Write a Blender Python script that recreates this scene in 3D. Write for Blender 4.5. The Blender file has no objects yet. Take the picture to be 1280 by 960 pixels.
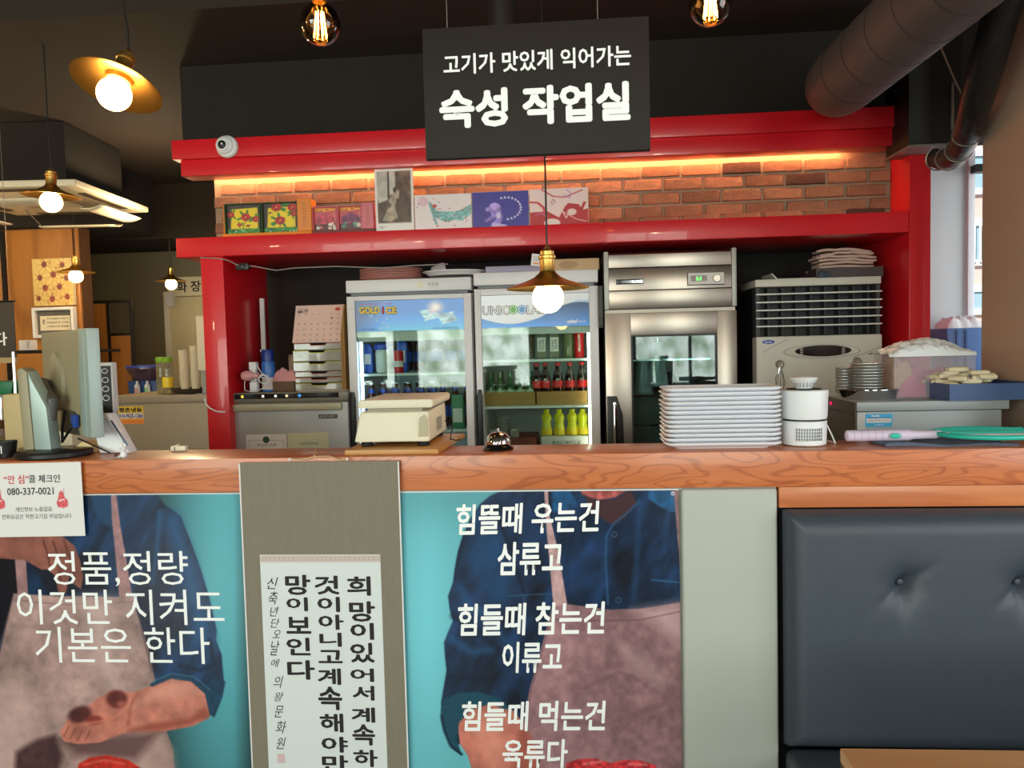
import bpy, bmesh, math, random
import numpy as np
from mathutils import Vector, Matrix
random.seed(7); RNG = np.random.RandomState(5)
SC = bpy.context.scene; COL = SC.collection
PI = math.pi
# ------------------------------------------------------------------ camera
FPX = 961.0
PITCH, YAW, ROLL = [math.radians(v) for v in (2.961, 4.581, -1.4255)]
CAM = Vector((0, 0, 1.45))
_cp, _sp, _cy, _sy, _cr, _sr = math.cos(PITCH), math.sin(PITCH), math.cos(YAW), math.sin(YAW), math.cos(ROLL), math.sin(ROLL)
_right = Vector((_cy, _sy, 0)); FW = Vector((-_sy*_cp, _cy*_cp, -_sp)); _up = _right.cross(FW)
RT = _cr*_right + _sr*_up; UP = -_sr*_right + _cr*_up
cd = bpy.data.cameras.new('camera'); cam = bpy.data.objects.new('camera', cd); COL.objects.link(cam)
cd.sensor_width = 36; cd.lens = FPX/1280*36; cd.clip_start = 0.05; cd.clip_end = 200
m = Matrix((RT, UP, -FW)).transposed().to_4x4(); m.translation = CAM; cam.matrix_world = m
SC.camera = cam
# ------------------------------------------------------------------ colour management, world, big lights
vs = SC.view_settings
vs.view_transform = 'Standard'; vs.look = 'None'; vs.exposure = 0.22; vs.gamma = 1; vs.use_curve_mapping = False
world = bpy.data.worlds.new('sky'); SC.world = world; world.use_nodes = True
wn = world.node_tree; bg = wn.nodes['Background']
sky = wn.nodes.new('ShaderNodeTexSky'); sky.sky_type = 'HOSEK_WILKIE'; sky.turbidity = 4; sky.ground_albedo = .4
sky.sun_direction = Vector((-.5, -.6, .6)).normalized()
hs = wn.nodes.new('ShaderNodeHueSaturation'); hs.inputs['Saturation'].default_value = .45
wn.links.new(sky.outputs[0], hs.inputs['Color']); wn.links.new(hs.outputs[0], bg.inputs[0]); bg.inputs[1].default_value = 3.2
def area(name, loc, rot, sx, sy, power, col):
    l = bpy.data.lights.new(name, 'AREA'); l.shape = 'RECTANGLE'; l.size = sx; l.size_y = sy; l.energy = power; l.color = col
    o = bpy.data.objects.new(name, l); COL.objects.link(o); o.location = loc; o.rotation_euler = rot; return o
sun = bpy.data.lights.new('sun', 'SUN'); sun.energy = 6.0; sun.angle = .02; sun.color = (1, .95, .88)
so = bpy.data.objects.new('sun', sun); COL.objects.link(so)
so.rotation_euler = Vector((.5, .75, -.6)).to_track_quat('-Z', 'Y').to_euler()
# daylight of the street windows in the wall behind the camera and in the right wall, plus an added fill lamp
WIN = [(-3.45, 2.1), (-1.35, 1.6), (1.55, 1.5)]          # shop-front windows: centre x, width
WZ0, WZ1 = .75, 2.65
def daylight(l):
    """street seen through the glazing: pale sky above, greenery below, as brightness and colour of the window light"""
    l.use_nodes = True; nt = l.node_tree; N = nt.nodes; e = N['Emission']; tc = N.new('ShaderNodeTexCoord'); nz = N.new('ShaderNodeTexNoise'); nz.inputs['Scale'].default_value = 7; nz.inputs['Detail'].default_value = 5
    cr = N.new('ShaderNodeValToRGB'); cr.color_ramp.elements[0].position = .35; cr.color_ramp.elements[0].color = (.35, .48, .30, 1); cr.color_ramp.elements[1].position = .62; cr.color_ramp.elements[1].color = (1.25, 1.3, 1.25, 1)
    nt.links.new(tc.outputs['UV'], nz.inputs['Vector']); nt.links.new(nz.outputs[0], cr.inputs[0]); nt.links.new(cr.outputs[0], e.inputs[0])
DAY = 26.0
for i, (wx, ww) in enumerate(WIN):
    o = area('daylight_window_%d' % (i+1), (wx, -2.98, (WZ0+WZ1)/2), (PI/2, 0, 0), ww, WZ1-WZ0, DAY*ww*(WZ1-WZ0), (.95, .98, 1.0)); daylight(o.data)
area('daylight_window_6', (2.98, 3.82, 1.75), (PI/2, 0, PI/2), .9, 1.5, 17, (.9, .96, 1.0))  # added fill for the pale kitchen wall; the right wall has no window here
area('daylight_window_4', (2.98, .2, 1.6), (PI/2, 0, PI/2), 1.9, 1.6, 42, (.92, .97, 1.0))
# the dining room's own warm pendants behind the camera, then three added fills at the left
for i, p in enumerate(((-1.9, -.6), (-.2, -.9), (1.2, -.5), (-3.4, .4), (-3.6, 2.6), (-2.7, 4.9), (-4.3, 4.2))):
    l = bpy.data.lights.new('pendant_and_fill', 'POINT'); l.energy = 13 if i < 4 else 26; l.shadow_soft_size = .06; l.color = (1, .74, .42)
    o = bpy.data.objects.new('pendant_and_fill', l); COL.objects.link(o); o.location = (*p, 2.25)

# ------------------------------------------------------------------ helpers
def ray(px, py): return FW + RT*((px-640)/FPX) - UP*((py-480)/FPX)
def at(px, py, Y): d = ray(px, py); return CAM + d*(Y/d.y)
def atz(px, py, Z): d = ray(px, py); return CAM + d*((Z-CAM.z)/d.z)
def X(px, py, Y): return at(px, py, Y).x
def Z(px, py, Y): return at(px, py, Y).z
def lin(c):
    return tuple(((v/255)/12.92 if v/255 <= .04045 else ((v/255+.055)/1.055)**2.4) for v in c)
def linnp(a): return np.where(a <= .04045, a/12.92, ((np.maximum(a, 0)+.055)/1.055)**2.4)

MATS = {}
def mat(name, c, rough=.5, metal=0., var=.08, vscale=12., bump=0., bscale=80., trans=0., emit=None, es=1., coat=0., alpha=None, spec=.5, stretch=(1, 1, 1), ior=1.45):
    """procedural principled material: base colour modulated by noise, optional bump"""
    if name in MATS: return MATS[name]
    M = bpy.data.materials.new(name); M.use_nodes = True; nt = M.node_tree; N = nt.nodes; b = N['Principled BSDF']
    L = nt.links.new
    lc = lin(c)
    tc = N.new('ShaderNodeTexCoord'); mp = N.new('ShaderNodeMapping'); mp.inputs['Scale'].default_value = stretch
    L(tc.outputs['Object'], mp.inputs[0])
    nz = N.new('ShaderNodeTexNoise'); nz.inputs['Scale'].default_value = vscale; nz.inputs['Detail'].default_value = 4
    L(mp.outputs[0], nz.inputs['Vector'])
    mx = N.new('ShaderNodeMix'); mx.data_type = 'RGBA'
    mx.inputs[6].default_value = (*[v*(1-var) for v in lc], 1); mx.inputs[7].default_value = (*[min(1, v*(1+var)) for v in lc], 1)
    L(nz.outputs[0], mx.inputs[0]); L(mx.outputs[2], b.inputs['Base Color'])
    b.inputs['Roughness'].default_value = rough; b.inputs['Metallic'].default_value = metal
    b.inputs['Specular IOR Level'].default_value = spec; b.inputs['IOR'].default_value = ior
    b.inputs['Transmission Weight'].default_value = trans; b.inputs['Coat Weight'].default_value = coat
    if emit:
        b.inputs['Emission Color'].default_value = (*lin(emit), 1); b.inputs['Emission Strength'].default_value = es
    if alpha is not None: b.inputs['Alpha'].default_value = alpha
    if bump:
        n2 = N.new('ShaderNodeTexNoise'); n2.inputs['Scale'].default_value = bscale; n2.inputs['Detail'].default_value = 5
        L(mp.outputs[0], n2.inputs['Vector'])
        bp = N.new('ShaderNodeBump'); bp.inputs['Strength'].default_value = bump; bp.inputs['Distance'].default_value = .004
        L(n2.outputs[0], bp.inputs['Height']); L(bp.outputs[0], b.inputs['Normal'])
    MATS[name] = M; return M
def glass_mat(name, tint=(255, 255, 255), refl=1.0, rough=0.02, ior=1.5):
    """thin pane: clear transmission with a fresnel reflection"""
    if name in MATS: return MATS[name]
    M = bpy.data.materials.new(name); M.use_nodes = True; nt = M.node_tree; N = nt.nodes; N.remove(N['Principled BSDF']); L = nt.links.new
    t = N.new('ShaderNodeBsdfTransparent'); t.inputs[0].default_value = (*lin(tint), 1)
    g = N.new('ShaderNodeBsdfGlossy'); g.inputs['Roughness'].default_value = rough
    f = N.new('ShaderNodeFresnel'); f.inputs[0].default_value = ior
    mu = N.new('ShaderNodeMath'); mu.operation = 'MULTIPLY'; mu.inputs[1].default_value = refl; mu.use_clamp = True
    x = N.new('ShaderNodeMixShader'); L(f.outputs[0], mu.inputs[0]); L(mu.outputs[0], x.inputs[0]); L(t.outputs[0], x.inputs[1]); L(g.outputs[0], x.inputs[2])
    L(x.outputs[0], N['Material Output'].inputs[0]); MATS[name] = M; return M
def print_mat(name, rough=.45, coat=0.):
    if name in MATS: return MATS[name]
    M = bpy.data.materials.new(name); M.use_nodes = True; nt = M.node_tree; N = nt.nodes; b = N['Principled BSDF']
    a = N.new('ShaderNodeAttribute'); a.attribute_name = 'ink'
    nt.links.new(a.outputs['Color'], b.inputs['Base Color']); b.inputs['Roughness'].default_value = rough; b.inputs['Coat Weight'].default_value = coat
    MATS[name] = M; return M
def wood_mat(name, c1, c2, scale=3., rough=.35, axis='X', coat=.2, rings=7.):
    """wood with cathedral grain: wave bands warped by noise, running along one axis"""
    if name in MATS: return MATS[name]
    M = bpy.data.materials.new(name); M.use_nodes = True; nt = M.node_tree; N = nt.nodes; b = N['Principled BSDF']; L = nt.links.new
    tc = N.new('ShaderNodeTexCoord'); mp = N.new('ShaderNodeMapping')
    mp.inputs['Scale'].default_value = {'X': (.22, 1, 1), 'Y': (1, .22, 1), 'Z': (1, 1, .22)}[axis]
    L(tc.outputs['Object'], mp.inputs[0])
    nz = N.new('ShaderNodeTexNoise'); nz.inputs['Scale'].default_value = scale*2; nz.inputs['Detail'].default_value = 2; nz.inputs['Distortion'].default_value = .6
    L(mp.outputs[0], nz.inputs['Vector'])
    mu = N.new('ShaderNodeMath'); mu.operation = 'MULTIPLY'; mu.inputs[1].default_value = rings*6; L(nz.outputs[0], mu.inputs[0])
    si = N.new('ShaderNodeMath'); si.operation = 'SINE'; L(mu.outputs[0], si.inputs[0])
    ab = N.new('ShaderNodeMapRange'); ab.inputs[1].default_value = .45; ab.inputs[2].default_value = 1; L(si.outputs[0], ab.inputs[0])
    fine = N.new('ShaderNodeTexNoise'); fine.inputs['Scale'].default_value = 60; fine.inputs['Detail'].default_value = 3
    mp2 = N.new('ShaderNodeMapping'); mp2.inputs['Scale'].default_value = {'X': (.08, 1, 1), 'Y': (1, .08, 1), 'Z': (1, 1, .08)}[axis]
    L(tc.outputs['Object'], mp2.inputs[0]); L(mp2.outputs[0], fine.inputs['Vector'])
    ad = N.new('ShaderNodeMath'); ad.operation = 'MULTIPLY_ADD'; ad.inputs[1].default_value = .55; L(ab.outputs[0], ad.inputs[0])
    m3 = N.new('ShaderNodeMath'); m3.operation = 'MULTIPLY_ADD'; m3.inputs[1].default_value = .9; m3.inputs[2].default_value = -.22; L(fine.outputs[0], m3.inputs[0]); L(m3.outputs[0], ad.inputs[2])
    mx = N.new('ShaderNodeMix'); mx.data_type = 'RGBA'; mx.clamp_factor = True; mx.inputs[6].default_value = (*lin(c1), 1); mx.inputs[7].default_value = (*lin(c2), 1)
    L(ad.outputs[0], mx.inputs[0]); L(mx.outputs[2], b.inputs['Base Color'])
    b.inputs['Roughness'].default_value = rough; b.inputs['Coat Weight'].default_value = coat; b.inputs['Coat Roughness'].default_value = .15
    bp = N.new('ShaderNodeBump'); bp.inputs['Strength'].default_value = .12; bp.inputs['Distance'].default_value = .002; L(ad.outputs[0], bp.inputs['Height']); L(bp.outputs[0], b.inputs['Normal'])
    MATS[name] = M; return M

class MB:
    def __init__(s): s.v = []; s.f = []
    def box(s, x0, x1, y0, y1, z0, z1):
        n = len(s.v); s.v += [(x, y, z) for z in (z0, z1) for y in (y0, y1) for x in (x0, x1)]
        for q in ((0, 2, 3, 1), (4, 5, 7, 6), (0, 1, 5, 4), (2, 6, 7, 3), (0, 4, 6, 2), (1, 3, 7, 5)): s.f.append([n+i for i in q])
        return s
    def prism(s, pts, a0, a1, axis='y'):
        """polygon given in two coordinates, extruded along the third; clockwise or not does not matter"""
        n = len(s.v); k = len(pts)
        for a in (a0, a1):
            for (p, q) in pts: s.v.append({'y': (p, a, q), 'x': (a, p, q), 'z': (p, q, a)}[axis])
        s.f.append([n+i for i in range(k)][::-1]); s.f.append([n+k+i for i in range(k)])
        for i in range(k): j = (i+1) % k; s.f.append([n+i, n+j, n+k+j, n+k+i])
        return s
    def lathe(s, prof, n=24, c=(0, 0, 0), axis='z', sx=1., sy=1., caps=True):
        b = len(s.v); k = len(prof)
        for (r, h) in prof:
            r = max(r, 1e-4)
            for i in range(n):
                a = 2*PI*i/n; u, w = r*math.cos(a)*sx, r*math.sin(a)*sy
                s.v.append({'z': (c[0]+u, c[1]+w, c[2]+h), 'y': (c[0]+u, c[1]+h, c[2]+w), 'x': (c[0]+h, c[1]+u, c[2]+w)}[axis])
        for j in range(k-1):
            for i in range(n):
                i2 = (i+1) % n; s.f.append([b+j*n+i, b+j*n+i2, b+(j+1)*n+i2, b+(j+1)*n+i])
        if caps:
            s.f.append([b+i for i in range(n)][::-1]); s.f.append([b+(k-1)*n+i for i in range(n)])
        return s
    def cyl(s, c, r, h, n=20, axis='z', r2=None):
        return s.lathe([(r, 0), (r if r2 is None else r2, h)], n, c, axis)
    def sph(s, c, r, n=20, k=12, sz=1.):
        return s.lathe([(r*math.sin(PI*i/k), -r*sz*math.cos(PI*i/k)) for i in range(k+1)], n, c)
    def tube(s, pts, r, n=8, closed=False):
        pts = [Vector(p) for p in pts]; k = len(pts); b = len(s.v)
        rr = r if isinstance(r, (list, tuple)) else [r]*k
        ref = None
        for i, p in enumerate(pts):
            a = pts[(i-1) % k] if (closed or i > 0) else p; c = pts[(i+1) % k] if (closed or i < k-1) else p
            t = (c-a).normalized()
            if ref is None: ref = t.orthogonal().normalized()
            ref = (ref - t*ref.dot(t)).normalized(); bi = t.cross(ref)
            for j in range(n):
                an = 2*PI*j/n; s.v.append(tuple(p + ref*(rr[i]*math.cos(an)) + bi*(rr[i]*math.sin(an))))
        for i in range(k if closed else k-1):
            for j in range(n):
                j2 = (j+1) % n; i2 = (i+1) % k; s.f.append([b+i*n+j, b+i*n+j2, b+i2*n+j2, b+i2*n+j])
        if not closed: s.f.append([b+j for j in range(n)][::-1]); s.f.append([b+(k-1)*n+j for j in range(n)])
        return s
    def grid(s, fn, nu, nv):
        b = len(s.v)
        for j in range(nv+1):
            for i in range(nu+1): s.v.append(tuple(fn(i/nu, j/nv)))
        for j in range(nv):
            for i in range(nu): a = b+j*(nu+1)+i; s.f.append([a, a+1, a+nu+2, a+nu+1])
        return s
    def xform(s, M, start=0):
        s.v[start:] = [tuple(M @ Vector(v)) for v in s.v[start:]]; return s
    def build(s, name, mt, parent=None, bevel=0., seg=2, smooth=True, ang=35, solid=0.):
        me = bpy.data.meshes.new(name); bm = bmesh.new()
        vs_ = [bm.verts.new(v) for v in s.v]
        for f in s.f:
            try: bm.faces.new([vs_[i] for i in f])
            except ValueError: pass
        bmesh.ops.recalc_face_normals(bm, faces=bm.faces)
        if bevel > 0:
            es = [e for e in bm.edges if len(e.link_faces) == 2 and e.calc_face_angle(0) > math.radians(30)]
            bmesh.ops.bevel(bm, geom=es, offset=bevel, segments=seg, profile=.6, affect='EDGES', clamp_overlap=True)
        bm.to_mesh(me); bm.free()
        if smooth:
            me.polygons.foreach_set('use_smooth', [True]*len(me.polygons)); me.set_sharp_from_angle(angle=math.radians(ang))
        me.materials.append(mt)
        o = bpy.data.objects.new(name, me); COL.objects.link(o)
        if parent is not None: o.parent = parent
        return o
def thing(name, label, cat, loc=(0, 0, 0), rz=0., group=None, rot=None):
    o = bpy.data.objects.new(name, None); COL.objects.link(o); o.empty_display_size = .05
    o.location = loc; o.rotation_euler = rot if rot else (0, 0, rz); return tag(o, label, cat, group)
def tag(o, label, cat, group=None, kind=None):
    o['label'] = label; o['category'] = cat
    if group: o['group'] = group
    if kind: o['kind'] = kind
    return o
def struct(o): o['kind'] = 'structure'; return o
def kids(o): return [c for c in COL.objects if c.parent == o]
def dup(root, loc, rz=None, label=None, group=None):
    r = root.copy(); COL.objects.link(r); r.location = loc
    if rz is not None: r.rotation_euler = (0, 0, rz)
    if label: r['label'] = label
    if group: r['group'] = group
    for ch in KIDS(root):
        c = ch.copy(); COL.objects.link(c); c.parent = r
        for g in KIDS(ch):
            d = g.copy(); COL.objects.link(d); d.parent = c
    return r
def KIDS(o): return [c for c in bpy.data.objects if c.parent == o]
def lb(o, label): o['label'] = label; return o
ORD = ['topmost', 'second', 'third', 'fourth', 'fifth', 'sixth', 'seventh', 'eighth', 'ninth', 'tenth', 'eleventh', 'twelfth', 'thirteenth', 'fourteenth']

def text(parent, body, x0, z0, x1, z1, y, mt, weight=0., shear=0., name='lettering', rot=0., keep=False):
    """flat print: glyph outlines fitted in the box x0..x1, z0..z1 of the parent's own x/z plane, facing -y"""
    cu = bpy.data.curves.new('t', 'FONT'); cu.body = body; cu.size = 1; cu.shear = shear; cu.resolution_u = 2
    ob = bpy.data.objects.new('t', cu); COL.objects.link(ob)
    dg = bpy.context.evaluated_depsgraph_get(); me0 = bpy.data.meshes.new_from_object(ob.evaluated_get(dg))
    bpy.data.objects.remove(ob); bpy.data.curves.remove(cu)
    n = len(me0.vertices); co = np.empty(n*3); me0.vertices.foreach_get('co', co); co = co.reshape(-1, 3)
    me0.calc_loop_triangles(); nf = len(me0.loop_triangles); tri = np.empty(nf*3, np.int32); me0.loop_triangles.foreach_get('vertices', tri); tri = tri.reshape(-1, 3)
    mn, mxx = co.min(0), co.max(0); w = mxx-mn; w[w == 0] = 1
    # heavier weights: the outline is struck several times, slightly displaced (the box still holds the result)
    offs = [(0, 0)]+([(weight*math.cos(a), weight*math.sin(a)) for a in [2*PI*i/8 for i in range(8)]] if weight > .001 else [])
    sx = (x1-x0)/(w[0]+2*weight); sz = (z1-z0)/(w[1]+2*weight)
    if keep: sx = sz = min(sx, sz)
    cos, tris = [], []
    for q, (ox, oz) in enumerate(offs):
        u = (co[:, 0]-mn[0]+weight+ox)*sx; v = (co[:, 1]-mn[1]+weight+oz)*sz
        if rot:
            cx, cz = (x1-x0)/2, (z1-z0)/2; u0, v0 = u-cx, v-cz; u = cx+u0*math.cos(rot)-v0*math.sin(rot); v = cz+u0*math.sin(rot)+v0*math.cos(rot)
        cos.append(np.stack([x0+u, np.full(n, y-q*.00003), z0+v], 1)); tris.append(tri+q*n)
    out = np.concatenate(cos); tr = np.concatenate(tris)[:, ::1]
    me = bpy.data.meshes.new(name); me.vertices.add(len(out)); me.loops.add(tr.size); me.loops.foreach_set('vertex_index', tr.ravel())
    me.polygons.add(len(tr)); me.polygons.foreach_set('loop_start', np.arange(0, tr.size, 3).astype(np.int32)); me.update(calc_edges=True)
    bpy.data.meshes.remove(me0)
    me.vertices.foreach_set('co', out.ravel().astype(np.float32)); me.materials.append(mt)
    o = bpy.data.objects.new(name, me); COL.objects.link(o); o.parent = parent; return o
def tpx(parent, body, a, b, c, d, Y, mt, **k):
    """text at a world plane Y, its box given by where it appears; stored as plane coordinates"""
    p = parent.location
    x0 = X(a, (b+d)/2, Y)-p.x; x1 = X(c, (b+d)/2, Y)-p.x; z1 = Z((a+c)/2, b, Y)-p.z; z0 = Z((a+c)/2, d, Y)-p.z
    return text(parent, body, x0, z0, x1, z1, Y-p.y, mt, **k)
# ---- flat print painter: colours on a fine grid of vertices
_ng = RNG.rand(64, 64)
def vnoise(x, y):
    xi = np.floor(x).astype(int); yi = np.floor(y).astype(int); fx = x-xi; fy = y-yi
    fx = fx*fx*(3-2*fx); fy = fy*fy*(3-2*fy); g = lambda a, b: _ng[a % 64, b % 64]
    return (g(xi, yi)*(1-fx)+g(xi+1, yi)*fx)*(1-fy)+(g(xi, yi+1)*(1-fx)+g(xi+1, yi+1)*fx)*fy
def fbm(x, y, s, o=4):
    r = 0; a = .5; t = 0
    for i in range(o): r = r+a*vnoise(x/s*2**i+17*i, y/s*2**i+5*i); t += a; a *= .5
    return r/t
class Cv:
    def __init__(s, x, y, base): s.x = x; s.y = y; s.c = np.zeros((len(x), 3)); s.c[:] = np.array(base)/255.
    def sel(s, pts, pad):
        p = np.array(pts); return np.where((s.x > p[:, 0].min()-pad) & (s.x < p[:, 0].max()+pad) & (s.y > p[:, 1].min()-pad) & (s.y < p[:, 1].max()+pad))[0]
    def apply(s, i, m, col, tex=0., ts=8.):
        c = np.array(col)/255. if not isinstance(col, np.ndarray) else col
        c = np.repeat(c[None], len(i), 0) if c.ndim == 1 else c[i]
        if tex: c = c*(1+tex*(fbm(s.x[i], s.y[i], ts)-.5)*2)[:, None]
        s.c[i] = s.c[i]*(1-m[:, None])+c*m[:, None]
    def segd(s, x, y, a, b):
        dx, dy = b[0]-a[0], b[1]-a[1]; t = np.clip(((x-a[0])*dx+(y-a[1])*dy)/(dx*dx+dy*dy+1e-12), 0, 1)
        return np.hypot(x-a[0]-t*dx, y-a[1]-t*dy)
    def poly(s, pts, col, soft=1.2, alpha=1., tex=0., ts=8.):
        i = s.sel(pts, soft)
        if not len(i): return
        x, y = s.x[i], s.y[i]; ins = np.zeros(len(i), bool); d = np.full(len(i), 1e9)
        for k in range(len(pts)):
            a, b = pts[k-1], pts[k]; d = np.minimum(d, s.segd(x, y, a, b))
            c = ((a[1] > y) != (b[1] > y)); ins ^= c & (x < (b[0]-a[0])*(y-a[1])/((b[1]-a[1]) or 1e-9)+a[0])
        s.apply(i, np.clip(.5+np.where(ins, d, -d)/soft, 0, 1)*alpha, col, tex, ts)
    def line(s, pts, w, col, soft=1., alpha=1.):
        i = s.sel(pts, w+soft)
        if not len(i): return
        d = np.full(len(i), 1e9)
        for k in range(1, len(pts)): d = np.minimum(d, s.segd(s.x[i], s.y[i], pts[k-1], pts[k]))
        s.apply(i, np.clip(.5+(w/2-d)/soft, 0, 1)*alpha, col)
    def ell(s, cx, cy, rx, ry, col, soft=1., alpha=1., tex=0., rot=0.):
        r = max(rx, ry); i = s.sel([(cx-r, cy-r), (cx+r, cy+r)], soft)
        if not len(i): return
        dx, dy = s.x[i]-cx, s.y[i]-cy; u = dx*math.cos(rot)+dy*math.sin(rot); v = -dx*math.sin(rot)+dy*math.cos(rot)
        q = np.hypot(u/rx, v/ry); s.apply(i, np.clip(.5+(1-q)*min(rx, ry)/soft, 0, 1)*alpha, col, tex)
def sprint(parent, name, x0, x1, z0, z1, y, nx, ny, fn, mt, px=False):
    """printed sheet in the parent's x/z plane facing -y. fn(canvas) draws in 0..100 units (y down), or in plane
    coordinates expressed as the photograph's scale when px is set"""
    xs = np.linspace(x0, x1, nx+1); zs = np.linspace(z1, z0, ny+1); gx, gz = np.meshgrid(xs, zs); gx = gx.ravel(); gz = gz.ravel()
    if px:
        p = parent.location; d = np.stack([gx+p.x-CAM.x, np.full(len(gx), y+p.y-CAM.y), gz+p.z-CAM.z], 1)
        w = d @ np.array(FW); u = 640+FPX*(d @ np.array(RT))/w; v = 480-FPX*(d @ np.array(UP))/w
    else: u = (gx-x0)/(x1-x0)*100; v = (z1-gz)/(z1-z0)*100
    cv = Cv(u, v, (255, 255, 255)); fn(cv)
    me = bpy.data.meshes.new(name); n = len(gx)
    i, j = np.meshgrid(np.arange(nx), np.arange(ny)); a = (j*(nx+1)+i).ravel(); q = np.stack([a, a+nx+1, a+nx+2, a+1], 1)
    me.vertices.add(n); me.vertices.foreach_set('co', np.stack([gx, np.full(n, y), gz], 1).ravel().astype(np.float32))
    me.loops.add(q.size); me.loops.foreach_set('vertex_index', q.ravel().astype(np.int32)); me.polygons.add(len(q))
    me.polygons.foreach_set('loop_start', np.arange(0, q.size, 4).astype(np.int32)); me.update(calc_edges=True)
    at_ = me.color_attributes.new('ink', 'FLOAT_COLOR', 'POINT'); c4 = np.ones((n, 4), np.float32); c4[:, :3] = linnp(np.clip(cv.c, 0, 1)); at_.data.foreach_set('color', c4.ravel())
    me.materials.append(mt); o = bpy.data.objects.new(name, me); COL.objects.link(o); o.parent = parent; return o

# ------------------------------------------------------------------ shared materials
M_RED = mat('red_paint', (212, 26, 38), .32, var=.06, vscale=5, coat=.25)
M_BLACKWALL = mat('black_wall_paint', (30, 25, 24), .8, var=.15, vscale=3)
M_CEIL = mat('dark_ceiling_paint', (44, 34, 26), .85, var=.15, vscale=2)
M_GREYWALL = mat('grey_plaster', (120, 112, 92), .8, var=.1, vscale=3, bump=.1)
M_WHITEWALL = mat('pale_grey_plaster', (190, 198, 200), .7, var=.04, vscale=3)
M_PILLAR = mat('brown_taupe_paint', (176, 148, 130), .6, var=.06, vscale=3)
M_FLOOR = mat('dark_floor_tile', (70, 62, 55), .4, var=.15)
M_CTR = wood_mat('counter_wood', (204, 116, 64), (158, 78, 36), scale=4.6, rough=.38, rings=15, coat=.3)
M_WHITE = mat('white_enamel', (228, 228, 230), .3, var=.02)
M_WPLAST = mat('white_plastic', (225, 226, 228), .4, var=.02)
M_PAPER = mat('white_paper', (226, 222, 220), .7, var=.03)
M_BLACK = mat('black_plastic', (18, 18, 20), .4)
M_RUBBER = mat('black_rubber', (14, 14, 15), .7)
M_CHROME = mat('chrome', (215, 215, 218), .08, 1., var=.02)
M_STEEL = mat('brushed_steel', (150, 140, 132), .30, 1., var=.06, vscale=30, stretch=(1, 1, .03))
M_DSTEEL = mat('dull_steel', (140, 134, 124), .42, .6, var=.05)
M_BRASS = mat('aged_brass', (214, 170, 92), .36, 1., var=.15, vscale=20)
M_BRASSIN = mat('brass_inside', (200, 150, 70), .35, 1., var=.1)
M_INKW = mat('white_ink', (245, 245, 245), .5, var=0)
M_INKK = mat('black_ink', (28, 24, 24), .6, var=0)
M_INKR = mat('red_ink', (205, 40, 45), .6, var=0)
M_GLASS = glass_mat('door_glass', (236, 246, 240), 1.0)
M_PRINT = print_mat('printed_sheet', .4); M_PRINTG = print_mat('glossy_print', .25)
M_CARD = mat('brown_cardboard', (172, 132, 78), .8, var=.12, vscale=20)
M_CREAM = mat('cream_plastic', (222, 214, 186), .42, var=.03)
#==BODY==
# ================================================================== the room
M_DARK = mat('near_black_paint', (30, 24, 20), .85, var=.1)
YC, ZC = 2.0, 1.16                                   # counter front plane and top
struct(MB().box(-6, 4, -3, 7.2, -.05, 0).build('floor', M_FLOOR))
# ceiling: high field near the camera, a step down to the lower field over the kitchen
struct(MB().box(-6, 3.0, -3, 3.1, 3.02, 3.1).build('ceiling', M_CEIL))
struct(MB().box(-6, 3.0, 3.1, 7.2, 2.845, 3.1).build('ceiling_low', M_CEIL))
struct(MB().box(-1.89, 3.0, 3.70, 4.44, 2.468, 2.845).build('wall_bulkhead', M_DARK))
struct(MB().box(-6, -1.9, 6.2, 7.0, 2.40, 2.845).build('trim_soffit', M_CEIL))
struct(MB().box(-6, -1.6, 7.0, 7.1, 0, 2.845).build('wall_back', M_GREYWALL))
struct(MB().box(-1.88, 1.60, 4.36, 4.44, 0, 2.467).build('wall_kitchen', M_BLACKWALL))
struct(MB().box(-6.05, -5.95, -3, 7.1, 0, 3.02).build('wall_left', mat('tan_wall', (140, 110, 70), .8)))
w_ = MB()
xs = [-6] + sum([[a-b/2, a+b/2] for a, b in WIN], []) + [3.05]
for i in range(0, len(xs), 2): w_.box(xs[i], xs[i+1], -3.1, -3, 0, 3.02)
for a, b in WIN: w_.box(a-b/2, a+b/2, -3.1, -3, 0, WZ0).box(a-b/2, a+b/2, -3.1, -3, WZ1, 3.02)
struct(w_.build('wall_front', mat('dark_front_wall', (70, 55, 45), .8), smooth=False))
for i, (a, b) in enumerate(WIN):
    f = MB(); f.box(a-b/2, a+b/2, -2.97, -2.92, WZ0, WZ0+.05).box(a-b/2, a+b/2, -2.97, -2.92, WZ1-.05, WZ1)
    for q in (a-b/2, a-.02, a+b/2-.04): f.box(q, q+.04, -2.97, -2.92, WZ0+.051, WZ1-.051)
    struct(f.build('window_%d' % (i+1), M_BLACK))
# right wall: full height except the kitchen window; taupe pillar in front of it
rw = MB().box(3.0, 3.1, -3, -.8, 0, 3.02).box(3.0, 3.1, 1.2, 3.3, 0, 3.02).box(3.0, 3.1, -.8, 1.2, 0, .8).box(3.0, 3.1, -.8, 1.2, 2.4, 3.02).box(3.0, 3.1, 3.3, 4.5, 0, 3.02)
struct(rw.build('wall_right', M_PILLAR, smooth=False))
struct(MB().box(1.487, 1.95, 2.35, 2.94, 0, 3.02).build('wall_pillar', M_PILLAR, bevel=.006))
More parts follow.
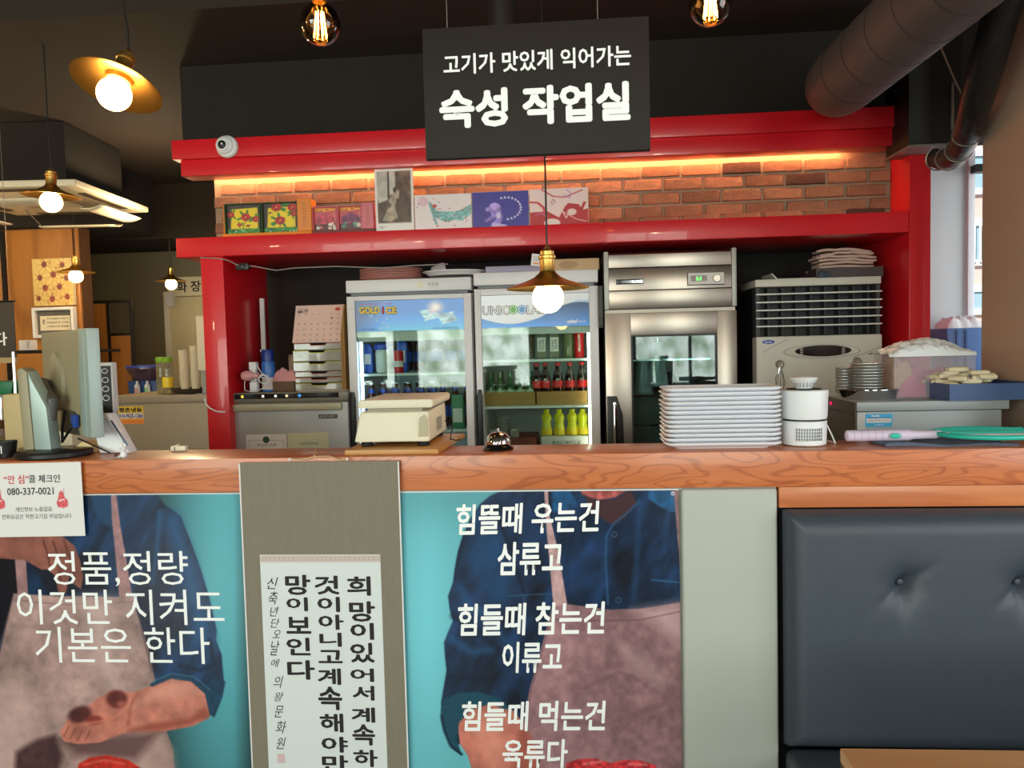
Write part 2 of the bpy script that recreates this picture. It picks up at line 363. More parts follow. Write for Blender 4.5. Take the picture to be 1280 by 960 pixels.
# wall piece right of the red frame with the kitchen window beside it
WX = X(1208, 300, 4.4)
struct(MB().box(1.606, WX, 4.4, 4.5, 0, 2.845).box(WX, 3.0, 4.4, 4.5, 0, 1.35).build('wall_kitchen_right', M_WHITEWALL, bevel=.002))
wf = MB().box(WX, WX+.035, 4.38, 4.44, 1.35, 2.845).box(WX, 3.0, 4.38, 4.44, 1.35, 1.385).box(WX, 3., 4.38, 4.44, 2.66, 2.70)
wo = struct(wf.build('window_4', mat('white_window_frame', (225, 230, 235), .4), bevel=.003))
struct(MB().box(WX+.035, 3.0, 4.405, 4.41, 1.385, 2.66).build('window_5', glass_mat('window_glass', (250, 255, 255), 1.), smooth=False))

# ---- brick wall above the shelf, every brick its own
BY = 3.80
M_BRICK = mat('rustic_brick', (158, 124, 98), .85, var=.45, vscale=22, bump=.9, bscale=70)
def _brickify(M, lo, hi):
    nt = M.node_tree; N = nt.nodes; b = N['Principled BSDF']; src = b.inputs['Base Color'].links[0].from_socket
    oi = N.new('ShaderNodeObjectInfo'); cr = N.new('ShaderNodeValToRGB'); cr.color_ramp.elements[0].color = lo; cr.color_ramp.elements[1].color = hi
    nt.links.new(oi.outputs['Random'], cr.inputs[0]); mx = N.new('ShaderNodeMix'); mx.data_type = 'RGBA'; mx.blend_type = 'MULTIPLY'; mx.inputs[0].default_value = 1
    nt.links.new(src, mx.inputs[6]); nt.links.new(cr.outputs[0], mx.inputs[7]); nt.links.new(mx.outputs[2], b.inputs['Base Color'])
_brickify(M_BRICK, (.62, .56, .54, 1), (1.1, 1.0, .96, 1))
M_BRICKD = mat('burnt_brick', (84, 58, 50), .85, var=.3, vscale=22, bump=.9, bscale=70)
M_MORTAR = mat('grey_mortar', (150, 132, 112), .95, var=.15, vscale=60, bump=.5)
bw = MB().box(-1.79, 1.515, BY+.008, BY+.12, 1.998, 2.373).build('wall_brick', M_MORTAR, smooth=False); struct(bw)
def brick_mesh(L, H, seed, mt):
    r = random.Random(seed); b = MB(); n0 = 6
    def fn(side):
        pass
    # front skin 6x2 with uneven edges, then sides
    top = [(-L/2+L*i/n0, H/2+r.uniform(-.002, .001)) for i in range(n0+1)]; bot = [(L/2-L*i/n0, -H/2+r.uniform(-.001, .002)) for i in range(n0+1)]
    top[0] = (top[0][0]+.003, top[0][1]-.002); top[-1] = (top[-1][0]-.003, top[-1][1]-.002)
    pts = top+bot; k = len(pts)
    cx = [(p[0]*.965, p[1]*.86) for p in pts]
    for (q, y) in ((pts, .02), (pts, .003), (cx, -.004+0)):
        for p in q: b.v.append((p[0], y+(r.uniform(-.0015, .0015) if y < .01 else 0), p[1]))
    for l in (0, 1):
        for i in range(k): j = (i+1) % k; b.f.append([l*k+i, l*k+j, (l+1)*k+j, (l+1)*k+i])
    for i in range(n0): b.f.append([2*k+i, 2*k+i+1, 2*k+k-2-i, 2*k+k-1-i])
    o = b.build('brick', mt); me = o.data; bpy.data.objects.remove(o); return me
PITX, PITZ = .1915, .0645
full = [brick_mesh(.180, .054, s, M_BRICK) for s in range(6)]; fulld = brick_mesh(.180, .054, 9, M_BRICKD)
rows = [(2.298-.006-.027-PITZ*i) for i in range(5)]
j1 = X(751, 212, BY); j2 = X(779, 230, BY)
darks = {(1, round((X(1008, 214, BY)-j2)/PITX-.5)), (4, round((X(1080, 272, BY)-j1)/PITX-.5)), (0, round((X(925, 198, BY)-j1)/PITX-.5))}
for i, zc in enumerate(rows):
    j0 = j1 if i % 2 == 0 else j2
    for k in range(-14, 8):
        x0 = j0+k*PITX+.005; x1 = x0+PITX-.011
        if x1 < -1.74 or x0 > 1.50: continue
        if x0 < -1.80 or x1 > 1.508 or i == 4:
            a, b = max(x0, -1.80+random.uniform(0, .012)), min(x1, 1.508)
            if b-a < .03: continue
            H = .054
            me = brick_mesh(b-a, H, 20+k+31*i, M_BRICKD if (i, k) in darks else M_BRICK)
        else: a, b = x0, x1; me = fulld if (i, k) in darks else random.choice(full)
        o = bpy.data.objects.new('brick', me); COL.objects.link(o); o.parent = bw
        o.location = ((a+b)/2, BY+random.uniform(-.004, .003), max(zc, 2.0+.028)+0)

# ---- red painted frame: cornice, shelf and posts
fr = thing('shelf_unit', 'glossy red painted built-in frame with cornice, long shelf and posts around the brick strip', 'shelf unit', (0, 3.6, 0))
MB().box(-1.897, 1.604, 0, .42, 2.375, 2.465).box(-1.80, 1.604, .33, .42, 2.30, 2.375).build('cornice', M_RED, fr, bevel=.003)
MB().box(-1.865, 1.604, .02, .135, 2.298, 2.3745).build('cornice_lip', M_RED, fr, bevel=.003)
MB().box(-1.898, 1.5095, 0, .62, 1.907, 2.0).build('shelf_board', M_RED, fr, bevel=.004)
MB().box(-1.78, -1.668, .003, .53, 0, 1.9065).build('post', M_RED, fr, bevel=.003)
MB().box(1.512, 1.604, .001, .75, 0, 2.3745).build('post', M_RED, fr, bevel=.003)
lt = MB()
lt.box(X(255, 220, 3.75), X(1058, 185, 3.75), 0, .010, 0, .012)
led = lt.build('led_strip', mat('warm_led', (255, 190, 70), emit=(255, 216, 142), es=42)); led.location = (0, 3.765, 2.325)
tag(led, 'glowing amber light strip hidden under the red cornice above the bricks', 'light strip')

# ---- dome camera on the cornice
c = at(285, 184, 3.6); t = thing('security_camera', 'small white dome security camera on the red cornice', 'camera', (c.x, 3.6, c.z))
MB().lathe([(.052, 0), (.052, -.014), (.046, -.022)], 28, axis='y').build('base', M_WPLAST, t)
MB().lathe([(.044*math.cos(a), -.020-.026*math.sin(a)) for a in [i*PI/20 for i in range(10)]]+[(0.004, -.056)], 28, (-.006, 0, .004), 'y').build('dome', M_WHITE, t)
MB().lathe([(.027, 0), (.027, -.012), (.022, -.014)], 24, (-.008, -.034, .001), 'y').build('lens_ring', M_WPLAST, t)
MB().lathe([(.020, 0), (.020, -.006), (.012, -.010), (.002, -.011)], 24, (-.008, -.043, .001), 'y').build('lens', M_BLACK, t)

# ---- black power adapter and cable hung under the shelf
t = thing('power_adapter', 'small black power adapter hung under the left end of the red shelf', 'adapter', tuple(at(303, 333, 3.62)))
MB().box(-.035, .03, 0, .03, -.016, .016).build('body', M_BLACK, t, bevel=.004)
MB().box(-.012, .012, -.008, 0, -.012, .010).build('plug', M_BLACK, t, bevel=.003)
pts = [at(px, py, y) for px, py, y in ((250, 322, 3.597), (270, 323, 3.597), (284, 325, 3.597), (296, 331, 3.62), (318, 333, 3.64), (345, 338, 3.64), (368, 335, 3.64), (420, 333, 3.64), (480, 335, 3.64), (515, 332, 3.64), (560, 330, 3.64))]
tag(MB().tube(pts, .0028, 6).build('cable', mat('grey_cable', (150, 140, 135), .4)), 'thin grey cable clipped along the underside of the red shelf', 'cable')

# ================================================================== hanging sign
s = thing('hanging_sign', 'black hanging board with two lines of white Korean lettering', 'sign', (0, 1.89, 0))
x0, x1 = X(530, 120, 1.89), X(812, 100, 1.89); z0, z1 = Z(672, 193, 1.89), Z(669, 28, 1.89)
M_SIGN = mat('sign_black', (40, 33, 30), .6, var=.05, spec=.25)
MB().box(x0, x1, 0, .022, z0, z1).build('board', M_SIGN, s, bevel=.0015)
tpx(s, '고기가 맛있게 익어가는', 554, 62, 789, 88, 1.8895, M_INKW, weight=.022)
tpx(s, '숙성 작업실', 549, 107, 788, 156, 1.8895, M_INKW, weight=.042)
MB().tube([(x0+.06, .012, z1-.002), (x0+.06, .012, 3.02)], .0012, 6).tube([(x1-.12, .012, z1-.002), (x1-.12, .012, 3.02)], .0012, 6).build('suspension_wire', M_DSTEEL, s)
p = at(627, 10, 2.35)
t = thing('exhaust_pipe', 'black vertical flue pipe coming down behind the hanging sign', 'pipe', (p.x, 2.35, 2.28))
MB().cyl((0, 0, 0), .043, .74, 28).build('tube', mat('pipe_black', (34, 28, 26), .35), t)
MB().cyl((0, 0, .0), .047, .05, 28).build('collar', M_BLACK, t, bevel=.003)

# ================================================================== ducts upper right
M_DUCT = mat('duct_black', (84, 74, 72), .5, var=.1)
a = at(1047, 106, 3.0); b_ = atz(1172, -5, a.z+.02); d = (b_-a).normalized(); far = b_+d*1.3
pts = [a+Vector((0, .05, .02))-d*.03, a-d*.0] ; pts = []
for i in range(9):
    q = i/8; pts.append(a - d*(.0) + Vector((0, .16*(1-q)**1.5, .16*(1-q)**2)) * 1.0 + d*(.25*q))
dr_ = (a-CAM)/a.y; pts = [a+dr_*.74, a+dr_*.40, a+dr_*.20+d*.005, a+dr_*.09+d*.02, a+dr_*.02+d*.06, a+d*.14, a+d*.28, b_, far]
t = thing('exhaust_duct', 'large round black exhaust duct slanting across the upper right ceiling', 'duct', (0, 0, 0))
MB().tube(pts, .124, 32).build('duct_tube', M_DUCT, t)
for k in range(7):
    q = a+d*(.16+.17*k); n = len(pts)
    mb = MB(); ref = d.orthogonal().normalized(); bi = d.cross(ref)
    mb.tube([q+ref*(.124*math.cos(2*PI*i/32))+bi*(.124*math.sin(2*PI*i/32)) for i in range(32)], .0016, 5, closed=True)
    mb.build('seam', mat('duct_seam', (50, 44, 42), .7, spec=.1), t)
# black wall unit at the corner
u0 = at(1136, 184, 3.45)
t = thing('wall_unit', 'black box-shaped wall unit hanging at the top right of the red frame', 'unit', (u0.x, 3.45, u0.z))
MB().box(0, .22, 0, .24, .012, .84).build('casing', mat('unit_black', (20, 21, 20), .5), t, bevel=.004)
MB().box(.0, .22, .0, .24, 0, .010).build('bottom_tray', mat('tray_grey', (120, 115, 112), .4), t)
MB().box(.168, .180, -.012, -.001, .06, .26).build('bracket', M_DSTEEL, t, bevel=.003)
pts = [at(*p) for p in ((1168, 197, 3.40), (1180, 200, 3.30), (1194, 195, 3.15), (1206, 176, 3.0), (1213, 155, 2.86), (1222, 122, 2.74), (1231, 90, 2.66), (1245, 40, 2.6), (1262, -20, 2.5))]
t = thing('insulated_pipe', 'thick black insulated pipe bundle curving down by the window', 'pipe', (0, 0, 0))
MB().tube(pts, [.038, .042, .044, .045, .048, .052, .054, .054, .054], 14).build('bundle', mat('pipe_wrap', (26, 26, 27), .3, bump=.6, bscale=40), t)
for k, (p, q) in enumerate(((1178, 201), (1192, 196), (1203, 182), (1210, 166))):
    c = Vector(pts[k])*.6+Vector(pts[k+1])*.4; dd = (Vector(pts[min(k+2, 8)])-Vector(pts[k])).normalized(); ref = dd.orthogonal().normalized(); bi = dd.cross(ref)
    MB().tube([c+ref*(.047*math.cos(2*PI*i/20))+bi*(.047*math.sin(2*PI*i/20)) for i in range(20)], .003, 5, closed=True).build('strap', M_DSTEEL, t)
for name, lab, pp, r in (('conduit', 'thin metal conduit running down beside the insulated pipe', ((1258, 5, 3.0), (1236, 55, 3.1), (1222, 88, 3.2), (1210, 122, 3.3), (1198, 150, 3.36)), .006),
                         ('cable', 'grey cable hanging in a line from the ceiling to the wall unit', ((1174, 55, 3.35), (1184, 78, 3.38), (1193, 100, 3.4), (1202, 118, 3.4)), .004),
                         ('cable', 'pale thin wire hanging loose beside the pillar', ((1212, 95, 3.1), (1206, 118, 3.2), (1199, 140, 3.3), (1196, 160, 3.35), (1192, 168, 3.38)), .0035)):
    tag(MB().tube([at(*p) for p in pp], r, 8).build(name, mat('tarnished_tube', (150, 128, 115), .45, .3)), lab, name)
pp = [at(*p) for p in ((1290, 265, 2.9), (1276, 285, 2.9), (1271, 305, 2.9), (1274, 325, 2.9), (1288, 330, 2.9))]
tag(MB().tube(pp, .004, 8).build('cable', mat('clear_cable', (170, 150, 130), .3)), 'pale loop of cable on the taupe pillar at the right edge', 'cable')

# ================================================================== outside: neighbour's brick building
OY = 16.
ob = thing('neighbour_building', 'pale pink brick building seen through the kitchen window', 'building', (0, OY, 0))
M_OB = mat('pink_facade', (214, 176, 168), .9, var=.1, vscale=4)
nt = M_OB.node_tree
xa = X(1180, 300, OY)
MB().box(xa-1, xa+7, 0, .5, -1, 12).build('facade', M_OB, ob, smooth=False)
M_OWF = mat('facade_white', (225, 225, 225), .6); M_OG = mat('facade_glass', (150, 175, 190), .1)
wx = X(1213, 300, OY)
for (ya, yb) in ((196, 236), (283, 325), (365, 386)):
    z0_, z1_ = Z(1218, yb, OY), Z(1218, ya, OY)
    w = MB().box(wx-.35, wx+1.5, -.08, .02, z0_-.12, z0_).box(wx-.35, wx+1.5, -.08, .02, z1_, z1_+.15).box(wx-.1, wx, -.08, .02, z0_, z1_).box(wx+.62, wx+.7, -.06, .02, z0_, z1_).build('window_frame', M_OWF, ob)
    MB().box(wx, wx+1.4, -.03, -.01, z0_, z1_).build('pane', M_OG, w)
    if ya == 283:
        for i in range(9): MB().box(wx+i*.11, wx+.03+i*.11, -.14, -.11, z0_-.05, z1_+.05).build('grille_bar', M_OWF, w)
struct(MB().box(WX, 3.0, 4.30, 4.36, 2.30, 2.34).build('trim_blind_rail', M_BLACK))
# blue crates on the window ledge
p = at(1183, 440, 4.1)
t = thing('blue_tub', 'translucent blue plastic tub of white bags on the kitchen window ledge', 'tub', (at(1183, 440, 4.15).x, 4.15, at(1183, 440, 4.15).z-.12))
w1 = X(1240, 430, 4.15)-t.location.x; hz = Z(1200, 410, 4.15)-t.location.z
MB().prism([(0.02, 0), (w1-.02, 0), (w1, hz), (0, hz)], 0, .2).build('body', mat('blue_tub_plastic', (84, 122, 176), .35), t, bevel=.01)
for xx in (.045, .09): MB().box(xx, xx+.015, -.008, 0, .02, hz-.01).build('rib', mat('blue_rib', (60, 96, 150), .4), t, bevel=.003)
def lumps(mb, x0, x1, y0, y1, z0, z1, seed=1, nu=22, nv=12):
    r = np.random.RandomState(seed); o1, o2 = r.randint(0, 40, 2)
    def f(u, v):
        e = min(1, min(u, 1-u, v, 1-v)*5)**.6
        h = float(vnoise(np.array([u*5+o1]), np.array([v*4+o2]))[0])*.6+float(vnoise(np.array([u*13+o1]), np.array([v*9+o2]))[0])*.4
        return (x0+(x1-x0)*u, y0+(y1-y0)*v, z0+(z1-z0)*e*(.35+.75*h))
    return mb.grid(f, nu, nv)
tag(lumps(MB(), t.location.x+.01, t.location.x+w1-.01, 4.17, 4.33, t.location.z+hz-.01, t.location.z+hz+.07, 3).build('plastic_bag', mat('white_film', (232, 236, 240), .3)), 'crumpled white plastic bag on top of the blue tub by the window', 'bag')
struct(MB().box(1.606, 3.0, 3.95, 4.4, 0, t.location.z-.001).build('trim_ledge', M_WHITEWALL))
# ================================================================== counter
ct = thing('counter', 'long bar counter with orange stained wood top and cream painted front', 'counter', (0, YC, 0))
MB().box(-2.4, 1.9, 0, .195, 1.068, ZC).build('top_board', M_CTR, ct, bevel=.0018)
M_CRM = mat('cream_panel', (176, 178, 170), .5, var=.04, vscale=4)
MB().box(-2.4, .515, .008, .19, 0, 1.067).build('front_panel', M_CRM, ct, bevel=.004)
MB().box(X(851.8, 700, YC), .512, -.012, .0075, .0, 1.066).build('cover_panel', M_CRM, ct, bevel=.011, seg=4)
MB().box(.519, 1.9, 0, .19, 1.014, 1.0675).build('lower_board', wood_mat('fascia_wood', (206, 126, 76), (178, 92, 46), scale=2, rough=.4, rings=5), ct, bevel=.0015)
MB().box(.516, 1.9, .05, .19, 0, 1.013).build('back_panel', M_BLACK, ct)
# upholstered bench
M_LEA = mat('teal_leatherette', (62, 70, 80), .36, var=.05, bump=.25, bscale=500)
bn = thing('bench', 'dark teal leatherette bench with a button-tufted backrest against the counter', 'bench', (0, YC, 0))
ux0, ux1, uz0, uz1 = .524, 2.6, .40, 1.012
btn = [X(1129, 730, 1.95)+i*(X(1277, 730, 1.95)-X(1129, 730, 1.95)) for i in range(7)]; bz = Z(1129, 730, 1.95)
def cush(u, v):
    x = ux0+(ux1-ux0)*u; z = uz0+(uz1-uz0)*v
    e = min(x-ux0, ux1-x, z-uz0, uz1-z); e = max(0, e)
    y = -.010-.055*(1-(1-min(1, e/.055))**2)**.5
    for b in btn:
        dx, dz = x-b, z-bz; r = math.hypot(dx, dz); y += .034*math.exp(-(r/.028)**1.3)
        y += .010*math.exp(-((dx)/.016)**2)*math.exp(-((dz+.03)/.05)**2)+.010*math.exp(-((dx-dz*1.2)/.02)**2)*math.exp(-(r/.06)**2)
    return (x, y, z)
MB().grid(cush, 300, 90).build('backrest', M_LEA, bn, ang=80)
for b in btn: MB().lathe([(.0095, 0), (.0095, -.004), (.007, -.008), (.001, -.0095)], 16, (b, -.026, bz), 'y').build('button', M_LEA, bn)
MB().box(ux0+.0, ux1, -.52, -.005, .30, .392).build('seat', M_LEA, bn, bevel=.03, seg=4)
MB().box(ux0+.03, ux1, -.46, -.05, 0, .299).build('plinth', M_BLACK, bn)
# table corner in the lower right
tc_ = atz(1050, 935, .72)
tb = thing('dining_table', 'light wood dining table corner in front of the dark bench', 'table', (tc_.x, tc_.y, 0), .01)
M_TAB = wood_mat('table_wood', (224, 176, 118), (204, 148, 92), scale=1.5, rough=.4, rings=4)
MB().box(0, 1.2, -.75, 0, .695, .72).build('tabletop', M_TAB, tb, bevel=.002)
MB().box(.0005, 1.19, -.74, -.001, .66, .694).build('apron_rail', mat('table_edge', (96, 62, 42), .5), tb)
for x, y in ((.05, -.05), (1.12, -.05), (.05, -.7), (1.12, -.7)): MB().box(x, x+.04, y-.04, y, 0, .659).build('leg', M_BLACK, tb)

# ================================================================== printed posters on the counter front
def teal(cv, x0, x1):
    t = np.clip((cv.x-x0)/(x1-x0), 0, 1)[:, None]; return t
def poster1(cv):
    x, y = cv.x, cv.y
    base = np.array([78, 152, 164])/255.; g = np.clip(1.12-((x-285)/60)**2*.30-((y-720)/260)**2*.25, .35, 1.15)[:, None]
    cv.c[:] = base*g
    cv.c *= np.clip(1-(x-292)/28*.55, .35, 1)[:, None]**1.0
    n = fbm(x, y, 34); n2 = fbm(x+y*.5, y*.25, 14)
    shirt = np.array([20, 44, 74])/255.*(np.clip(.35+n2*1.3, 0, 2)[:, None])
    cv.poly([(-60, 600), (182, 600), (205, 630), (226, 645), (238, 676), (250, 708), (262, 748), (271, 788), (270, 800), (277, 818), (280, 852), (278, 870), (267, 895), (262, 885), (255, 864), (238, 850), (212, 846), (190, 856), (150, 900), (-60, 900)], shirt, 2)
    cv.poly([(108, 600), (148, 600), (152, 655), (142, 660), (130, 655), (118, 640)], (26, 62, 98), 4)
    cv.line([(200, 640), (196, 690), (190, 730), (186, 800)], 4, (42, 100, 150), 8, .7)
    cv.line([(214, 650), (232, 700), (246, 760), (256, 800)], 22, (26, 84, 132), 20, .75)
    cv.line([(262, 800), (268, 830), (250, 838), (225, 832)], 4, (10, 26, 46), 5, .9)
    cv.line([(188, 740), (184, 790), (192, 835)], 14, (12, 18, 34), 14, .8)
    cv.poly([(0, 680), (20, 700), (30, 740), (0, 800), (-60, 800), (-60, 680)], (18, 16, 24), 6)
    cv.poly([(40, 705), (120, 690), (140, 742), (60, 742)], (20, 22, 32), 8, .8)
    ap = np.array([176, 142, 140])/255.*(np.clip(.62+.38*n+.30*fbm(x, y, 9)-.10*((x-95)/90)**2, .3, 1.25)[:, None])
    ap[:, 2] *= .98
    cv.poly([(17, 742), (70, 745), (150, 746), (166, 742), (170, 762), (184, 806), (194, 850), (190, 880), (205, 905), (216, 935), (222, 1000), (-60, 1000), (-60, 880), (0, 815)], ap, 1.5)
    cv.line([(18, 750), (80, 756), (168, 752)], 1.2, (120, 92, 92), 1.5, .8)
    cv.line([(16, 748), (-2, 815)], 1.5, (120, 92, 92), 2, .7)
    cv.line([(168, 748), (190, 840)], 2, (90, 66, 70), 2, .8)
    cv.poly([(100, 746), (142, 746), (136, 800), (150, 870), (118, 830)], (214, 184, 178), 22, .55)
    cv.poly([(-60, 840), (30, 850), (50, 900), (20, 990), (-60, 990)], (212, 178, 172), 30, .55)
    cv.poly([(20, 940), (45, 925), (70, 918), (78, 945), (60, 1000), (15, 1000)], (60, 36, 38), 8, .85, .3)
    cv.poly([(195, 905), (150, 920), (110, 935), (85, 935), (110, 1000), (225, 1000), (216, 940)], (196, 160, 150), 14, .6)
    cv.poly([(75, 925), (200, 914), (170, 950), (95, 945)], (74, 44, 46), 14, .7)
    st = (158, 118, 120)
    cv.poly([(138, 600), (143, 600), (150, 655), (158, 700), (165, 744), (149, 746), (145, 700), (140, 650)], st, 1.2, 1, .2)
    cv.poly([(18, 690), (32, 694), (35, 743), (22, 743)], st, 1.2, 1, .2)
    sk = np.array([194, 118, 102])/255.*(np.clip(.72+.5*fbm(x, y, 16), .4, 1.3)[:, None])
    cv.poly([(-60, 672), (75, 668), (93, 682), (100, 700), (104, 722), (101, 736), (92, 730), (88, 716), (82, 742), (73, 741), (69, 720), (60, 712), (52, 712), (30, 700), (0, 698), (-60, 705)], sk*.72, 1.6)
    for l in ([(66, 676), (74, 700), (76, 728)], [(80, 676), (90, 705), (93, 722)], [(54, 676), (60, 694), (62, 708)]): cv.line(l, 2, (84, 40, 34), 2.5, .8)
    cv.poly([(188, 858), (214, 847), (240, 850), (256, 862), (265, 886), (261, 898), (240, 908), (205, 914), (170, 914), (150, 918), (125, 928), (98, 930), (80, 927), (75, 916), (84, 900), (104, 888), (120, 874), (142, 862), (165, 866)], sk, 1.6)
    cv.poly([(190, 862), (216, 850), (240, 855), (252, 866), (225, 872), (195, 876), (165, 884)], (226, 158, 140), 12, .6)
    cv.poly([(262, 893), (240, 905), (205, 913), (160, 914), (190, 904), (235, 898), (256, 884)], (140, 62, 48), 7, .7)
    cv.line([(172, 866), (164, 880), (160, 905)], 3, (140, 70, 58), 5, .6)
    cv.ell(146, 874, 13, 11, (92, 36, 34), 5, .95, .3); cv.ell(152, 880, 6, 4, (186, 100, 84), 4, .7)
    cv.ell(100, 893, 15, 10, (70, 30, 30), 5, .9, .3, -.3); cv.ell(118, 900, 10, 6, (120, 40, 34), 4, .8)
    cv.line([(108, 905), (135, 900), (152, 892)], 3.5, (208, 120, 98), 3, .7)
    for q in ((80, 920), (88, 923), (97, 925), (107, 925)): cv.line([(q[0]+6, q[1]-12), q], 1.5, (110, 52, 44), 2, .7)
    cv.poly([(255, 862), (268, 846), (282, 852), (278, 872), (268, 897), (262, 893)], (16, 56, 84), 1.5, 1, .3)
    cv.line([(190, 856), (214, 846), (240, 850), (258, 866), (265, 888)], 4.5, (22, 60, 84), 1.5, 1)
    cv.line([(190, 852), (214, 842), (243, 846), (262, 862)], 1.2, (60, 120, 150), 1.2, .8)
    cv.poly([(94, 1000), (98, 955), (112, 947), (135, 944), (160, 950), (176, 960), (185, 1000)], (186, 44, 32), 2, 1, .3, 6)
    cv.line([(105, 956), (130, 950), (155, 955)], 3, (226, 110, 90), 3, .6)
def poster2(cv):
    x, y = cv.x, cv.y
    g = np.clip((x-498)/60, 0, 1)*np.clip(1-(y-600)/900, 0, 1); cv.c[:] = np.array([102, 178, 190])/255.
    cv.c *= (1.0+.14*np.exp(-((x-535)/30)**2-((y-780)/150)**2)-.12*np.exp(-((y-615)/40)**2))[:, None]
    n = fbm(x, y, 30); n2 = fbm(x*.6+y*.3, y*.3-x*.1, 12)
    shirt = np.array([22, 44, 76])/255.*(np.clip(.25+n2*1.35, .2, 2)[:, None])
    cv.poly([(640, 590), (632, 611), (612, 620), (600, 630), (588, 648), (578, 670), (572, 690), (568, 712), (566, 728), (560, 745), (562, 762), (566, 776), (560, 790), (555, 803), (556, 820), (558, 838), (554, 862), (551, 880), (560, 925), (600, 940), (700, 960), (900, 960), (900, 590)], shirt, 1.6)
    cv.poly([(600, 640), (618, 650), (640, 700), (636, 760), (600, 740), (580, 700)], (28, 78, 126), 18, .55)
    cv.line([(575, 735), (590, 760), (612, 770), (630, 800)], 8, (30, 86, 136), 12, .6)
    cv.line([(566, 800), (590, 815), (615, 812)], 7, (34, 96, 146), 10, .6)
    cv.line([(562, 845), (590, 850), (616, 846)], 3, (12, 24, 44), 4, .9); cv.line([(566, 770), (600, 790), (640, 830)], 5, (12, 22, 42), 8, .8)
    cv.line([(620, 640), (640, 690), (655, 740)], 3, (12, 20, 38), 5, .9)
    cv.line([(636, 745), (690, 742)], 1.2, (60, 110, 150), 1.5, .7); cv.line([(655, 746), (657, 780)], 3, (40, 90, 130), 4, .5)
    cv.poly([(716, 590), (790, 590), (782, 614), (768, 622), (748, 625), (728, 619)], (168, 84, 80), 2, 1, .4, 6)
    cv.poly([(728, 617), (745, 626), (768, 624), (788, 612), (796, 628), (780, 648), (766, 656), (752, 648), (738, 634)], (66, 40, 46), 3)
    cv.poly([(690, 600), (706, 600), (722, 632), (712, 636), (698, 640), (690, 640)], (24, 74, 118), 3, 1, .3)
    cv.poly([(812, 600), (844, 600), (850, 640), (838, 640), (822, 632), (810, 622)], (30, 84, 130), 2, 1, .3)
    cv.line([(800, 626), (785, 640), (766, 656), (758, 670), (757, 700), (760, 755)], 2, (44, 96, 140), 2.5, .8)
    for q in ((768, 668), (773, 750)): cv.ell(q[0], q[1], 3.6, 3.6, (50, 76, 104), 1.2); cv.ell(q[0], q[1], 2, 2, (16, 28, 48), 1.2)
    cv.line([(800, 630), (796, 700), (792, 750)], 5, (36, 74, 116), 8, .6); cv.line([(835, 640), (830, 690)], 4, (34, 74, 116), 7, .5)
    cv.line([(815, 725), (850, 728)], 1.6, (50, 110, 150), 1.5, .8)
    ap = np.array([140, 104, 108])/255.*(np.clip(.62+.36*n+.34*fbm(x, y, 8)+.12*np.exp(-((x-690)/30)**2), .4, 1.3)[:, None])
    cv.poly([(691, 757), (709, 755), (760, 762), (800, 761), (900, 745), (900, 1000), (650, 1000), (652, 945), (652, 915), (662, 862), (678, 805)], ap, 1.4)
    cv.poly([(790, 762), (900, 745), (900, 840), (852, 810), (835, 790)], (206, 170, 172), 18, .6)
    cv.poly([(770, 800), (800, 815), (840, 850), (830, 862), (790, 840)], (184, 148, 150), 14, .5)
    cv.line([(692, 774), (740, 776), (800, 775), (852, 764)], 1.2, (92, 62, 68), 1.4, .8); cv.line([(692, 760), (680, 805), (664, 862), (655, 915)], 1.6, (92, 62, 68), 2, .6)
    cv.line([(730, 860), (775, 840), (800, 850)], 3, (110, 78, 84), 5, .6); cv.line([(700, 900), (760, 905), (830, 880)], 4, (106, 76, 80), 8, .5)
    st = (186, 150, 150)
    cv.poly([(679, 590), (684, 590), (686, 640), (698, 690), (709, 756), (692, 758), (688, 715), (683, 660)], st, 1.2, 1, .2)
    cv.poly([(841, 600), (900, 600), (900, 715), (850, 708), (846, 660)], (150, 112, 118), 1.2, 1, .2)
    cv.ell(841, 617, 2.4, 2.4, (230, 230, 235), .8); cv.ell(841, 617, 1.2, 1.2, (60, 60, 80), .8)
    sk = np.array([200, 118, 102])/255.*(np.clip(.70+.5*fbm(x, y, 16)-.0, .4, 1.3)[:, None])
    cv.poly([(572, 905), (588, 888), (612, 880), (640, 886), (655, 905), (668, 930), (684, 1000), (600, 1000), (585, 945), (575, 930)], sk, 1.6)
    cv.poly([(585, 905), (605, 892), (625, 900), (635, 940), (620, 970), (600, 940)], (228, 150, 130), 16, .6)
    cv.poly([(655, 905), (672, 945), (690, 1000), (650, 1000), (640, 940)], (140, 66, 56), 12, .6)
    cf = np.array([26, 84, 108])/255.*(np.clip(.8+.25*np.sin((x*.6+y*.5)*2.2), .5, 1.1)[:, None])
    cv.poly([(551, 885), (556, 874), (572, 866), (600, 865), (622, 872), (642, 888), (630, 886), (612, 880), (590, 886), (574, 903), (571, 925), (577, 943), (563, 932), (555, 915), (551, 900)], cf, 1.4)
    cv.line([(563, 932), (555, 912), (552, 895)], 3, (14, 30, 52), 3, .9); cv.line([(577, 943), (565, 934)], 3, (14, 26, 46), 2)
    cv.poly([(704, 1000), (708, 954), (722, 949), (744, 948), (764, 954), (780, 950), (802, 951), (820, 957), (826, 1000)], (196, 52, 58), 2, 1, .5, 5)
    cv.line([(730, 955), (752, 952)], 3, (236, 140, 140), 3, .7); cv.line([(786, 955), (808, 956)], 3, (230, 130, 130), 3, .7)
P1 = thing('poster', 'teal poster of an aproned torso holding meat, left of the hanging scroll', 'poster', (X(0, 700, YC), YC, 1.05))
px_ = P1.location
PW = X(313, 800, YC)
o = sprint(P1, 'printed_sheet', -1.72-px_.x, PW-px_.x, .24-1.05, 1.0635-1.05, -.0005, 330, 300, poster1, M_PRINTG, px=True)
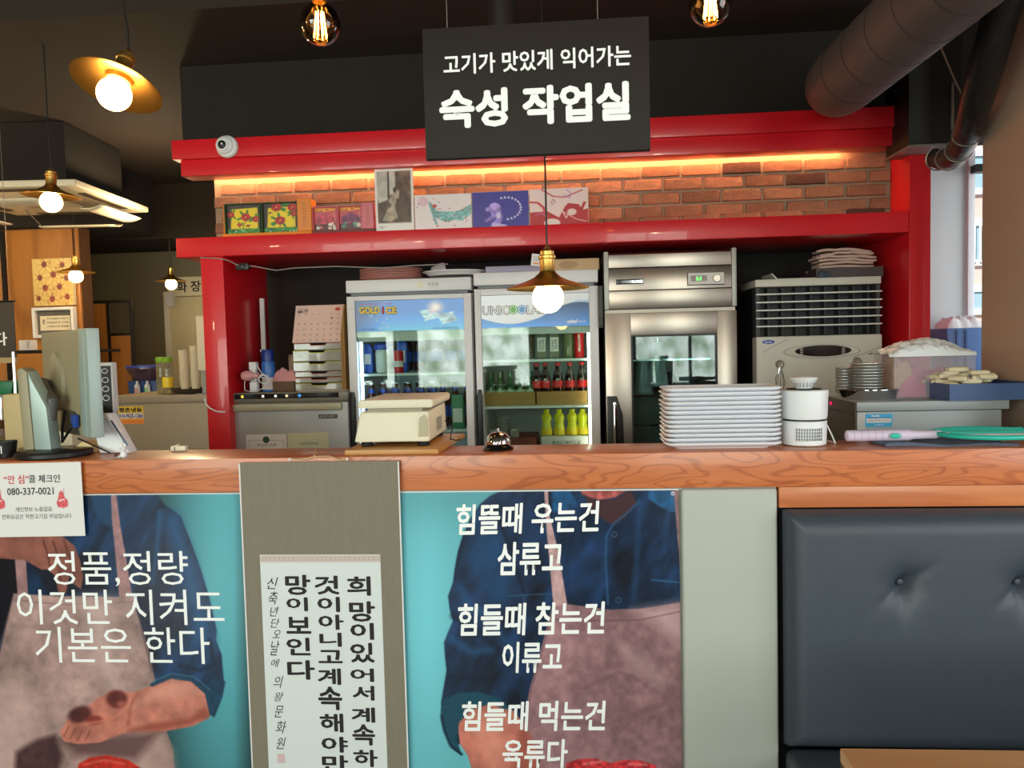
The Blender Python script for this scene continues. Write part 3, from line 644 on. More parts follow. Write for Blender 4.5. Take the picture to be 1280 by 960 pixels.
MB().box(-1.72-px_.x, PW-px_.x, 0, .004, .24-1.05, 1.066-1.05).build('backing_sheet', M_PAPER, P1, smooth=False)
for s_, a, b, c, d in (('정품,정량', 60, 689, 235, 733), ('이것만 지켜도', 21, 737, 280, 781), ('기본은 한다', 44, 784, 262, 829)):
    tpx(P1, s_, a, b, c, d, YC-.0012, M_INKW, weight=.002)
P2 = thing('poster', 'teal poster of an aproned torso with three pairs of brush-lettered lines, right of the scroll', 'poster', (X(520, 700, YC), YC, 1.05))
px_ = P2.location; qx = X(850.5, 780, YC)
sprint(P2, 'printed_sheet', -.52-px_.x, qx-px_.x, .24-1.05, 1.0625-1.05, -.0005, 320, 300, poster2, M_PRINTG, px=True)
MB().box(-.52-px_.x, qx-px_.x, 0, .004, .24-1.05, 1.0655-1.05).build('backing_sheet', M_PAPER, P2, smooth=False)
for s_, a, b, c, d in (('힘뜰때 우는건', 571, 628, 750, 667), ('삼류고', 622, 677, 703, 719), ('힘들때 참는건', 573, 753, 757, 794), ('이류고', 628, 802, 702, 841), ('힘들때 먹는건', 578, 876, 758, 914), ('육류다', 628, 924, 710, 960)):
    tpx(P2, s_, a, b, c, d, YC-.0012, M_INKW, weight=.022, shear=.12, rot=.02)
# the check-in notice
N1 = thing('notice', 'white printed check-in notice taped over the left poster and counter edge', 'notice', (X(0, 620, 1.99), 1.988, Z(50, 620, 1.99)), rot=(0, math.radians(-.6), 0))
nx = N1.location; x1_ = X(104, 620, 1.99)-nx.x
MB().box(-.06, x1_, 0, .001, Z(50, 671, 1.99)-nx.z, Z(50, 579, 1.99)-nx.z).build('paper', M_PAPER, N1, smooth=False)
for s_, a, b, c, d, mm, wt in (('“안 심”', 5, 594, 36, 605, M_INKR, .01), ('콜 체크인', 36, 594, 75, 604, M_INKK, .01), ('080-337-0021', 9, 610, 67, 619, M_INKK, .01), ('개인정보 노출없음', 19, 634, 65, 640, M_INKK, .0), ('전화요금은 작판고기집 부담입니다', 2, 643, 89, 649, M_INKK, .0)):
    tpx(N1, s_, a, b, c, d, 1.9872, mm, weight=wt)
def boot(cv):
    cv.c[:] = np.array([226, 222, 220])/255.
    cv.poly([(55, 10), (75, 45), (98, 60), (95, 88), (60, 96), (15, 90), (5, 70), (20, 50), (30, 20)], (214, 84, 92), 4, 1, .3)
    cv.line([(25, 60), (70, 55)], 6, (245, 225, 225), 4); cv.line([(70, 5), (66, 50)], 4, (150, 60, 60), 4)
for a in (70.5, -8):
    xx = X(a, 628, 1.99)-nx.x; sprint(N1, 'printed_picture', xx, xx+.036, Z(50, 637, 1.99)-nx.z, Z(50, 611, 1.99)-nx.z, -.0006, 24, 24, boot, M_PRINT)

# ================================================================== hanging scroll
SY = 1.984
S = thing('hanging_scroll', 'taupe hanging scroll with brush calligraphy on white paper between the posters', 'scroll', (X(405, 600, SY), SY, Z(400, 577, SY)))
sx0, sx1 = X(300, 578, SY)-S.location.x, X(497, 576, SY)-S.location.x; sz0 = .20-S.location.z
MB().box(sx0, sx1, -.001, .001, sz0, 0).build('silk_mount', mat('taupe_silk', (128, 120, 104), .8, var=.1, vscale=60, bump=.4, bscale=600, stretch=(1, 1, .2)), S, smooth=False)
for s_ in (sx0-.0035, sx1): MB().box(s_, s_+.0035, -.0018, .0016, sz0, -.002).build('edge_strip', M_PAPER, S)
MB().cyl((sx0-.004, .0065, -.0062), .005, sx1-sx0+.008, 12, 'x').build('top_rod', mat('taupe_silk', (128, 120, 104)), S)
pz0, pz1 = .24-S.location.z, Z(400, 703, SY)-S.location.z
qx0, qx1 = X(327, 740, SY)-S.location.x, X(477, 740, SY)-S.location.x
MB().box(qx0, qx1, -.0016, -.0011, pz0, Z(400, 693, SY)-S.location.z).build('rice_paper', mat('rice_paper', (214, 218, 218), .8, var=.02), S, smooth=False)
def lace(cv):
    cv.c[:] = np.array([206, 196, 190])/255.
    for i in range(26):
        cv.ell(2+i*3.9, 50, 1.4, 30, (170, 140, 128), .6, .8); cv.ell(2+i*3.9, 50, .8, 16, (206, 196, 190), .5, .9); cv.line([(3.8+i*3.9, 10), (4.6+i*3.9, 50), (3.6+i*3.9, 90)], .5, (160, 130, 120), .5, .8)
sprint(S, 'patterned_band', qx0, qx1, Z(400, 703, SY)-S.location.z, Z(400, 693.2, SY)-S.location.z, -.0020, 300, 10, lace, M_PRINT)
M_SUMI = mat('sumi_ink', (34, 28, 30), .7, var=.1)
C_ = lambda u, v: (290+u/3.69, 700+v/3.69)
cols = [('희', 530, 75, 640, 165), ('망', 540, 190, 660, 285), ('이', 545, 290, 655, 368), ('있', 545, 382, 658, 474), ('어', 545, 500, 655, 562), ('서', 555, 580, 657, 648), ('계', 550, 680, 660, 750), ('속', 555, 758, 660, 855), ('하', 560, 875, 672, 955), ('지', 562, 975, 676, 1050),
        ('것', 380, 72, 495, 160), ('이', 393, 170, 498, 240), ('아', 398, 252, 515, 322), ('니', 403, 335, 506, 400), ('고', 398, 415, 510, 476), ('계', 395, 500, 503, 576), ('속', 398, 584, 508, 692), ('해', 405, 708, 514, 795), ('야', 412, 815, 535, 888), ('만', 415, 900, 536, 980),
        ('망', 245, 68, 362, 162), ('이', 250, 172, 350, 236), ('보', 250, 262, 365, 340), ('인', 250, 358, 362, 440), ('다', 255, 462, 382, 552)]
for ch, a, b, c, d in cols:
    q, r = C_(a, b), C_(c, d); tpx(S, ch, q[0], q[1], r[0], r[1], SY-.0022, M_SUMI, weight=.028)
for ch, a, b, c, d in [('신', 162, 80, 214, 134), ('축', 168, 145, 212, 205), ('년', 174, 215, 216, 260), ('단', 178, 270, 220, 312), ('오', 185, 322, 224, 360), ('날', 176, 372, 220, 440), ('에', 180, 456, 222, 494), ('의', 190, 535, 238, 590), ('왕', 195, 610, 238, 652), ('문', 196, 672, 238, 726), ('화', 200, 742, 250, 800), ('원', 205, 818, 250, 872)]:
    q, r = C_(a, b), C_(c, d); tpx(S, ch, q[0], q[1], r[0], r[1], SY-.0022, M_SUMI, weight=.0, shear=.35)
q, r = C_(210, 893), C_(246, 934)
def seal(cv):
    cv.c[:] = np.array([206, 168, 172])/255.
    for k in range(4): cv.line([(12+k*25, 8), (12+k*25, 92)], 6, (226, 214, 216), 4, .8); cv.line([(8, 15+k*23), (92, 15+k*23)], 5, (224, 210, 212), 4, .6)
sprint(S, 'red_seal', X(q[0], q[1], SY)-S.location.x, X(r[0], r[1], SY)-S.location.x, Z(q[0], r[1], SY)-S.location.z, Z(q[0], q[1], SY)-S.location.z, -.0022, 24, 24, seal, M_PRINT)
# cord of the scroll looping up onto the counter
l_ = S.location
cp = [Vector((X(362, 575, SY), SY, Z(362, 575, SY)+.002)), Vector((X(375, 571, SY), SY-.001, ZC-.004)), Vector((X(392, 570, 1.99), 1.996, ZC+.003)), Vector((X(410, 570, 1.99), 2.0, ZC+.003)), Vector((X(425, 573, SY), SY-.001, ZC-.005)), Vector((X(434, 575, SY), SY, Z(434, 575, SY)+.002))]
MB().tube([p-l_ for p in cp], .0016, 8).build('hanging_cord', mat('cord_beige', (206, 176, 130), .7), S)
for k in (0, 5): MB().sph(cp[k]-l_, .0038, 12, 8).build('cord_knot', M_PAPER, S)
cp2 = [cp[2]+Vector((.0, .0, .003)), Vector((X(394, 566, 2.05), 2.06, ZC+.003)), Vector((X(394, 561, 2.15), 2.15, ZC+.003))]
MB().tube([p-l_ for p in cp2], .0014, 8).build('hanging_cord', mat('cord_beige', (206, 176, 130), .7), S)
# ================================================================== things on the red shelf (z = 2.0)
ZS = 2.0005
def shelf_x(px, py, y): return X(px, py, y)
M_ORG = mat('orange_card', (226, 128, 30), .6); M_PINKC = mat('pink_card', (214, 110, 120), .6); M_DGREEN = mat('dark_green_card', (52, 78, 40), .6); M_MAROON = mat('maroon_card', (120, 60, 60), .6)
def flower(cv, x, y, r, col=(196, 34, 34)):
    for k in range(7):
        a = k*.9; cv.ell(x+math.cos(a)*r*.55, y+math.sin(a)*r*.55, r*.55, r*.5, tuple(int(v*(1-.12*(k % 3))) for v in col), 2, .95)
    cv.ell(x, y, r*.2, r*.2, (230, 160, 60), 2, .9)
def leaf(cv, x, y, r, a): cv.ell(x, y, r, r*.4, (52, 120, 40), 2, .95, rot=a)
def floral(seed, fl):
    def f(cv):
        cv.c[:] = np.array([62, 44, 44])/255.; cv.poly([(14, 14), (92, 10), (92, 84), (10, 84)], (232, 202, 20), 2)
        cv.poly([(0, 82), (100, 82), (100, 100), (0, 100)], (48, 120, 38), 3, 1, .5); r = random.Random(seed)
        for (x, y, q) in fl:
            for k in range(5): a = r.uniform(0, 6.28); leaf(cv, x+math.cos(a)*q*1.5, y+math.sin(a)*q*1.3, q*.7, a)
        for (x, y, q) in fl: flower(cv, x, y, q)
        cv.line([(45, 86), (50, 66), (62, 50)], 2, (90, 60, 20), 2)
        for k in range(8): cv.ell(r.uniform(5, 95), r.uniform(86, 97), 2, 2, (160, 220, 200), 1.5)
    return f
def gift_box(x0p, x1p, yl, label, mt, panels, spine, Y=3.64, H=.155, name='gift_box'):
    xa, xb = x0p, x1p
    t = thing(name, label, 'gift box', ((xa+xb)/2, Y, ZS)); W = (xb-xa)/2
    MB().box(-W, W, .0, .075, 0, .018).box(-W, W, .060, .075, .018, H).box(-W, -W+.006, .02, .0599, .018, H-.01).build('tray', mt, t, bevel=.001)
    for k, (a, b, fn, fm) in enumerate(panels):
        ax, bx = -W+2*W*a, -W+2*W*b
        MB().box(ax, ax+.005, .012, .0598, .0185, H-.004).box(bx-.005, bx, .012, .0598, .0185, H-.004).box(ax+.0051, bx-.0051, .012, .0598, H-.009, H-.004).build('panel_frame', fm, t)
        sprint(t, 'printed_panel', ax+.0055, bx-.0055, .0187, H-.0095, .030, 70, 60, fn, M_PRINT)
    a, b, sm, txt = spine; MB().box(-W+2*W*a, -W+2*W*b, -.002, .055, .0185, H+.004).build('spine', sm, t, bevel=.0015)
    def tick(cv):
        cv.c[:] = np.array(linv(sm)); r = random.Random(3)
        for k in range(9): cv.line([(44+r.uniform(-10, 0), 12+k*9), (60+r.uniform(-8, 8), 12+k*9+r.uniform(-2, 3))], 2.5, (140, 70, 40), 3, .7)
    sprint(t, 'spine_print', -W+2*W*a+.003, -W+2*W*b-.003, .022, H, -.0024, 16, 40, tick, M_PRINT)
    return t
def linv(m):
    c = m.node_tree.nodes['Mix'].inputs[6].default_value[:3]; c = np.array(c)*1.05; return np.where(c <= .0031308, c*12.92, 1.055*c**(1/2.4)-.055)
f1 = floral(1, [(12, 32, 10), (56, 42, 13), (86, 50, 10), (36, 68, 6), (62, 72, 4)]); f2 = floral(2, [(38, 12, 14), (84, 14, 13), (48, 58, 14), (88, 36, 9), (20, 30, 3)])
def books(seed):
    def f(cv):
        cv.c[:] = np.array([206, 86, 100])/255.; r = random.Random(seed); cv.c *= (1+.25*(fbm(cv.x, cv.y*3, 30)-.5))[:, None]
        cv.poly([(0, 0), (100, 0), (100, 14), (0, 18)], (216, 140, 50), 3, 1, .5); cv.poly([(0, 72), (100, 68), (100, 100), (0, 100)], (96, 44, 46), 4)
        cv.poly([(10, 40), (50, 24), (95, 42), (98, 66), (8, 68)], (110, 50, 96) if seed == 2 else (190, 62, 84), 14, .9, .6)
        for k in range(9):
            x, y = r.uniform(5, 85), r.uniform(62, 84); w, h = r.uniform(8, 18), r.uniform(6, 14); c = r.choice([(225, 220, 205), (120, 170, 190), (200, 80, 90), (230, 190, 180), (90, 150, 140)])
            cv.poly([(x, y), (x+w, y-2), (x+w+1, y+h), (x+1, y+h)], c, 1.5, 1, .2)
        cv.line([(88, 20), (92, 60)], 1.6, (230, 180, 150), 1.5)
    return f
gift_box(X(279, 270, 3.66), X(391, 270, 3.66), 0, 'orange gift box with two yellow red-flower panels, leftmost on the red shelf', M_ORG,
         [(.02, .42, f1, M_DGREEN), (.43, .84, f2, M_DGREEN)], (.845, 1., M_ORG, ''), H=.168)
gift_box(X(387, 270, 3.66)+.012, X(469, 270, 3.66), 0, 'pink gift box with two book-picture panels beside the orange one', M_MAROON,
         [(.01, .40, books(1), M_PINKC), (.41, .80, books(2), M_PINKC)], (.805, .99, M_PINKC, ''), H=.138)
def photo_ladies(cv):
    cv.c[:] = np.array([236, 232, 226])/255.
    cv.poly([(6, 5), (94, 5), (94, 86), (6, 86)], (96, 74, 62), 1, 1, .35)
    cv.poly([(6, 5), (34, 5), (32, 48), (6, 50)], (190, 182, 172), 2, 1, .15); cv.poly([(38, 5), (54, 5), (54, 40), (38, 42)], (200, 192, 180), 2, 1, .1)
    cv.line([(36, 5), (36, 44)], 2.5, (50, 38, 34), 1); cv.poly([(60, 5), (94, 5), (94, 60), (84, 30), (70, 24)], (120, 92, 76), 3, 1, .4)
    cv.ell(52, 34, 4, 4.5, (60, 44, 38), 1.5); cv.ell(67, 28, 4, 4.5, (80, 54, 44), 1.5); cv.ell(58, 27, 4, 4, (90, 60, 48), 1.5)
    cv.poly([(50, 38), (58, 42), (52, 60), (58, 78), (38, 84), (16, 82), (30, 66), (42, 58), (34, 52)], (172, 156, 136), 2, 1, .3)
    cv.poly([(62, 34), (74, 34), (80, 50), (78, 80), (58, 80), (56, 60)], (92, 72, 60), 2, 1, .3); cv.poly([(56, 34), (64, 36), (62, 48), (54, 46)], (190, 170, 150), 2)
    cv.poly([(8, 44), (34, 46), (32, 50), (8, 54)], (210, 200, 184), 2)
    cv.line([(8, 91), (26, 91)], .8, (150, 146, 140), .6); cv.line([(8, 94), (20, 94)], .8, (150, 146, 140), .6)
def bird(cv):
    cv.c[:] = np.array([238, 226, 228])/255.; cv.ell(15, 18, 9, 14, (232, 190, 206), 2, .9); r = random.Random(4)
    cv.poly([(26, 22), (34, 36), (40, 46), (56, 48), (70, 50), (84, 44), (100, 30), (100, 56), (84, 76), (70, 72), (58, 78), (44, 72), (34, 60)], (122, 178, 178), 2, 1, .35, 5)
    cv.poly([(24, 20), (28, 20), (40, 84), (36, 84)], (120, 170, 175), 2); cv.ell(35, 32, 4, 5, (190, 66, 50), 1.5)
    for k in range(26): x, y = r.uniform(30, 96), r.uniform(35, 90); cv.ell(x, y, 1.3, 2.4, (236, 228, 228) if k % 2 else (200, 90, 80), 1, .8, rot=r.uniform(0, 3))
    for k in range(10): cv.ell(r.uniform(3, 95), r.uniform(10, 92), 1, 1.8, (190, 60, 60), .8)
def blue(cv):
    cv.c[:] = np.array([64, 54, 150])/255.
    for k in range(14): a = -1.9+k*.26; cv.poly([(60+26*math.cos(a)-2, 46+30*math.sin(a)+3), (60+26*math.cos(a), 46+30*math.sin(a)-4), (60+26*math.cos(a)+3, 46+30*math.sin(a)+3)], (226, 216, 240), 1)
    cv.ell(40, 42, 10, 12, (176, 150, 220), 2, 1, .3); cv.poly([(30, 50), (50, 48), (54, 70), (50, 88), (30, 96), (38, 80), (44, 70), (24, 84), (20, 78), (34, 64)], (150, 124, 206), 2, 1, .3)
    cv.poly([(34, 84), (60, 92), (62, 99), (34, 98)], (200, 180, 228), 2); cv.ell(27, 48, 4, 6, (170, 150, 220), 2); cv.ell(46, 66, 4, 9, (214, 200, 236), 2)
def redp(cv):
    cv.c[:] = np.array([236, 208, 204])/255.; cr = (184, 44, 50)
    cv.poly([(0, 62), (30, 60), (50, 78), (60, 50), (66, 40), (84, 44), (90, 60), (100, 56), (100, 100), (0, 100)], cr, 2)
    cv.line([(0, 34), (14, 36), (24, 50), (30, 84), (40, 96)], 5, (206, 70, 80), 1.5); cv.line([(20, 0), (40, 20), (60, 24), (90, 6)], 3, (200, 70, 80), 1.5); cv.line([(64, 4), (72, 16), (68, 26), (58, 18)], 2, (186, 130, 190), 1)
    cv.ell(38, 92, 14, 12, (234, 214, 206), 1.5); cv.ell(72, 64, 8, 9, (236, 206, 200), 1.5); cv.line([(56, 60), (62, 80), (66, 70)], 2, (236, 200, 196), 1)
    cv.line([(94, 40), (88, 60), (96, 84)], 5, cr, 1.5); cv.line([(10, 70), (20, 64), (26, 72)], 2, (190, 120, 170), 1); cv.line([(38, 44), (44, 34), (40, 28), (36, 40)], 1.6, (190, 110, 130), 1); cv.line([(50, 56), (80, 84), (96, 90)], 1.6, (236, 206, 200), 1)
def standing_print(xa, xb, H, fn, label, name='printed_box', th=.02, Y=3.66, cat='print', rz=0):
    t = thing(name, label, cat, ((xa+xb)/2, Y, ZS), rz); W = (xb-xa)/2
    MB().box(-W, W, 0, th, 0, H).build('body', M_PAPER, t, bevel=.001)
    sprint(t, 'printed_face', -W+.001, W-.001, .001, H-.001, -.0006, 90, 80, fn, M_PRINT); return t
a = [X(p, 285, 3.66) for p in (470, 518, 519, 590, 591, 661.5, 662.5, 736)]
standing_print(a[0], a[1], .302, photo_ladies, 'tall white card with an old sepia photo of two women by a window', 'photo_card', .006, cat='photo card')
standing_print(a[2], a[3], Z(555, 242, 3.66)-Z(555, 287, 3.66), bird, 'white box with a teal feathery drawing, right of the sepia photo')
standing_print(a[4], a[5], Z(626, 238, 3.66)-Z(626, 284, 3.66), blue, 'deep blue box with a pale violet figure, middle of the three boxes')
standing_print(a[6], a[7], Z(700, 234, 3.66)-Z(700, 281, 3.66), redp, 'pink box with red swirls, rightmost on the red shelf')

# ================================================================== lamps
M_GLOBE = mat('lamp_globe', (255, 240, 210), .3, emit=(255, 206, 130), es=22, var=0)
def pendant(px, py, Y, label, tilt=0., ceil=2.845, tilt2=0., shade_r=.122):
    p = at(px, py, Y); t = thing('pendant_lamp', label, 'lamp', tuple(p), group='brass disc pendant lamps')
    R = Matrix.Rotation(tilt, 4, 'Y') @ Matrix.Rotation(tilt2, 4, 'X')
    b = MB().sph((0, 0, -.002), .0465, 28, 16).xform(R); g = b.build('globe', M_GLOBE, t)
    b = MB(); sh = [(.036, .062), (.040, .058), (.060, .048), (.095, .036), (shade_r, .026), (shade_r+.0012, .0235), (shade_r-.002, .0235), (.092, .032), (.058, .044), (.034, .052)]
    b.lathe(sh, 48, caps=False).xform(R).build('shade', M_BRASS, t)
    b = MB().lathe([(.034, .040), (.036, .062), (.026, .070), (.022, .078), (.0225, .110), (.026, .113), (.026, .120), (.021, .123), (.021, .134), (.010, .140), (.006, .150)], 28).xform(R); b.build('socket', M_BRASS, t)
    top = R @ Vector((0, 0, .148)); k = [top, top+Vector((0, 0, .06)), Vector((top.x*.6, top.y*.6, .35)), Vector((top.x*.6, top.y*.6, ceil-p.z))]
    if k[3].z > k[2].z: MB().tube(k, .0028, 8).build('cord', M_BLACK, t)
    else: MB().tube([k[0], Vector((k[0].x, k[0].y, ceil-p.z))], .0028, 8).build('cord', M_BLACK, t)
    return t
pendant(685, 371, 2.30, 'brass pendant lamp hanging in front of the right drinks fridge', 0, 3.02)
pendant(143, 117, 2.14, 'brass pendant lamp tilted sideways, at the upper left', math.radians(8), 3.02, math.radians(-20))
pendant(64, 252, 3.35, 'brass pendant lamp in front of the ceiling air conditioner', math.radians(3))
pendant(95, 345, 5.20, 'small far pendant lamp in front of the sunflower picture')
pendant(214, 355, 6.30, 'small far pendant lamp beside the restroom sign')
M_AMB = glass_mat('amber_bulb_glass', (255, 205, 140), 1.6)
M_FIL = mat('bulb_filament', (255, 200, 120), emit=(255, 190, 100), es=60, var=0)
def edison(px, py, Y, label):
    p = at(px, py, Y); t = thing('filament_bulb', label, 'bulb', tuple(p), group='amber filament globe bulbs')
    prof = [(.0535*math.sin(a), -.0535*math.cos(a)) for a in [PI*i/22 for i in range(19)]]+[(.018, .056), (.0165, .062)]
    MB().lathe(prof, 36, caps=False).build('glass_globe', M_AMB, t)
    for k in range(8):
        a = 2*PI*k/8; r1, r2 = .010, .017
        MB().tube([(r1*math.cos(a), r1*math.sin(a), .030), (r2*math.cos(a), r2*math.sin(a), -.034)], .0014, 6).build('filament', M_FIL, t)
    MB().tube([(0, 0, .056), (0, 0, .03)], .004, 8).build('stem', M_GLASS, t)
    MB().lathe([(.018, .056), (.019, .062), (.019, .09), (.022, .092), (.022, .125), (.006, .135)], 24).build('socket', M_BRASS, t)
    MB().tube([(0, 0, .13), (0, 0, 3.02-p.z)], .003, 8).build('cord', M_BLACK, t)
edison(400, 30, 2.0, 'amber globe filament bulb at the top, left of the hanging sign')
edison(888, 5, 2.0, 'amber globe filament bulb cut by the top edge, right of the hanging sign')

# ceiling air conditioner with deflector blades
n_ = atz(95, 231, 2.44); r_ = atz(186, 265, 2.44); e1 = (r_-n_); L1 = e1.length; e1.normalize(); e2 = Vector((-e1.y, e1.x, 0))
if e2.x > 0: e2 = -e2
t = thing('ceiling_air_conditioner', 'white square ceiling air conditioner with curved deflector blades at the left', 'air conditioner', (n_.x, n_.y, 2.44), math.atan2(e1.y, e1.x))
L2 = L1; sg = 1 if (Matrix.Rotation(t.rotation_euler.z, 3, 'Z').inverted() @ e2).y > 0 else -1
def ybox(mb, x0, x1, y0, y1, z0, z1): return mb.box(x0, x1, *sorted((y0*sg, y1*sg)), z0, z1)
M_AC = mat('ac_ivory', (226, 216, 190), .45)
ybox(MB(), 0, L1, 0, L2, -.005, .035).build('panel', M_AC, t, bevel=.012, seg=3)
ybox(MB(), .12, L1-.12, .12, L2-.12, .036, .40).build('casing', M_DARK, t)
for k, (a_, b_, c_, d_) in enumerate(((.2, L1-.2, .05, .10), (.2, L1-.2, L2-.10, L2-.05), (.05, .10, .2, L2-.2), (L1-.10, L1-.05, .2, L2-.2))): ybox(MB(), a_, b_, c_, d_, -.012, -.0055).build('air_slot', mat('ac_slot', (70, 58, 40), .6), t, bevel=.002)
ybox(MB(), .3, L1-.3, .3, L2-.3, -.014, -.0055).build('intake_grille', mat('ac_grille', (196, 184, 156), .5), t, bevel=.003)
cx, cy = L1/2, L2/2*sg
for k in range(4):
    a = k*PI/2+PI/4*0; b = MB(); c_, s_ = math.cos(a), math.sin(a)
    def bl(u, v, c_=c_, s_=s_): x = -.26+.52*u; y = L1*.40+.13*v; z = -.10-.03*v+.05*v*v; return (cx+x*c_-y*s_, cy+x*s_+y*c_, z)
    b.grid(bl, 8, 5); o = b.build('deflector_blade', M_AC, t); sm = o.modifiers.new('th', 'SOLIDIFY'); sm.thickness = .006
    MB().tube([(cx-(L1*.42)*s_-.24*c_, cy+(L1*.42)*c_-.24*s_, -.105), (cx-.2*s_-.24*c_, cy+.2*c_-.24*s_, -.014)], .004, 6).build('blade_arm', M_DSTEEL, t)
# dark beam casing above
# ================================================================== kitchen: back row of appliances
def rows_z(py, px, Y): return Z(px, py, Y)
M_FRW = mat('fridge_white', (214, 212, 214), .35, var=.02)
M_LINER = mat('fridge_liner', (176, 188, 190), .5, var=.03)
M_SEAL = mat('grey_gasket', (120, 124, 128), .6)
def showcase(x0, x1, Y, zt, label, gx0, gx1, zb1, zg1, shelves, banner, lightcol, hand_x, hp):
    t = thing('display_fridge', label, 'fridge', ((x0+x1)/2, Y, 0)); W = (x1-x0)/2; ox = t.location.x; D = .6
    g0, g1 = gx0-ox, gx1-ox
    b = MB().box(-W, -W+.03, .045, D, .04, zt-.075).box(W-.03, W, .045, D, .04, zt-.075).box(-W+.0301, W-.0301, .045, D, .04, .12).box(-W+.0301, W-.0301, .045, D, zt-.30, zt-.075)
    b.build('cabinet', M_FRW, t, bevel=.002)
    MB().box(-W+.0302, W-.0302, D-.03, D-.002, .121, zt-.301).build('back_liner', M_LINER, t)
    MB().box(-W, W, .0, D, zt-.062, zt).build('header', M_FRW, t, bevel=.006)
    MB().box(-W+.02, W-.02, .02, D-.02, zt-.0745, zt-.0625).build('header_gap', M_SEAL, t)
    zd = zt-.078
    b = MB().box(-W+.002, g0, 0, .04, .12, zd).box(g1, W-.002, 0, .04, .12, zd).box(g0+.0002, g1-.0002, 0, .04, zb1, zd).box(g0+.0002, g1-.0002, 0, .04, .12, .2)
    b.build('door_frame', M_FRW, t, bevel=.0025)
    MB().box(g0+.0003, g1-.0003, .012, .016, .2003, zb1-.0004).build('door_glass', M_GLASS, t, smooth=False)
    sprint(t, 'banner', g0+.001, g1-.001, zg1, zb1-.001, .0105, 150, 60, banner, M_PRINTG)
    MB().box(g0+.0004, g1-.0004, .0108, .0117, zg1, zb1-.0006).build('banner_panel', M_PAPER, t, smooth=False)
    MB().box(-W+.02, W-.02, .02, D-.05, .0, .039).build('base', M_BLACK, t)
    for z in shelves: 
        b = MB().box(-W+.031, W-.031, .07, .078, z-.012, z); 
        for k in range(14): b.box(-W+.034+k*(2*W-.075)/13, -W+.039+k*(2*W-.075)/13, .078, D-.035, z-.006, z-.001)
        b.build('wire_shelf', mat('shelf_white', (225, 230, 232), .4), t)
    lt = MB().box(hp*(W-.05)-.006, hp*(W-.05)+.006, .055, .065, .3, zg1-.02).build('light_tube', mat('led_tube_'+label[:5], lightcol, emit=lightcol, es=7), t)
    h = MB().prism([(hand_x-.014, .62), (hand_x+.014, .62), (hand_x+.014, 1.20), (hand_x+.008, 1.235), (hand_x-.008, 1.235), (hand_x-.014, 1.20)], -.022, -.0003); h.build('handle', M_BLACK, t, bevel=.005)
    return t
FY = 3.70
def ice_banner(cv):
    cv.c[:] = np.array([60, 140, 205])/255.*(1+np.clip((cv.y-40)/60, 0, 1)*.45)[:, None]; cv.c *= (.55+.45*np.clip(cv.x/28, 0, 1))[:, None]
    cv.c[:, 2] = np.clip(cv.c[:, 2]+.10, 0, 1)
    r = random.Random(2)
    for k in range(9):
        x, y = r.uniform(2, 30), r.uniform(20, 92)
        for q in range(3): a = q*PI/3; cv.line([(x-2*math.cos(a), y-6*math.sin(a)), (x+2*math.cos(a), y+6*math.sin(a))], .6, (170, 205, 240), .6, .7)
    for (x, y, s, a) in ((68, 50, 9, .3), (84, 62, 10, -.4)):
        cv.poly([(x-s, y-14), (x+s*.6, y-20), (x+s, y+10), (x-s*.4, y+20)], (196, 232, 240), 2, .85, .5); cv.line([(x-s, y-14), (x+2, y-4), (x+s, y+10)], 1, (90, 150, 180), 1, .7); cv.line([(x+s*.6, y-20), (x+2, y-4), (x-s*.4, y+20)], 1, (240, 250, 255), 1, .9)
    cv.ell(74, 26, 7, 20, (236, 214, 226), 6, .85); cv.ell(74, 26, 3, 9, (255, 250, 250), 4)
def uni_banner(cv):
    cv.c[:] = np.array([232, 236, 242])/255.; X_ = cv.x
    lo = 68+16*np.sin((X_-5)/34.)*1.0
    c = np.where(X_ < 55, 70+18*np.sin((X_)/55*PI), 70-44*np.sin((X_-55)/45*PI*.62)**1.0)
    m = np.clip((cv.y-c)/1.5, 0, 1)[:, None]; col = np.array([58, 130, 205])/255.*(1+.35*np.clip((cv.y-70)/40, -1, 1))[:, None]; cv.c = cv.c*(1-m)+col*m
    c2 = np.where(X_ < 60, 200, 60-40*np.sin((X_-60)/40*PI*.55)); m2 = (np.clip((cv.y-c2)/1.5, 0, 1)*(1-m[:, 0])*.6)[:, None]; cv.c = cv.c*(1-m2)+np.array([140, 186, 226])/255.*m2
    cv.line([(66, 30), (80, 18), (100, 22)], 1, (170, 200, 230), 1, .7)
f1x0, f1x1 = X(433.5, 400, FY), X(590, 400, FY); f2x0, f2x1 = X(593, 400, FY), X(748.5, 400, FY)
g1 = (X(444, 400, FY), X(580, 400, FY)); g2 = (X(601.5, 400, FY), X(737, 400, FY))
zb1, zb2 = Z(512, 374.5, FY), Z(670, 367.5, FY)-.0; zg1_, zg2_ = Z(512, 413, FY), Z(670, 408.5, FY)
shA = [Z(520, 466, 3.78), Z(520, 466, 3.78)-.285, Z(520, 466, 3.78)-.57]
shB = [Z(670, 449, 3.78), Z(670, 507, 3.78), Z(670, 507, 3.78)-.335]
R1 = showcase(f1x0, f1x1, FY, 1.780, 'left white drinks fridge with a blue icy banner on its glass door', g1[0], g1[1], zb1, zg1_, shA, ice_banner, (205, 226, 255), -(f1x1-f1x0)/2+.018-0, -1)
R2 = showcase(f2x0, f2x1, FY, 1.797, 'right white drinks fridge with a white and blue wave banner on its glass door', g2[0], g2[1], zb2, zg2_, shB, uni_banner, (255, 250, 225), -(f2x1-f2x0)/2+.018, 1)
M_GOLD = mat('gold_letters', (232, 200, 70), .4); M_NAVY = mat('navy_ink', (30, 50, 110), .5)
YB = FY+.0097
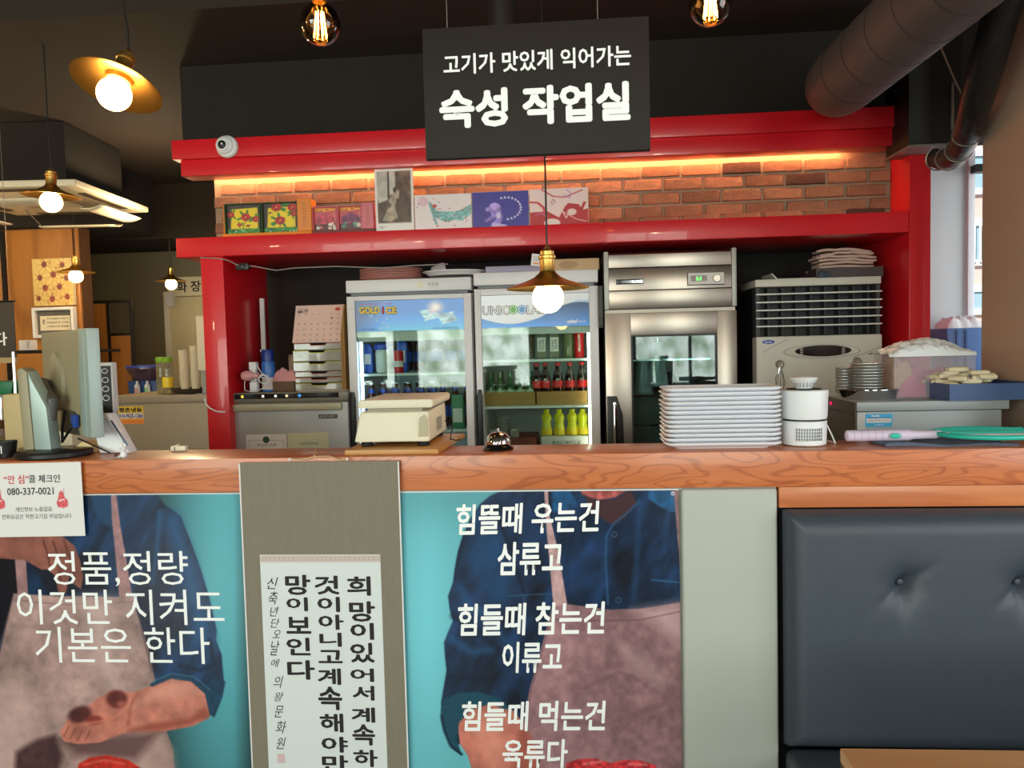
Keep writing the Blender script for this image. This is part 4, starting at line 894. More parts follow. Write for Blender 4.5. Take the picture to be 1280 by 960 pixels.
for (s_, a_, c_, mm) in (('GOLD', 449, 475, M_GOLD), ('I', 477.9, 479.6, M_INKR), ('CE', 481.5, 496, M_GOLD)):
    tpx(R1, s_, a_-.4, 383, c_+.4, 393, YB, M_INKK, weight=.11); tpx(R1, s_, a_, 383.4, c_, 392.4, YB-.0006, mm, weight=.045)
tpx(R1, '속부터 시원하게 더욱 신선하게', 450, 379, 490, 381.6, YB, mat('pink_ink', (220, 90, 120), .5))
tpx(R1, '골드 쇼케이스', 453, 410.5, 471, 412.8, YB, M_NAVY); tpx(R1, 'GOLD SHOWCASE', 541, 408.5, 572, 411, YB, M_NAVY)
M_DG = mat('dark_grey_ink', (70, 76, 86), .5)
tpx(R2, 'UNIC', 603, 382, 637, 394, YB, M_DG, weight=.05); tpx(R2, 'UNIC', 603.8, 382.8, 636.3, 393.2, YB-.0006, M_INKW, weight=.008)
tpx(R2, 'LAB', 658, 381, 682, 392.5, YB, M_DG, weight=.05); tpx(R2, 'LAB', 658.8, 381.8, 681.3, 391.7, YB-.0006, M_INKW, weight=.008)
for cx_, cc in ((641.5, (120, 190, 110)), (652.5, (110, 165, 215))):
    q = at(cx_, 387, YB-.0002)-R2.location
    MB().lathe([(.0225, 0), (.0225, -.0004)], 28, tuple(q), 'y').build('round_letter', mat('ring_%d' % cc[0], cc, .4), R2)
    MB().lathe([(.0175, -.0005), (.0175, -.0006)], 28, tuple(q), 'y').build('round_letter', M_INKW, R2); MB().lathe([(.0145, -.0007), (.0145, -.0008)], 28, tuple(q), 'y').build('round_letter', mat('ring_%d' % cc[0], cc, .4), R2)
tpx(R2, 'unitel', 709, 399, 722, 404, YB, M_INKW, weight=.03, shear=.3); tpx(R2, 'SHOWCASE', 722.5, 400.6, 732, 403, YB, M_INKW)
# paper tabs on the left fridge header
q = at(541, 355, FY)-R1.location; MB().box(q.x-.028, q.x+.028, -.0012, -.0002, q.z-.013, q.z+.013).build('label_tag', M_PAPER, R1); tpx(R1, '가스공', 534, 352.4, 548, 357.6, FY-.0016, M_DG)
q = at(525, 356, FY)-R1.location; MB().prism([(q.x-.018, q.z-.012), (q.x+.014, q.z-.013), (q.x+.02, q.z+.012), (q.x-.006, q.z+.013)], -.001, -.0002).build('tape_piece', M_CREAM, R1)

# ---- bottles
def bottle_parts(t, prof, mt, cap, label=None, n=20):
    MB().lathe(prof, n).build('glass_body' if mt in (M_GRN, M_BRN, M_CLR) else 'body', mt, t)
    if cap: MB().lathe(cap[0], n).build('cap', cap[1], t)
    if label: MB().lathe(label[0], n, caps=False).build('label', label[1], t)
M_BRN = mat('brown_bottle_glass', (70, 34, 14), .08, var=0, coat=.5); M_GRN = mat('green_bottle_glass', (30, 88, 50), .08, var=0, coat=.5)
M_CLR = mat('clear_bottle_glass', (150, 150, 120), .06, var=0, alpha=.55, coat=.5)
M_COLA = mat('cola_liquid', (34, 14, 10), .08, var=0, coat=.6); M_CREDL = mat('cola_red', (206, 24, 32), .4, var=0); M_YEL = mat('yellow_drink', (214, 214, 30), .12, var=.05, coat=.5, emit=(150, 150, 0), es=0.0)
M_YLAB = mat('yellow_label', (240, 206, 40), .4, var=.2, vscale=60); M_BLUE = mat('blue_label', (40, 90, 190), .4, var=.2, vscale=60); M_SILV = mat('silver_foil', (200, 205, 210), .25, .9)
SL1 = shA; 
def beer(loc, label, group):
    t = thing('beer_bottle', label, 'bottle', loc, group=group)
    bottle_parts(t, [(.001, 0), (.029, .002), (.031, .01), (.031, .135), (.027, .155), (.0155, .178), (.0128, .215), (.0135, .222), (.0135, .228)], M_BRN, ([(.0145, .2285), (.0148, .236), (.012, .238), (.001, .2382)], M_SILV), ([(.0315, .05), (.0315, .11)], M_BLUE))
    MB().lathe([(.0158, .184), (.0140, .205)], 18, caps=False).build('neck_label', M_BLUE, t); return t
b0 = beer((0, 0, 0), 'brown beer bottle with blue neck label on the lower shelf of the left drinks fridge', 'beer bottles in the left drinks fridge')
zz = SL1[1]+.0005; first = True
ZB = Z(500, 473, 3.86)-.239; 
for row in range(2):
    for k in range(8):
        loc = (f1x0+.075+k*.064+(.03 if row else 0), 3.845+row*.085, zz)
        if loc[0] > (f1x1-.055 if row else X(574, 520, 3.86)-.063): continue
        if first: t = b0; b0.location = loc; first = False
        else: t = dup(b0, loc)
        t['label'] = 'brown beer bottle in the left drinks fridge, %s from the left in the %s row' % (('first', 'second', 'third', 'fourth', 'fifth', 'sixth', 'seventh', 'eighth')[k], ('front', 'back')[row])
# upper shelf of the left fridge
zA = shA[0]+.0005
p = at(478, 450, 3.88); t = thing('plastic_jug', 'milky plastic jug with a blue lid in the left drinks fridge', 'jug', (p.x, 3.9, zA))
MB().lathe([(.034, 0), (.038, .01), (.04, .10), (.036, .118)], 24).build('body', mat('milky_plastic', (196, 200, 186), .4), t)
MB().lathe([(.041, .1185), (.045, .122), (.045, .142), (.03, .152), (.001, .154)], 24).build('lid', mat('blue_lid', (40, 70, 170), .4), t)
for k, (px, w, h, lab) in enumerate(((457, .05, .15, 'blue drink carton beside the left wall of the left drinks fridge'), (503, .05, .17, 'blue and white carton right of the milky jug in the left drinks fridge'))):
    p = at(px, 450, 3.9); t = thing('drink_carton', lab, 'carton', (p.x+(.012 if k == 0 else 0), 3.92, zA))
    MB().prism([(-w/2, 0), (w/2, 0), (w/2, h*.84), (.006, h), (-.006, h), (-w/2, h*.84)], -.025, .025).build('body', mat('carton_blue', (46, 92, 190), .4, var=.25), t, bevel=.003)
    MB().box(-w/2+.008, w/2-.008, -.0262, -.0252, h*.3, h*.65).build('label', M_PAPER, t)
p = at(497, 431, 3.86); t = thing('soda_can', 'small red and white can in front of the cartons in the left drinks fridge', 'can', (p.x+.01, 3.83, zA))
MB().lathe([(.02, 0), (.024, .006), (.024, .10), (.019, .112), (.001, .112)], 20).build('body', M_CREDL, t); MB().lathe([(.0243, .03), (.0243, .06)], 20, caps=False).build('label', M_PAPER, t)
for k in range(5):  # bottles added in place of brown columns reflected in the door glass
    t = thing('reflection_bottle', 'large dark brown plastic bottle at the back of the left fridge, %s from the right' % ORD[k].replace('topmost', 'first'), 'bottle', (f1x1-.085-k*.082, 4.08, zA), group='added brown bottles in place of reflections in the left fridge')
    bottle_parts(t, [(.001, 0), (.034, .003), (.037, .012), (.037, .13), (.030, .165), (.016, .20), (.014, .235)], M_BRN, ([(.016, .2355), (.016, .25), (.001, .251)], M_BLUE), ([(.0375, .05), (.0375, .105)], M_BLUE), 16)
t = thing('green_carton', 'green and white carton at the lower right inside the left drinks fridge', 'carton', (X(574, 520, 3.86), 3.84, shA[1]+.0005))
# ---- right fridge contents
zt_ = shB[0]+.0005
def sqbottle(px, lab):
    p = at(px, 430, 3.88); t = thing('liquor_bottle', lab, 'bottle', (p.x, 3.88, zt_), group='clear liquor bottles on the top shelf')
    b = MB().lathe([(.001, 0), (.031, .002), (.033, .01), (.033, .118), (.026, .134), (.014, .142), (.0135, .17)], 4).xform(Matrix.Rotation(PI/4, 4, 'Z')).build('body', M_CLR, t, bevel=.003)
    MB().cyl((0, 0, .1705), .0155, .016, 18).build('cap', mat('brown_cap', (120, 84, 50), .5), t)
    MB().box(-.0205, .0205, -.0262, -.0248, .035, .105).build('label', M_PAPER, t)
    text(t, '일품\n진로', -.015, .045, .015, .097, -.0266, M_INKK, weight=.0, shear=.2); return t
sqbottle(677, 'clear liquor bottle with white label, left one of the two on the top shelf'); sqbottle(693, 'clear liquor bottle with white label, right one of the two on the top shelf')
for px, c_, lab in ((711, (120, 130, 90), 'plain pale green glass bottle right of the labelled liquor bottles'), (661, (88, 80, 52), 'dark olive bottle left of the labelled liquor bottles')):
    p = at(px, 430, 3.9); t = thing('liquor_bottle', lab, 'bottle', (p.x, 3.90, zt_)); bottle_parts(t, [(.001, 0), (.030, .002), (.031, .01), (.031, .12), (.013, .148), (.0125, .175)], mat('glass_%d' % c_[0], c_, .1, var=0, alpha=.75, coat=.4), ([(.0145, .1755), (.0145, .188), (.001, .189)], M_SILV))
p = at(725, 430, 3.86); t = thing('red_bottle', 'slim red drink bottle at the right end of the top shelf', 'bottle', (p.x-.004, 3.87, zt_))
bottle_parts(t, [(.001, 0), (.022, .002), (.0245, .01), (.0245, .06), (.021, .075), (.0245, .095), (.0245, .125), (.012, .15), (.011, .172)], M_CREDL, ([(.0135, .1725), (.0135, .185), (.001, .186)], M_CREDL)); text(t, 'COLA', -.006, .03, .006, .12, -.0250, M_INKW, weight=.02)
zc_ = shB[1]+.0005
def tray(xa, xb, lab):
    t = thing('cardboard_tray', lab, 'tray', ((xa+xb)/2, 3.79, zc_)); W = (xb-xa)/2; h = Z(640, 490, 3.79)-Z(640, 507, 3.79)
    MB().box(-W, W, 0, .003, .0, h).box(-W, W, .247, .25, 0, h).box(-W, -W+.003, .0031, .2469, 0, h).box(W-.003, W, .0031, .2469, 0, h).box(-W+.0031, W-.0031, .0031, .2469, 0, .003).build('body', M_CARD, t); return t, h
tl, th_ = tray(X(606, 500, 3.79), X(670, 500, 3.79)-.004, 'cardboard tray holding green bottles, left one on the middle shelf'); tr, _ = tray(X(671, 500, 3.79), X(734, 500, 3.79), 'cardboard tray holding the cola bottles, right one on the middle shelf')
first = None
for k, px in enumerate((666.5, 682, 697.3, 712.3, 727.3)):
    loc = (X(px, 475, 3.85) + (.018 if k == 0 else 0), 3.835, zc_+.0035)
    if first is None:
        t = thing('cola_bottle', '', 'bottle', loc, group='cola bottles in the cardboard tray'); first = t
        hb = Z(700, 453, 3.85)-zc_-.0035; k_ = hb/.215
        bottle_parts(t, [(.001, 0), (.024, .002), (.026, .012), (.024, .05*k_), (.0255, .09*k_), (.0258, .125*k_), (.022, .15*k_), (.012, .18*k_), (.0105, .20*k_)], M_COLA, ([(.0135, .2*k_), (.0135, .214*k_), (.001, .215*k_)], M_CREDL), ([(.0262, .085*k_), (.0264, .122*k_)], M_CREDL))
        MB().lathe([(.0225, .151*k_), (.0128, .1795*k_)], 20, caps=False).build('shoulder', mat('clear_pet', (120, 110, 104), .1, alpha=.5), t)
    else: t = dup(first, loc)
    t['label'] = 'cola bottle with red cap and label, %s from the left in the tray' % ('first', 'second', 'third', 'fourth', 'fifth')[k]
first = None
for r in range(2):
    for k in range(5):
        loc = (X(613, 475, 3.85)+.003+k*.0495, 3.835+r*.062, zc_+.0035)
        if first is None:
            t = thing('soju_bottle', 'green soju bottle in the left cardboard tray', 'bottle', loc, group='green soju bottles in the left tray'); first = t
            bottle_parts(t, [(.001, 0), (.0235, .002), (.0245, .01), (.0245, .085), (.018, .11), (.0115, .13), (.011, .155)], M_GRN, ([(.0125, .1555), (.0125, .164), (.001, .165)], M_GRN), ([(.0248, .03), (.0248, .075)], mat('soju_label', (180, 196, 170), .5)))
        else: t = dup(first, loc)
        t['label'] = 'green soju bottle in the left cardboard tray, %s from the left in the %s row' % (('first', 'second', 'third', 'fourth', 'fifth')[k], ('front', 'back')[r])
zd_ = shB[2]+.0005
bx = thing('carton_box', 'white printed carton under the yellow bottles in the right drinks fridge', 'box', (X(708, 550, 3.86), 3.80, zd_)); hh = Z(708, 545, 3.80)-zd_
MB().box(-.125, .108, 0, .28, 0, hh-.002).build('body', M_PAPER, bx, bevel=.002); text(bx, '본오디 제주감귤', -.07, hh-.045, .07, hh-.022, -.0006, M_DG)
rb_ = thing('carton_box', 'dark red carton box left of the white carton in the right drinks fridge', 'box', (X(657, 552, 3.86), 3.80, zd_))
MB().box(-.075, .06, 0, .25, 0, hh-.004).build('body', mat('dull_red_card', (120, 44, 36), .6), rb_, bevel=.002)
first = None
for k, px in enumerate((683.5, 699.3, 715.3, 731.3)):
    loc = (X(px, 530, 3.86)-(.012 if k == 3 else 0), 3.85, zd_+hh)
    if first is None:
        t = thing('yellow_bottle', '', 'bottle', loc, group='yellow drink bottles'); first = t; k_ = (Z(700, 511, 3.86)-zd_-hh)/.175
        bottle_parts(t, [(.001, 0), (.027, .002), (.0285, .01*k_), (.0285, .04*k_), (.026, .055*k_), (.021, .078*k_), (.0245, .10*k_), (.0275, .118*k_), (.024, .135*k_), (.013, .152*k_), (.012, .16*k_)], M_YEL, ([(.0145, .160*k_), (.0145, .174*k_), (.001, .175*k_)], M_YEL), ([(.0288, .006*k_), (.0288, .045*k_)], M_YLAB))
    else: t = dup(first, loc)
    t['label'] = 'waisted yellow drink bottle, %s from the left on the lower shelf' % ('first', 'second', 'third', 'fourth')[k]
for k, (px, py, y, r, lab) in enumerate(((616, 552, 3.84, .030, 'stack of steel cups at the left of the lower fridge shelf'), (628, 545, 3.93, .032, 'taller stack of steel cups behind the left one'), (641, 553, 3.84, .024, 'narrow stack of steel cups right of the others'))):
    t = thing('steel_cups', lab, 'cups', (X(px, py, y)+.01, y, zd_))
    n = 7 if k != 1 else 9
    for q in range(n): MB().lathe([(r*.78, q*.026+.0), (r, q*.026+.05), (r*1.04, q*.026+.052), (r*1.0, q*.026+.054), (r*.8, q*.026+.035)], 20, caps=False).build('cup', mat('cup_steel', (190, 190, 186), .35, .5), t)
# ---- things on top of the fridges
M_PTRAY = mat('pink_tray_plastic', (190, 130, 120), .45)
p = at(483, 350, 3.75); first = None
for k in range(6):
    loc = (p.x, 3.86, 1.7805+k*.0085)
    if first is None:
        first = thing('serving_tray', '', 'tray', loc, group='pink trays on the left fridge')
        MB().lathe([(.12, 0), (.13, .001), (.155, .016), (.16, .017), (.16, .0195), (.152, .019), (.128, .004), (.001, .004)], 36, sy=.8).build('dish', M_PTRAY, first); t = first
    else: t = dup(first, loc)
    t['label'] = 'pink plastic oval tray, %s from the bottom of the stack on the left fridge' % ('first', 'second', 'third', 'fourth', 'fifth', 'sixth')[k]
p = at(566, 348, 3.75); t = thing('white_tray', 'white enamel tray across the tops of the two drinks fridges', 'tray', (p.x, 3.84, 1.7975))
MB().lathe([(.12, .002), (.13, 0), (.158, .018), (.163, .019), (.163, .022), (.155, .021), (.125, .004), (.001, .004)], 36, sy=.8).build('dish', M_WHITE, t)
t = thing('china_cup', 'grey patterned china cup lying on its side on the white tray', 'cup', (X(546, 336, 3.84), 3.86, 1.7975+.035), rot=(0, math.radians(78), .4))
MB().lathe([(.016, -.03), (.02, -.028), (.031, .01), (.033, .035), (.031, .035), (.028, .01), (.018, -.022), (.001, -.024)], 24).build('bowl', mat('china_grey', (176, 172, 176), .3, var=.35, vscale=60), t)
MB().tube([(0, .028+.0*i+.022*math.sin(PI*i/8), -.012+.036*i/8) for i in range(9)], .003, 8).build('cup_handle', M_WHITE, t)
t = thing('flat_box', 'slim lavender grey flat box on top of the right drinks fridge', 'box', (X(643, 344, 3.75), 3.74, 1.7975))
MB().box(-.14, .14, 0, .2, 0, .032).build('body', mat('lavender_card', (150, 145, 170), .5), t, bevel=.003)
t = thing('gift_carton', 'beige carton with embossed oval on top of the right drinks fridge', 'box', (X(715, 333, 3.75)+.012, 3.73, 1.7975))
MB().box(-.135, .118, 0, .2, 0, .055).build('body', mat('beige_card', (190, 160, 122), .6), t, bevel=.002); MB().lathe([(.045, 0), (.045, -.0008)], 28, (-.03, 0, .028), 'y', sy=.4).build('emblem', mat('beige_dark', (168, 136, 100), .6), t)
t = thing('price_tag', 'small tilted white label card hanging in front of the beige carton', 'tag', tuple(at(671, 325, 3.64)), rot=(0, math.radians(8), 0))
MB().box(-.026, .026, 0, .001, -.028, .028).build('card', M_PAPER, t); text(t, '가격\nTAG', -.018, -.004, .018, .018, -.0006, M_DG); MB().box(-.015, .012, -.0008, -.0002, -.02, -.012).build('orange_bar', mat('orange_ink', (235, 140, 60), .5), t)
MB().tube([(0, .004, .026), (.002, .03, .06), (.002, .04, .0815)], .0015, 6).build('string', M_BLACK, t)

# ---- stainless ageing fridge
hx0, hx1 = X(756, 400, FY), X(921, 400, FY); zt = 1.873
t = thing('steel_fridge', 'tall stainless steel ageing fridge with a glass window door', 'fridge', ((hx0+hx1)/2, FY, 0)); W = (hx1-hx0)/2; ox = t.location.x; HF = t
z1_, z2_, z3_, z4_ = Z(838, 333.5, FY), Z(838, 362, FY), Z(838, 385, FY), Z(838, 390, FY)
wx0, wx1 = X(789, 440, FY)-ox, X(897, 440, FY)-ox; wz = Z(842, 418, FY)
MB().box(-W, -W+.03, .05, .6, .05, zt-.002).box(W-.03, W, .05, .6, .05, zt-.002).box(-W+.0301, W-.0301, .05, .6, z3_, zt-.002).box(-W+.0301, W-.0301, .57, .6, .05, z3_-.0001).box(-W+.0301, W-.0301, .05, .5699, .05, .1).build('cabinet', M_DSTEEL, t, bevel=.002)
MB().prism([(.0, z1_+.002), (.0, zt-.012), (.012, zt), (.049, zt), (.049, z1_+.002)], -W+.022, W-.022, 'x').build('top_panel', M_STEEL, t, bevel=.002)
MB().prism([(-.006, z2_+.002), (.0, z1_-.001), (.049, z1_-.001), (.049, z2_+.002)], -W+.022, W-.022, 'x').build('control_panel', M_STEEL, t, bevel=.002)
MB().prism([(.0, z3_+.002), (-.006, z2_-.001), (.049, z2_-.001), (.049, z3_+.002)], -W+.022, W-.022, 'x').build('lower_panel', M_STEEL, t, bevel=.002)
M_CAP = mat('end_cap_grey', (176, 176, 170), .4, .2)
for sx in (-1, 1): MB().box(min(sx*W, sx*(W-.0215)), max(sx*W, sx*(W-.0215)), -.008, .049, z3_, zt+.003).build('end_cap', M_CAP, t, bevel=.004)
MB().box(-W+.003, W-.003, .02, .049, z4_+.001, z3_-.002).build('gap_strip', mat('pale_strip', (222, 212, 200), .5), t)
MB().box(-W, wx0, 0, .049, .1, z4_).box(wx1, W, 0, .049, .1, z4_).box(wx0+.0001, wx1-.0001, 0, .049, wz, z4_).box(wx0+.0001, wx1-.0001, 0, .049, .1, .25).build('door', M_STEEL, t, bevel=.002)
MB().box(wx0+.0002, wx0+.008, -.001, .03, .2502, wz-.0002).box(wx1-.008, wx1-.0002, -.001, .03, .2502, wz-.0002).box(wx0+.0082, wx1-.0082, -.001, .03, wz-.008, wz-.0002).build('window_gasket', M_BLACK, t)
MB().box(wx0+.0082, wx1-.0082, .012, .016, .2502, wz-.0082).build('window_glass', glass_mat('dark_glass', (200, 215, 212), 1.1), t, smooth=False)
MB().prism([(-W-.0+.003, .62), (-W+.05, .62), (-W+.078, .75), (-W+.083, .9), (-W+.078, 1.10), (-W+.05, 1.19), (-W+.003, 1.19)], -.006, -.0002).build('handle_plate', M_BLACK, t, bevel=.002)
MB().prism([(-W+.03, .66), (-W+.048, .66), (-W+.048, 1.15), (-W+.044, 1.165), (-W+.034, 1.165), (-W+.03, 1.15)], -.03, -.0064).build('handle', M_CHROME, t, bevel=.003)
for k, zsh in enumerate((Z(840, 448, 3.85), Z(840, 492, 3.85), Z(840, 528, 3.85))):
    b = MB().box(-W+.031, W-.031, .07, .076, zsh-.008, zsh)
    for q in range(16): b.box(-W+.034+q*(2*W-.07)/15, -W+.037+q*(2*W-.07)/15, .076, .56, zsh-.006, zsh-.002)
    b.build('wire_shelf', M_CHROME, t)
MB().box(W-.06, W-.05, .055, .065, .4, wz-.02).build('light_tube', mat('cool_tube', (215, 235, 245), emit=(215, 235, 245), es=4), t)
# display and brand plate
q0, q1, q2, q3 = X(859, 350, FY)-ox, X(905, 350, FY)-ox, Z(882, 356.5, FY), Z(882, 341, FY)
MB().box(q0, q1, -.012, -.0065, q2, q3).build('display_bezel', M_BLACK, t, bevel=.001); MB().box(q0+.002, q1-.002, -.0135, -.0122, q2+.004, q3-.001).build('display_face', M_PAPER, t)
MB().box(q0+.014, q0+.09, -.0142, -.0137, q2+.018, q3-.012).build('display_window', mat('display_red_black', (50, 12, 12), .2), t)
text(t, '0.4', q0+.04, q2+.022, q0+.064, q3-.017, -.0146, mat('green_led', (90, 255, 90), emit=(90, 255, 90), es=2), weight=.02)
for sxx in (.03, .075): text(t, '8', q0+sxx-.006, q2+.022, q0+sxx+.004, q3-.017, -.0146, mat('dim_red_led', (150, 30, 20), .3))
MB().lathe([(.018, 0), (.018, -.008), (.016, -.010), (.001, -.010)], 24, (q1-.036, -.0138, (q2+q3)/2+.001), 'y').build('dial', M_STEEL, t)
q0, q1, q2, q3 = X(770, 352, FY)-ox, X(804, 352, FY)-ox, Z(787, 355.5, FY), Z(787, 349, FY)
MB().box(q0, q1, -.008, -.0062, q2, q3).build('brand_plate', M_BLACK, t); text(t, 'H', q0+.003, q2+.006, q0+.014, q3-.006, -.0084, M_CHROME, weight=.05); text(t, 'WOOSUNG', q0+.022, q2+.006, q1-.004, q3-.006, -.0084, M_CHROME, weight=.04)
# inside: foil bags, pots
for k, (px, py, w, h) in enumerate(((803, 440, .10, .26), (822, 445, .09, .22))):
    p = at(px, 428, 3.86)
    tt = thing('foil_bag', 'silvery plastic meat bag hanging in the steel fridge, %s one' % ('left', 'right')[k], 'bag', (p.x, 3.86, p.z), group='silvery bags in the steel fridge')
    def fb(u, v, w=w, h=h, s=k): 
        ww = w*(.35+.65*v); return ((u-.5)*ww, -.018*math.sin(PI*u)*(1-.2*v)+.006*float(vnoise(np.array([u*8+s*9]), np.array([v*9]))[0]), -h*v)
    o = MB().grid(fb, 16, 20).build('body', mat('crinkled_foil', (214, 224, 228), .3, .25, bump=.8, bscale=60), tt, ang=20); mm_ = o.modifiers.new('th', 'SOLIDIFY'); mm_.thickness = .012
    MB().tube([(0, .0, -.005), (0, .0, wz-.012-p.z)] if wz-p.z > .02 else [(0, 0, -.004), (0, 0, .006)], .003, 6).build('hook', M_CHROME, tt)
for k, (px, py, y, r, h, lab) in enumerate(((850, 492, 3.95, .075, .10, 'grey metal pot on the middle rack of the steel fridge'), (878, 448, 3.95, .06, .085, 'dark tub on the upper rack of the steel fridge'), (868, 528, 3.95, .08, .075, 'wide pan on the lower rack of the steel fridge'), (832, 492, 4.1, .06, .09, 'small pot at the back of the middle rack in the steel fridge'))):
    zsh = (Z(840, 448, 3.85), Z(840, 492, 3.85), Z(840, 528, 3.85))[{492: 1, 448: 0, 528: 2}[py]]
    tt = thing('metal_pot', lab, 'pot', (X(px, py, y), y, zsh+.0005)); MB().lathe([(r*.9, 0), (r, .01), (r*1.02, h), (r*1.06, h+.003), (r*1.0, h+.004), (r*.95, .02), (.001, .02)], 24).build('bowl', mat('pot_grey_%d' % k, [(120, 124, 126), (60, 62, 66), (150, 150, 148), (110, 112, 114)][k], .35, .5), tt)
    MB().tube([(r*1.02, 0, h*.75), (r*1.02+.02, 0, h*.75), (r*1.02+.02, 0, h*.6), (r*1.01, 0, h*.55)], .004, 6).build('pot_handle', M_BLACK, tt)
# thin magazine strip between fridges
t = thing('hanging_clip', 'narrow dark clipboard hanging between the white and steel fridges', 'clip', (X(750, 395, 3.69)+.004, 3.684, Z(750, 410, 3.69)))
MB().box(-.012, .010, 0, .006, 0, .20).build('body', mat('olive_dark', (60, 60, 50), .5), t, bevel=.002); MB().box(-.011, .009, -.004, 0, .002, .05).build('clip', M_BLACK, t, bevel=.001)
# green carton of the left fridge: body and label
t = bpy.data.objects['green_carton']; MB().box(-.03, .03, -.03, .03, 0, .17).build('body', mat('carton_green', (46, 130, 90), .4), t, bevel=.003); MB().box(-.024, .024, -.0312, -.0302, .03, .10).build('label', M_PAPER, t)
# ================================================================== floor-standing air conditioner
ax0, ax1 = X(945.5, 420, FY), X(1103, 420, FY); t = thing('air_conditioner', 'floor-standing ivory air conditioner with dark louvred outlet', 'air conditioner', ((ax0+ax1)/2, FY, 0)); W = (ax1-ax0)/2; ox = t.location.x; AC = t
zt = Z(1024, 347, FY); zlt, zlb = Z(1024, 357, FY), Z(1024, 419, FY)
M_ACI = mat('ac_front_ivory', (206, 202, 192), .4); M_ACD = mat('ac_dark', (20, 22, 24), .5)
MB().box(-W, W, .012, .34, zt-.035, zt).build('top_cap', M_ACI, t, bevel=.004)
MB().box(-W+.004, W-.004, .09, .34, .02, zt-.036).build('body', M_ACD, t)
MB().box(-W+.003, -W+.02, .02, .0899, zlb, zlt).build('side_frame', mat('ac_side', (60, 62, 64), .5), t); MB().box(W-.02, W-.003, .02, .0899, zlb, zlt).build('side_frame', mat('ac_side', (60, 62, 64), .5), t)
for i in range(5):
    z = Z(1024, 366+i*10.1, FY); MB().box(-W+.001, W-.001, -.002, .0195, z-.0035, z+.0035).build('louvre', mat('louvre_white', (214, 214, 210), .4), t, bevel=.001)
for i in range(8): MB().box(-W+.06+i*.065, -W+.066+i*.065, .03, .089, zlb+.001, zlt-.001).build('vertical_vane', mat('vane_dark', (46, 48, 50), .5), t)
MB().box(-W, W, 0, .0895, .02, zlb-.001).build('front_panel', M_ACI, t, bevel=.008, seg=3)
q = at(1027, 439, FY); ez = q.z; ex = q.x-ox; sc = 1
MB().lathe([(.001, -.006), (.172, -.005), (.176, -.0003)], 48, (ex, 0, ez), 'y', sy=.20).build('oval_trim', mat('ac_trim', (190, 188, 182), .35), t)
MB().lathe([(.001, -.0100), (.168, -.0095), (.172, -.0063)], 48, (ex, 0, ez), 'y', sy=.165).build('oval_plate', M_ACI, t)
MB().lathe([(.001, -.0125), (.166*.76, -.0118), (.166*.77, -.0101)], 48, (ex+.004, 0, ez+.002), 'y', sy=.205).build('display_window', mat('smoked_window', (34, 28, 30), .08, coat=.5), t)
for s_ in (-1, 1):
    for i in range(4): MB().box(ex+s_*.095-.007, ex+s_*.095+.007, -.0132, -.0126, ez-.012+i*.008, ez-.0095+i*.008).build('indicator_bar', M_PAPER, t)
for a_ in ((953, 441, 968, 432, 985, 424), (1065, 447, 1080, 442, 1102, 433)):
    MB().tube([(X(a_[0], a_[1], FY)-ox, -.0004, Z(a_[0], a_[1], FY)), (X(a_[2], a_[3], FY)-ox, -.0004, Z(a_[2], a_[3], FY)), (X(a_[4], a_[5], FY)-ox, -.0004, Z(a_[4], a_[5], FY))], .0012, 6).build('panel_seam', M_SEAL, t)
q = at(960.5, 427.5, FY); MB().lathe([(.028, 0), (.028, -.002), (.026, -.003), (.001, -.003)], 28, (q.x-ox, 0, q.z), 'y', sy=.36).build('brand_badge', mat('badge_blue', (40, 70, 170), .3), t)
tpx(t, 'Carrier', 955.5, 425.6, 965.5, 429.2, FY-.0034, M_INKW, shear=.2)
for px, py in ((974.5, 455.5), (1071, 452)):
    q = at(px, py, FY); MB().lathe([(.020, 0), (.020, -.006), (.014, -.011), (.001, -.010)], 24, (q.x-ox, 0, q.z), 'y').build('round_knob', mat('knob_taupe', (150, 140, 130), .35, .4), t)
q = at(974.5, 458, FY); MB().tube([(q.x-ox+.024*math.cos(a)*(.75 if i % 2 else 1), -.006, q.z-.075+.05*math.sin(a)) for i, a in enumerate([2*PI*j/14 for j in range(14)])], .0015, 6, closed=True).build('wire_hook', M_CHROME, t)
for dx in (-.012, .0, .012): MB().tube([(q.x-ox+dx*.3, -.012, q.z-.005), (q.x-ox+dx, -.012, q.z-.05), (q.x-ox+dx*1.4, -.010, q.z-.12)], .0014, 6).build('wire_hook', M_CHROME, t)
# on top of it
p = at(1000, 345, 3.78); t = thing('ivory_tray', 'shallow ivory tray on the left part of the air conditioner top', 'tray', (X(996, 345, 3.78), 3.86, zt+.0005))
MB().prism([(-.10, .0), (.10, 0), (.125, .03), (.118, .03), (.095, .005), (-.095, .005), (-.118, .03), (-.125, .03)], -.1, .1).build('dish', M_ACI, t)
t = thing('towel_box', 'shallow dark box holding folded towels on top of the air conditioner', 'box', (X(1063, 335, 3.75), 3.76, zt+.0005)); tw = (X(1105, 335, 3.75)-X(1021, 335, 3.75))/2
MB().box(-tw, tw, 0, .004, 0, .048).box(-tw, tw, .196, .2, 0, .048).box(-tw, -tw+.004, .0041, .1959, 0, .048).box(tw-.004, tw, .0041, .1959, 0, .048).box(-tw+.0041, tw-.0041, .0041, .1959, 0, .004).build('body', mat('dark_taupe_box', (70, 60, 62), .5), t)
first = None; bx_ = t.location.x; M_TOW = mat('beige_towel', (206, 176, 164), .95, var=.1, bump=.6, bscale=300)
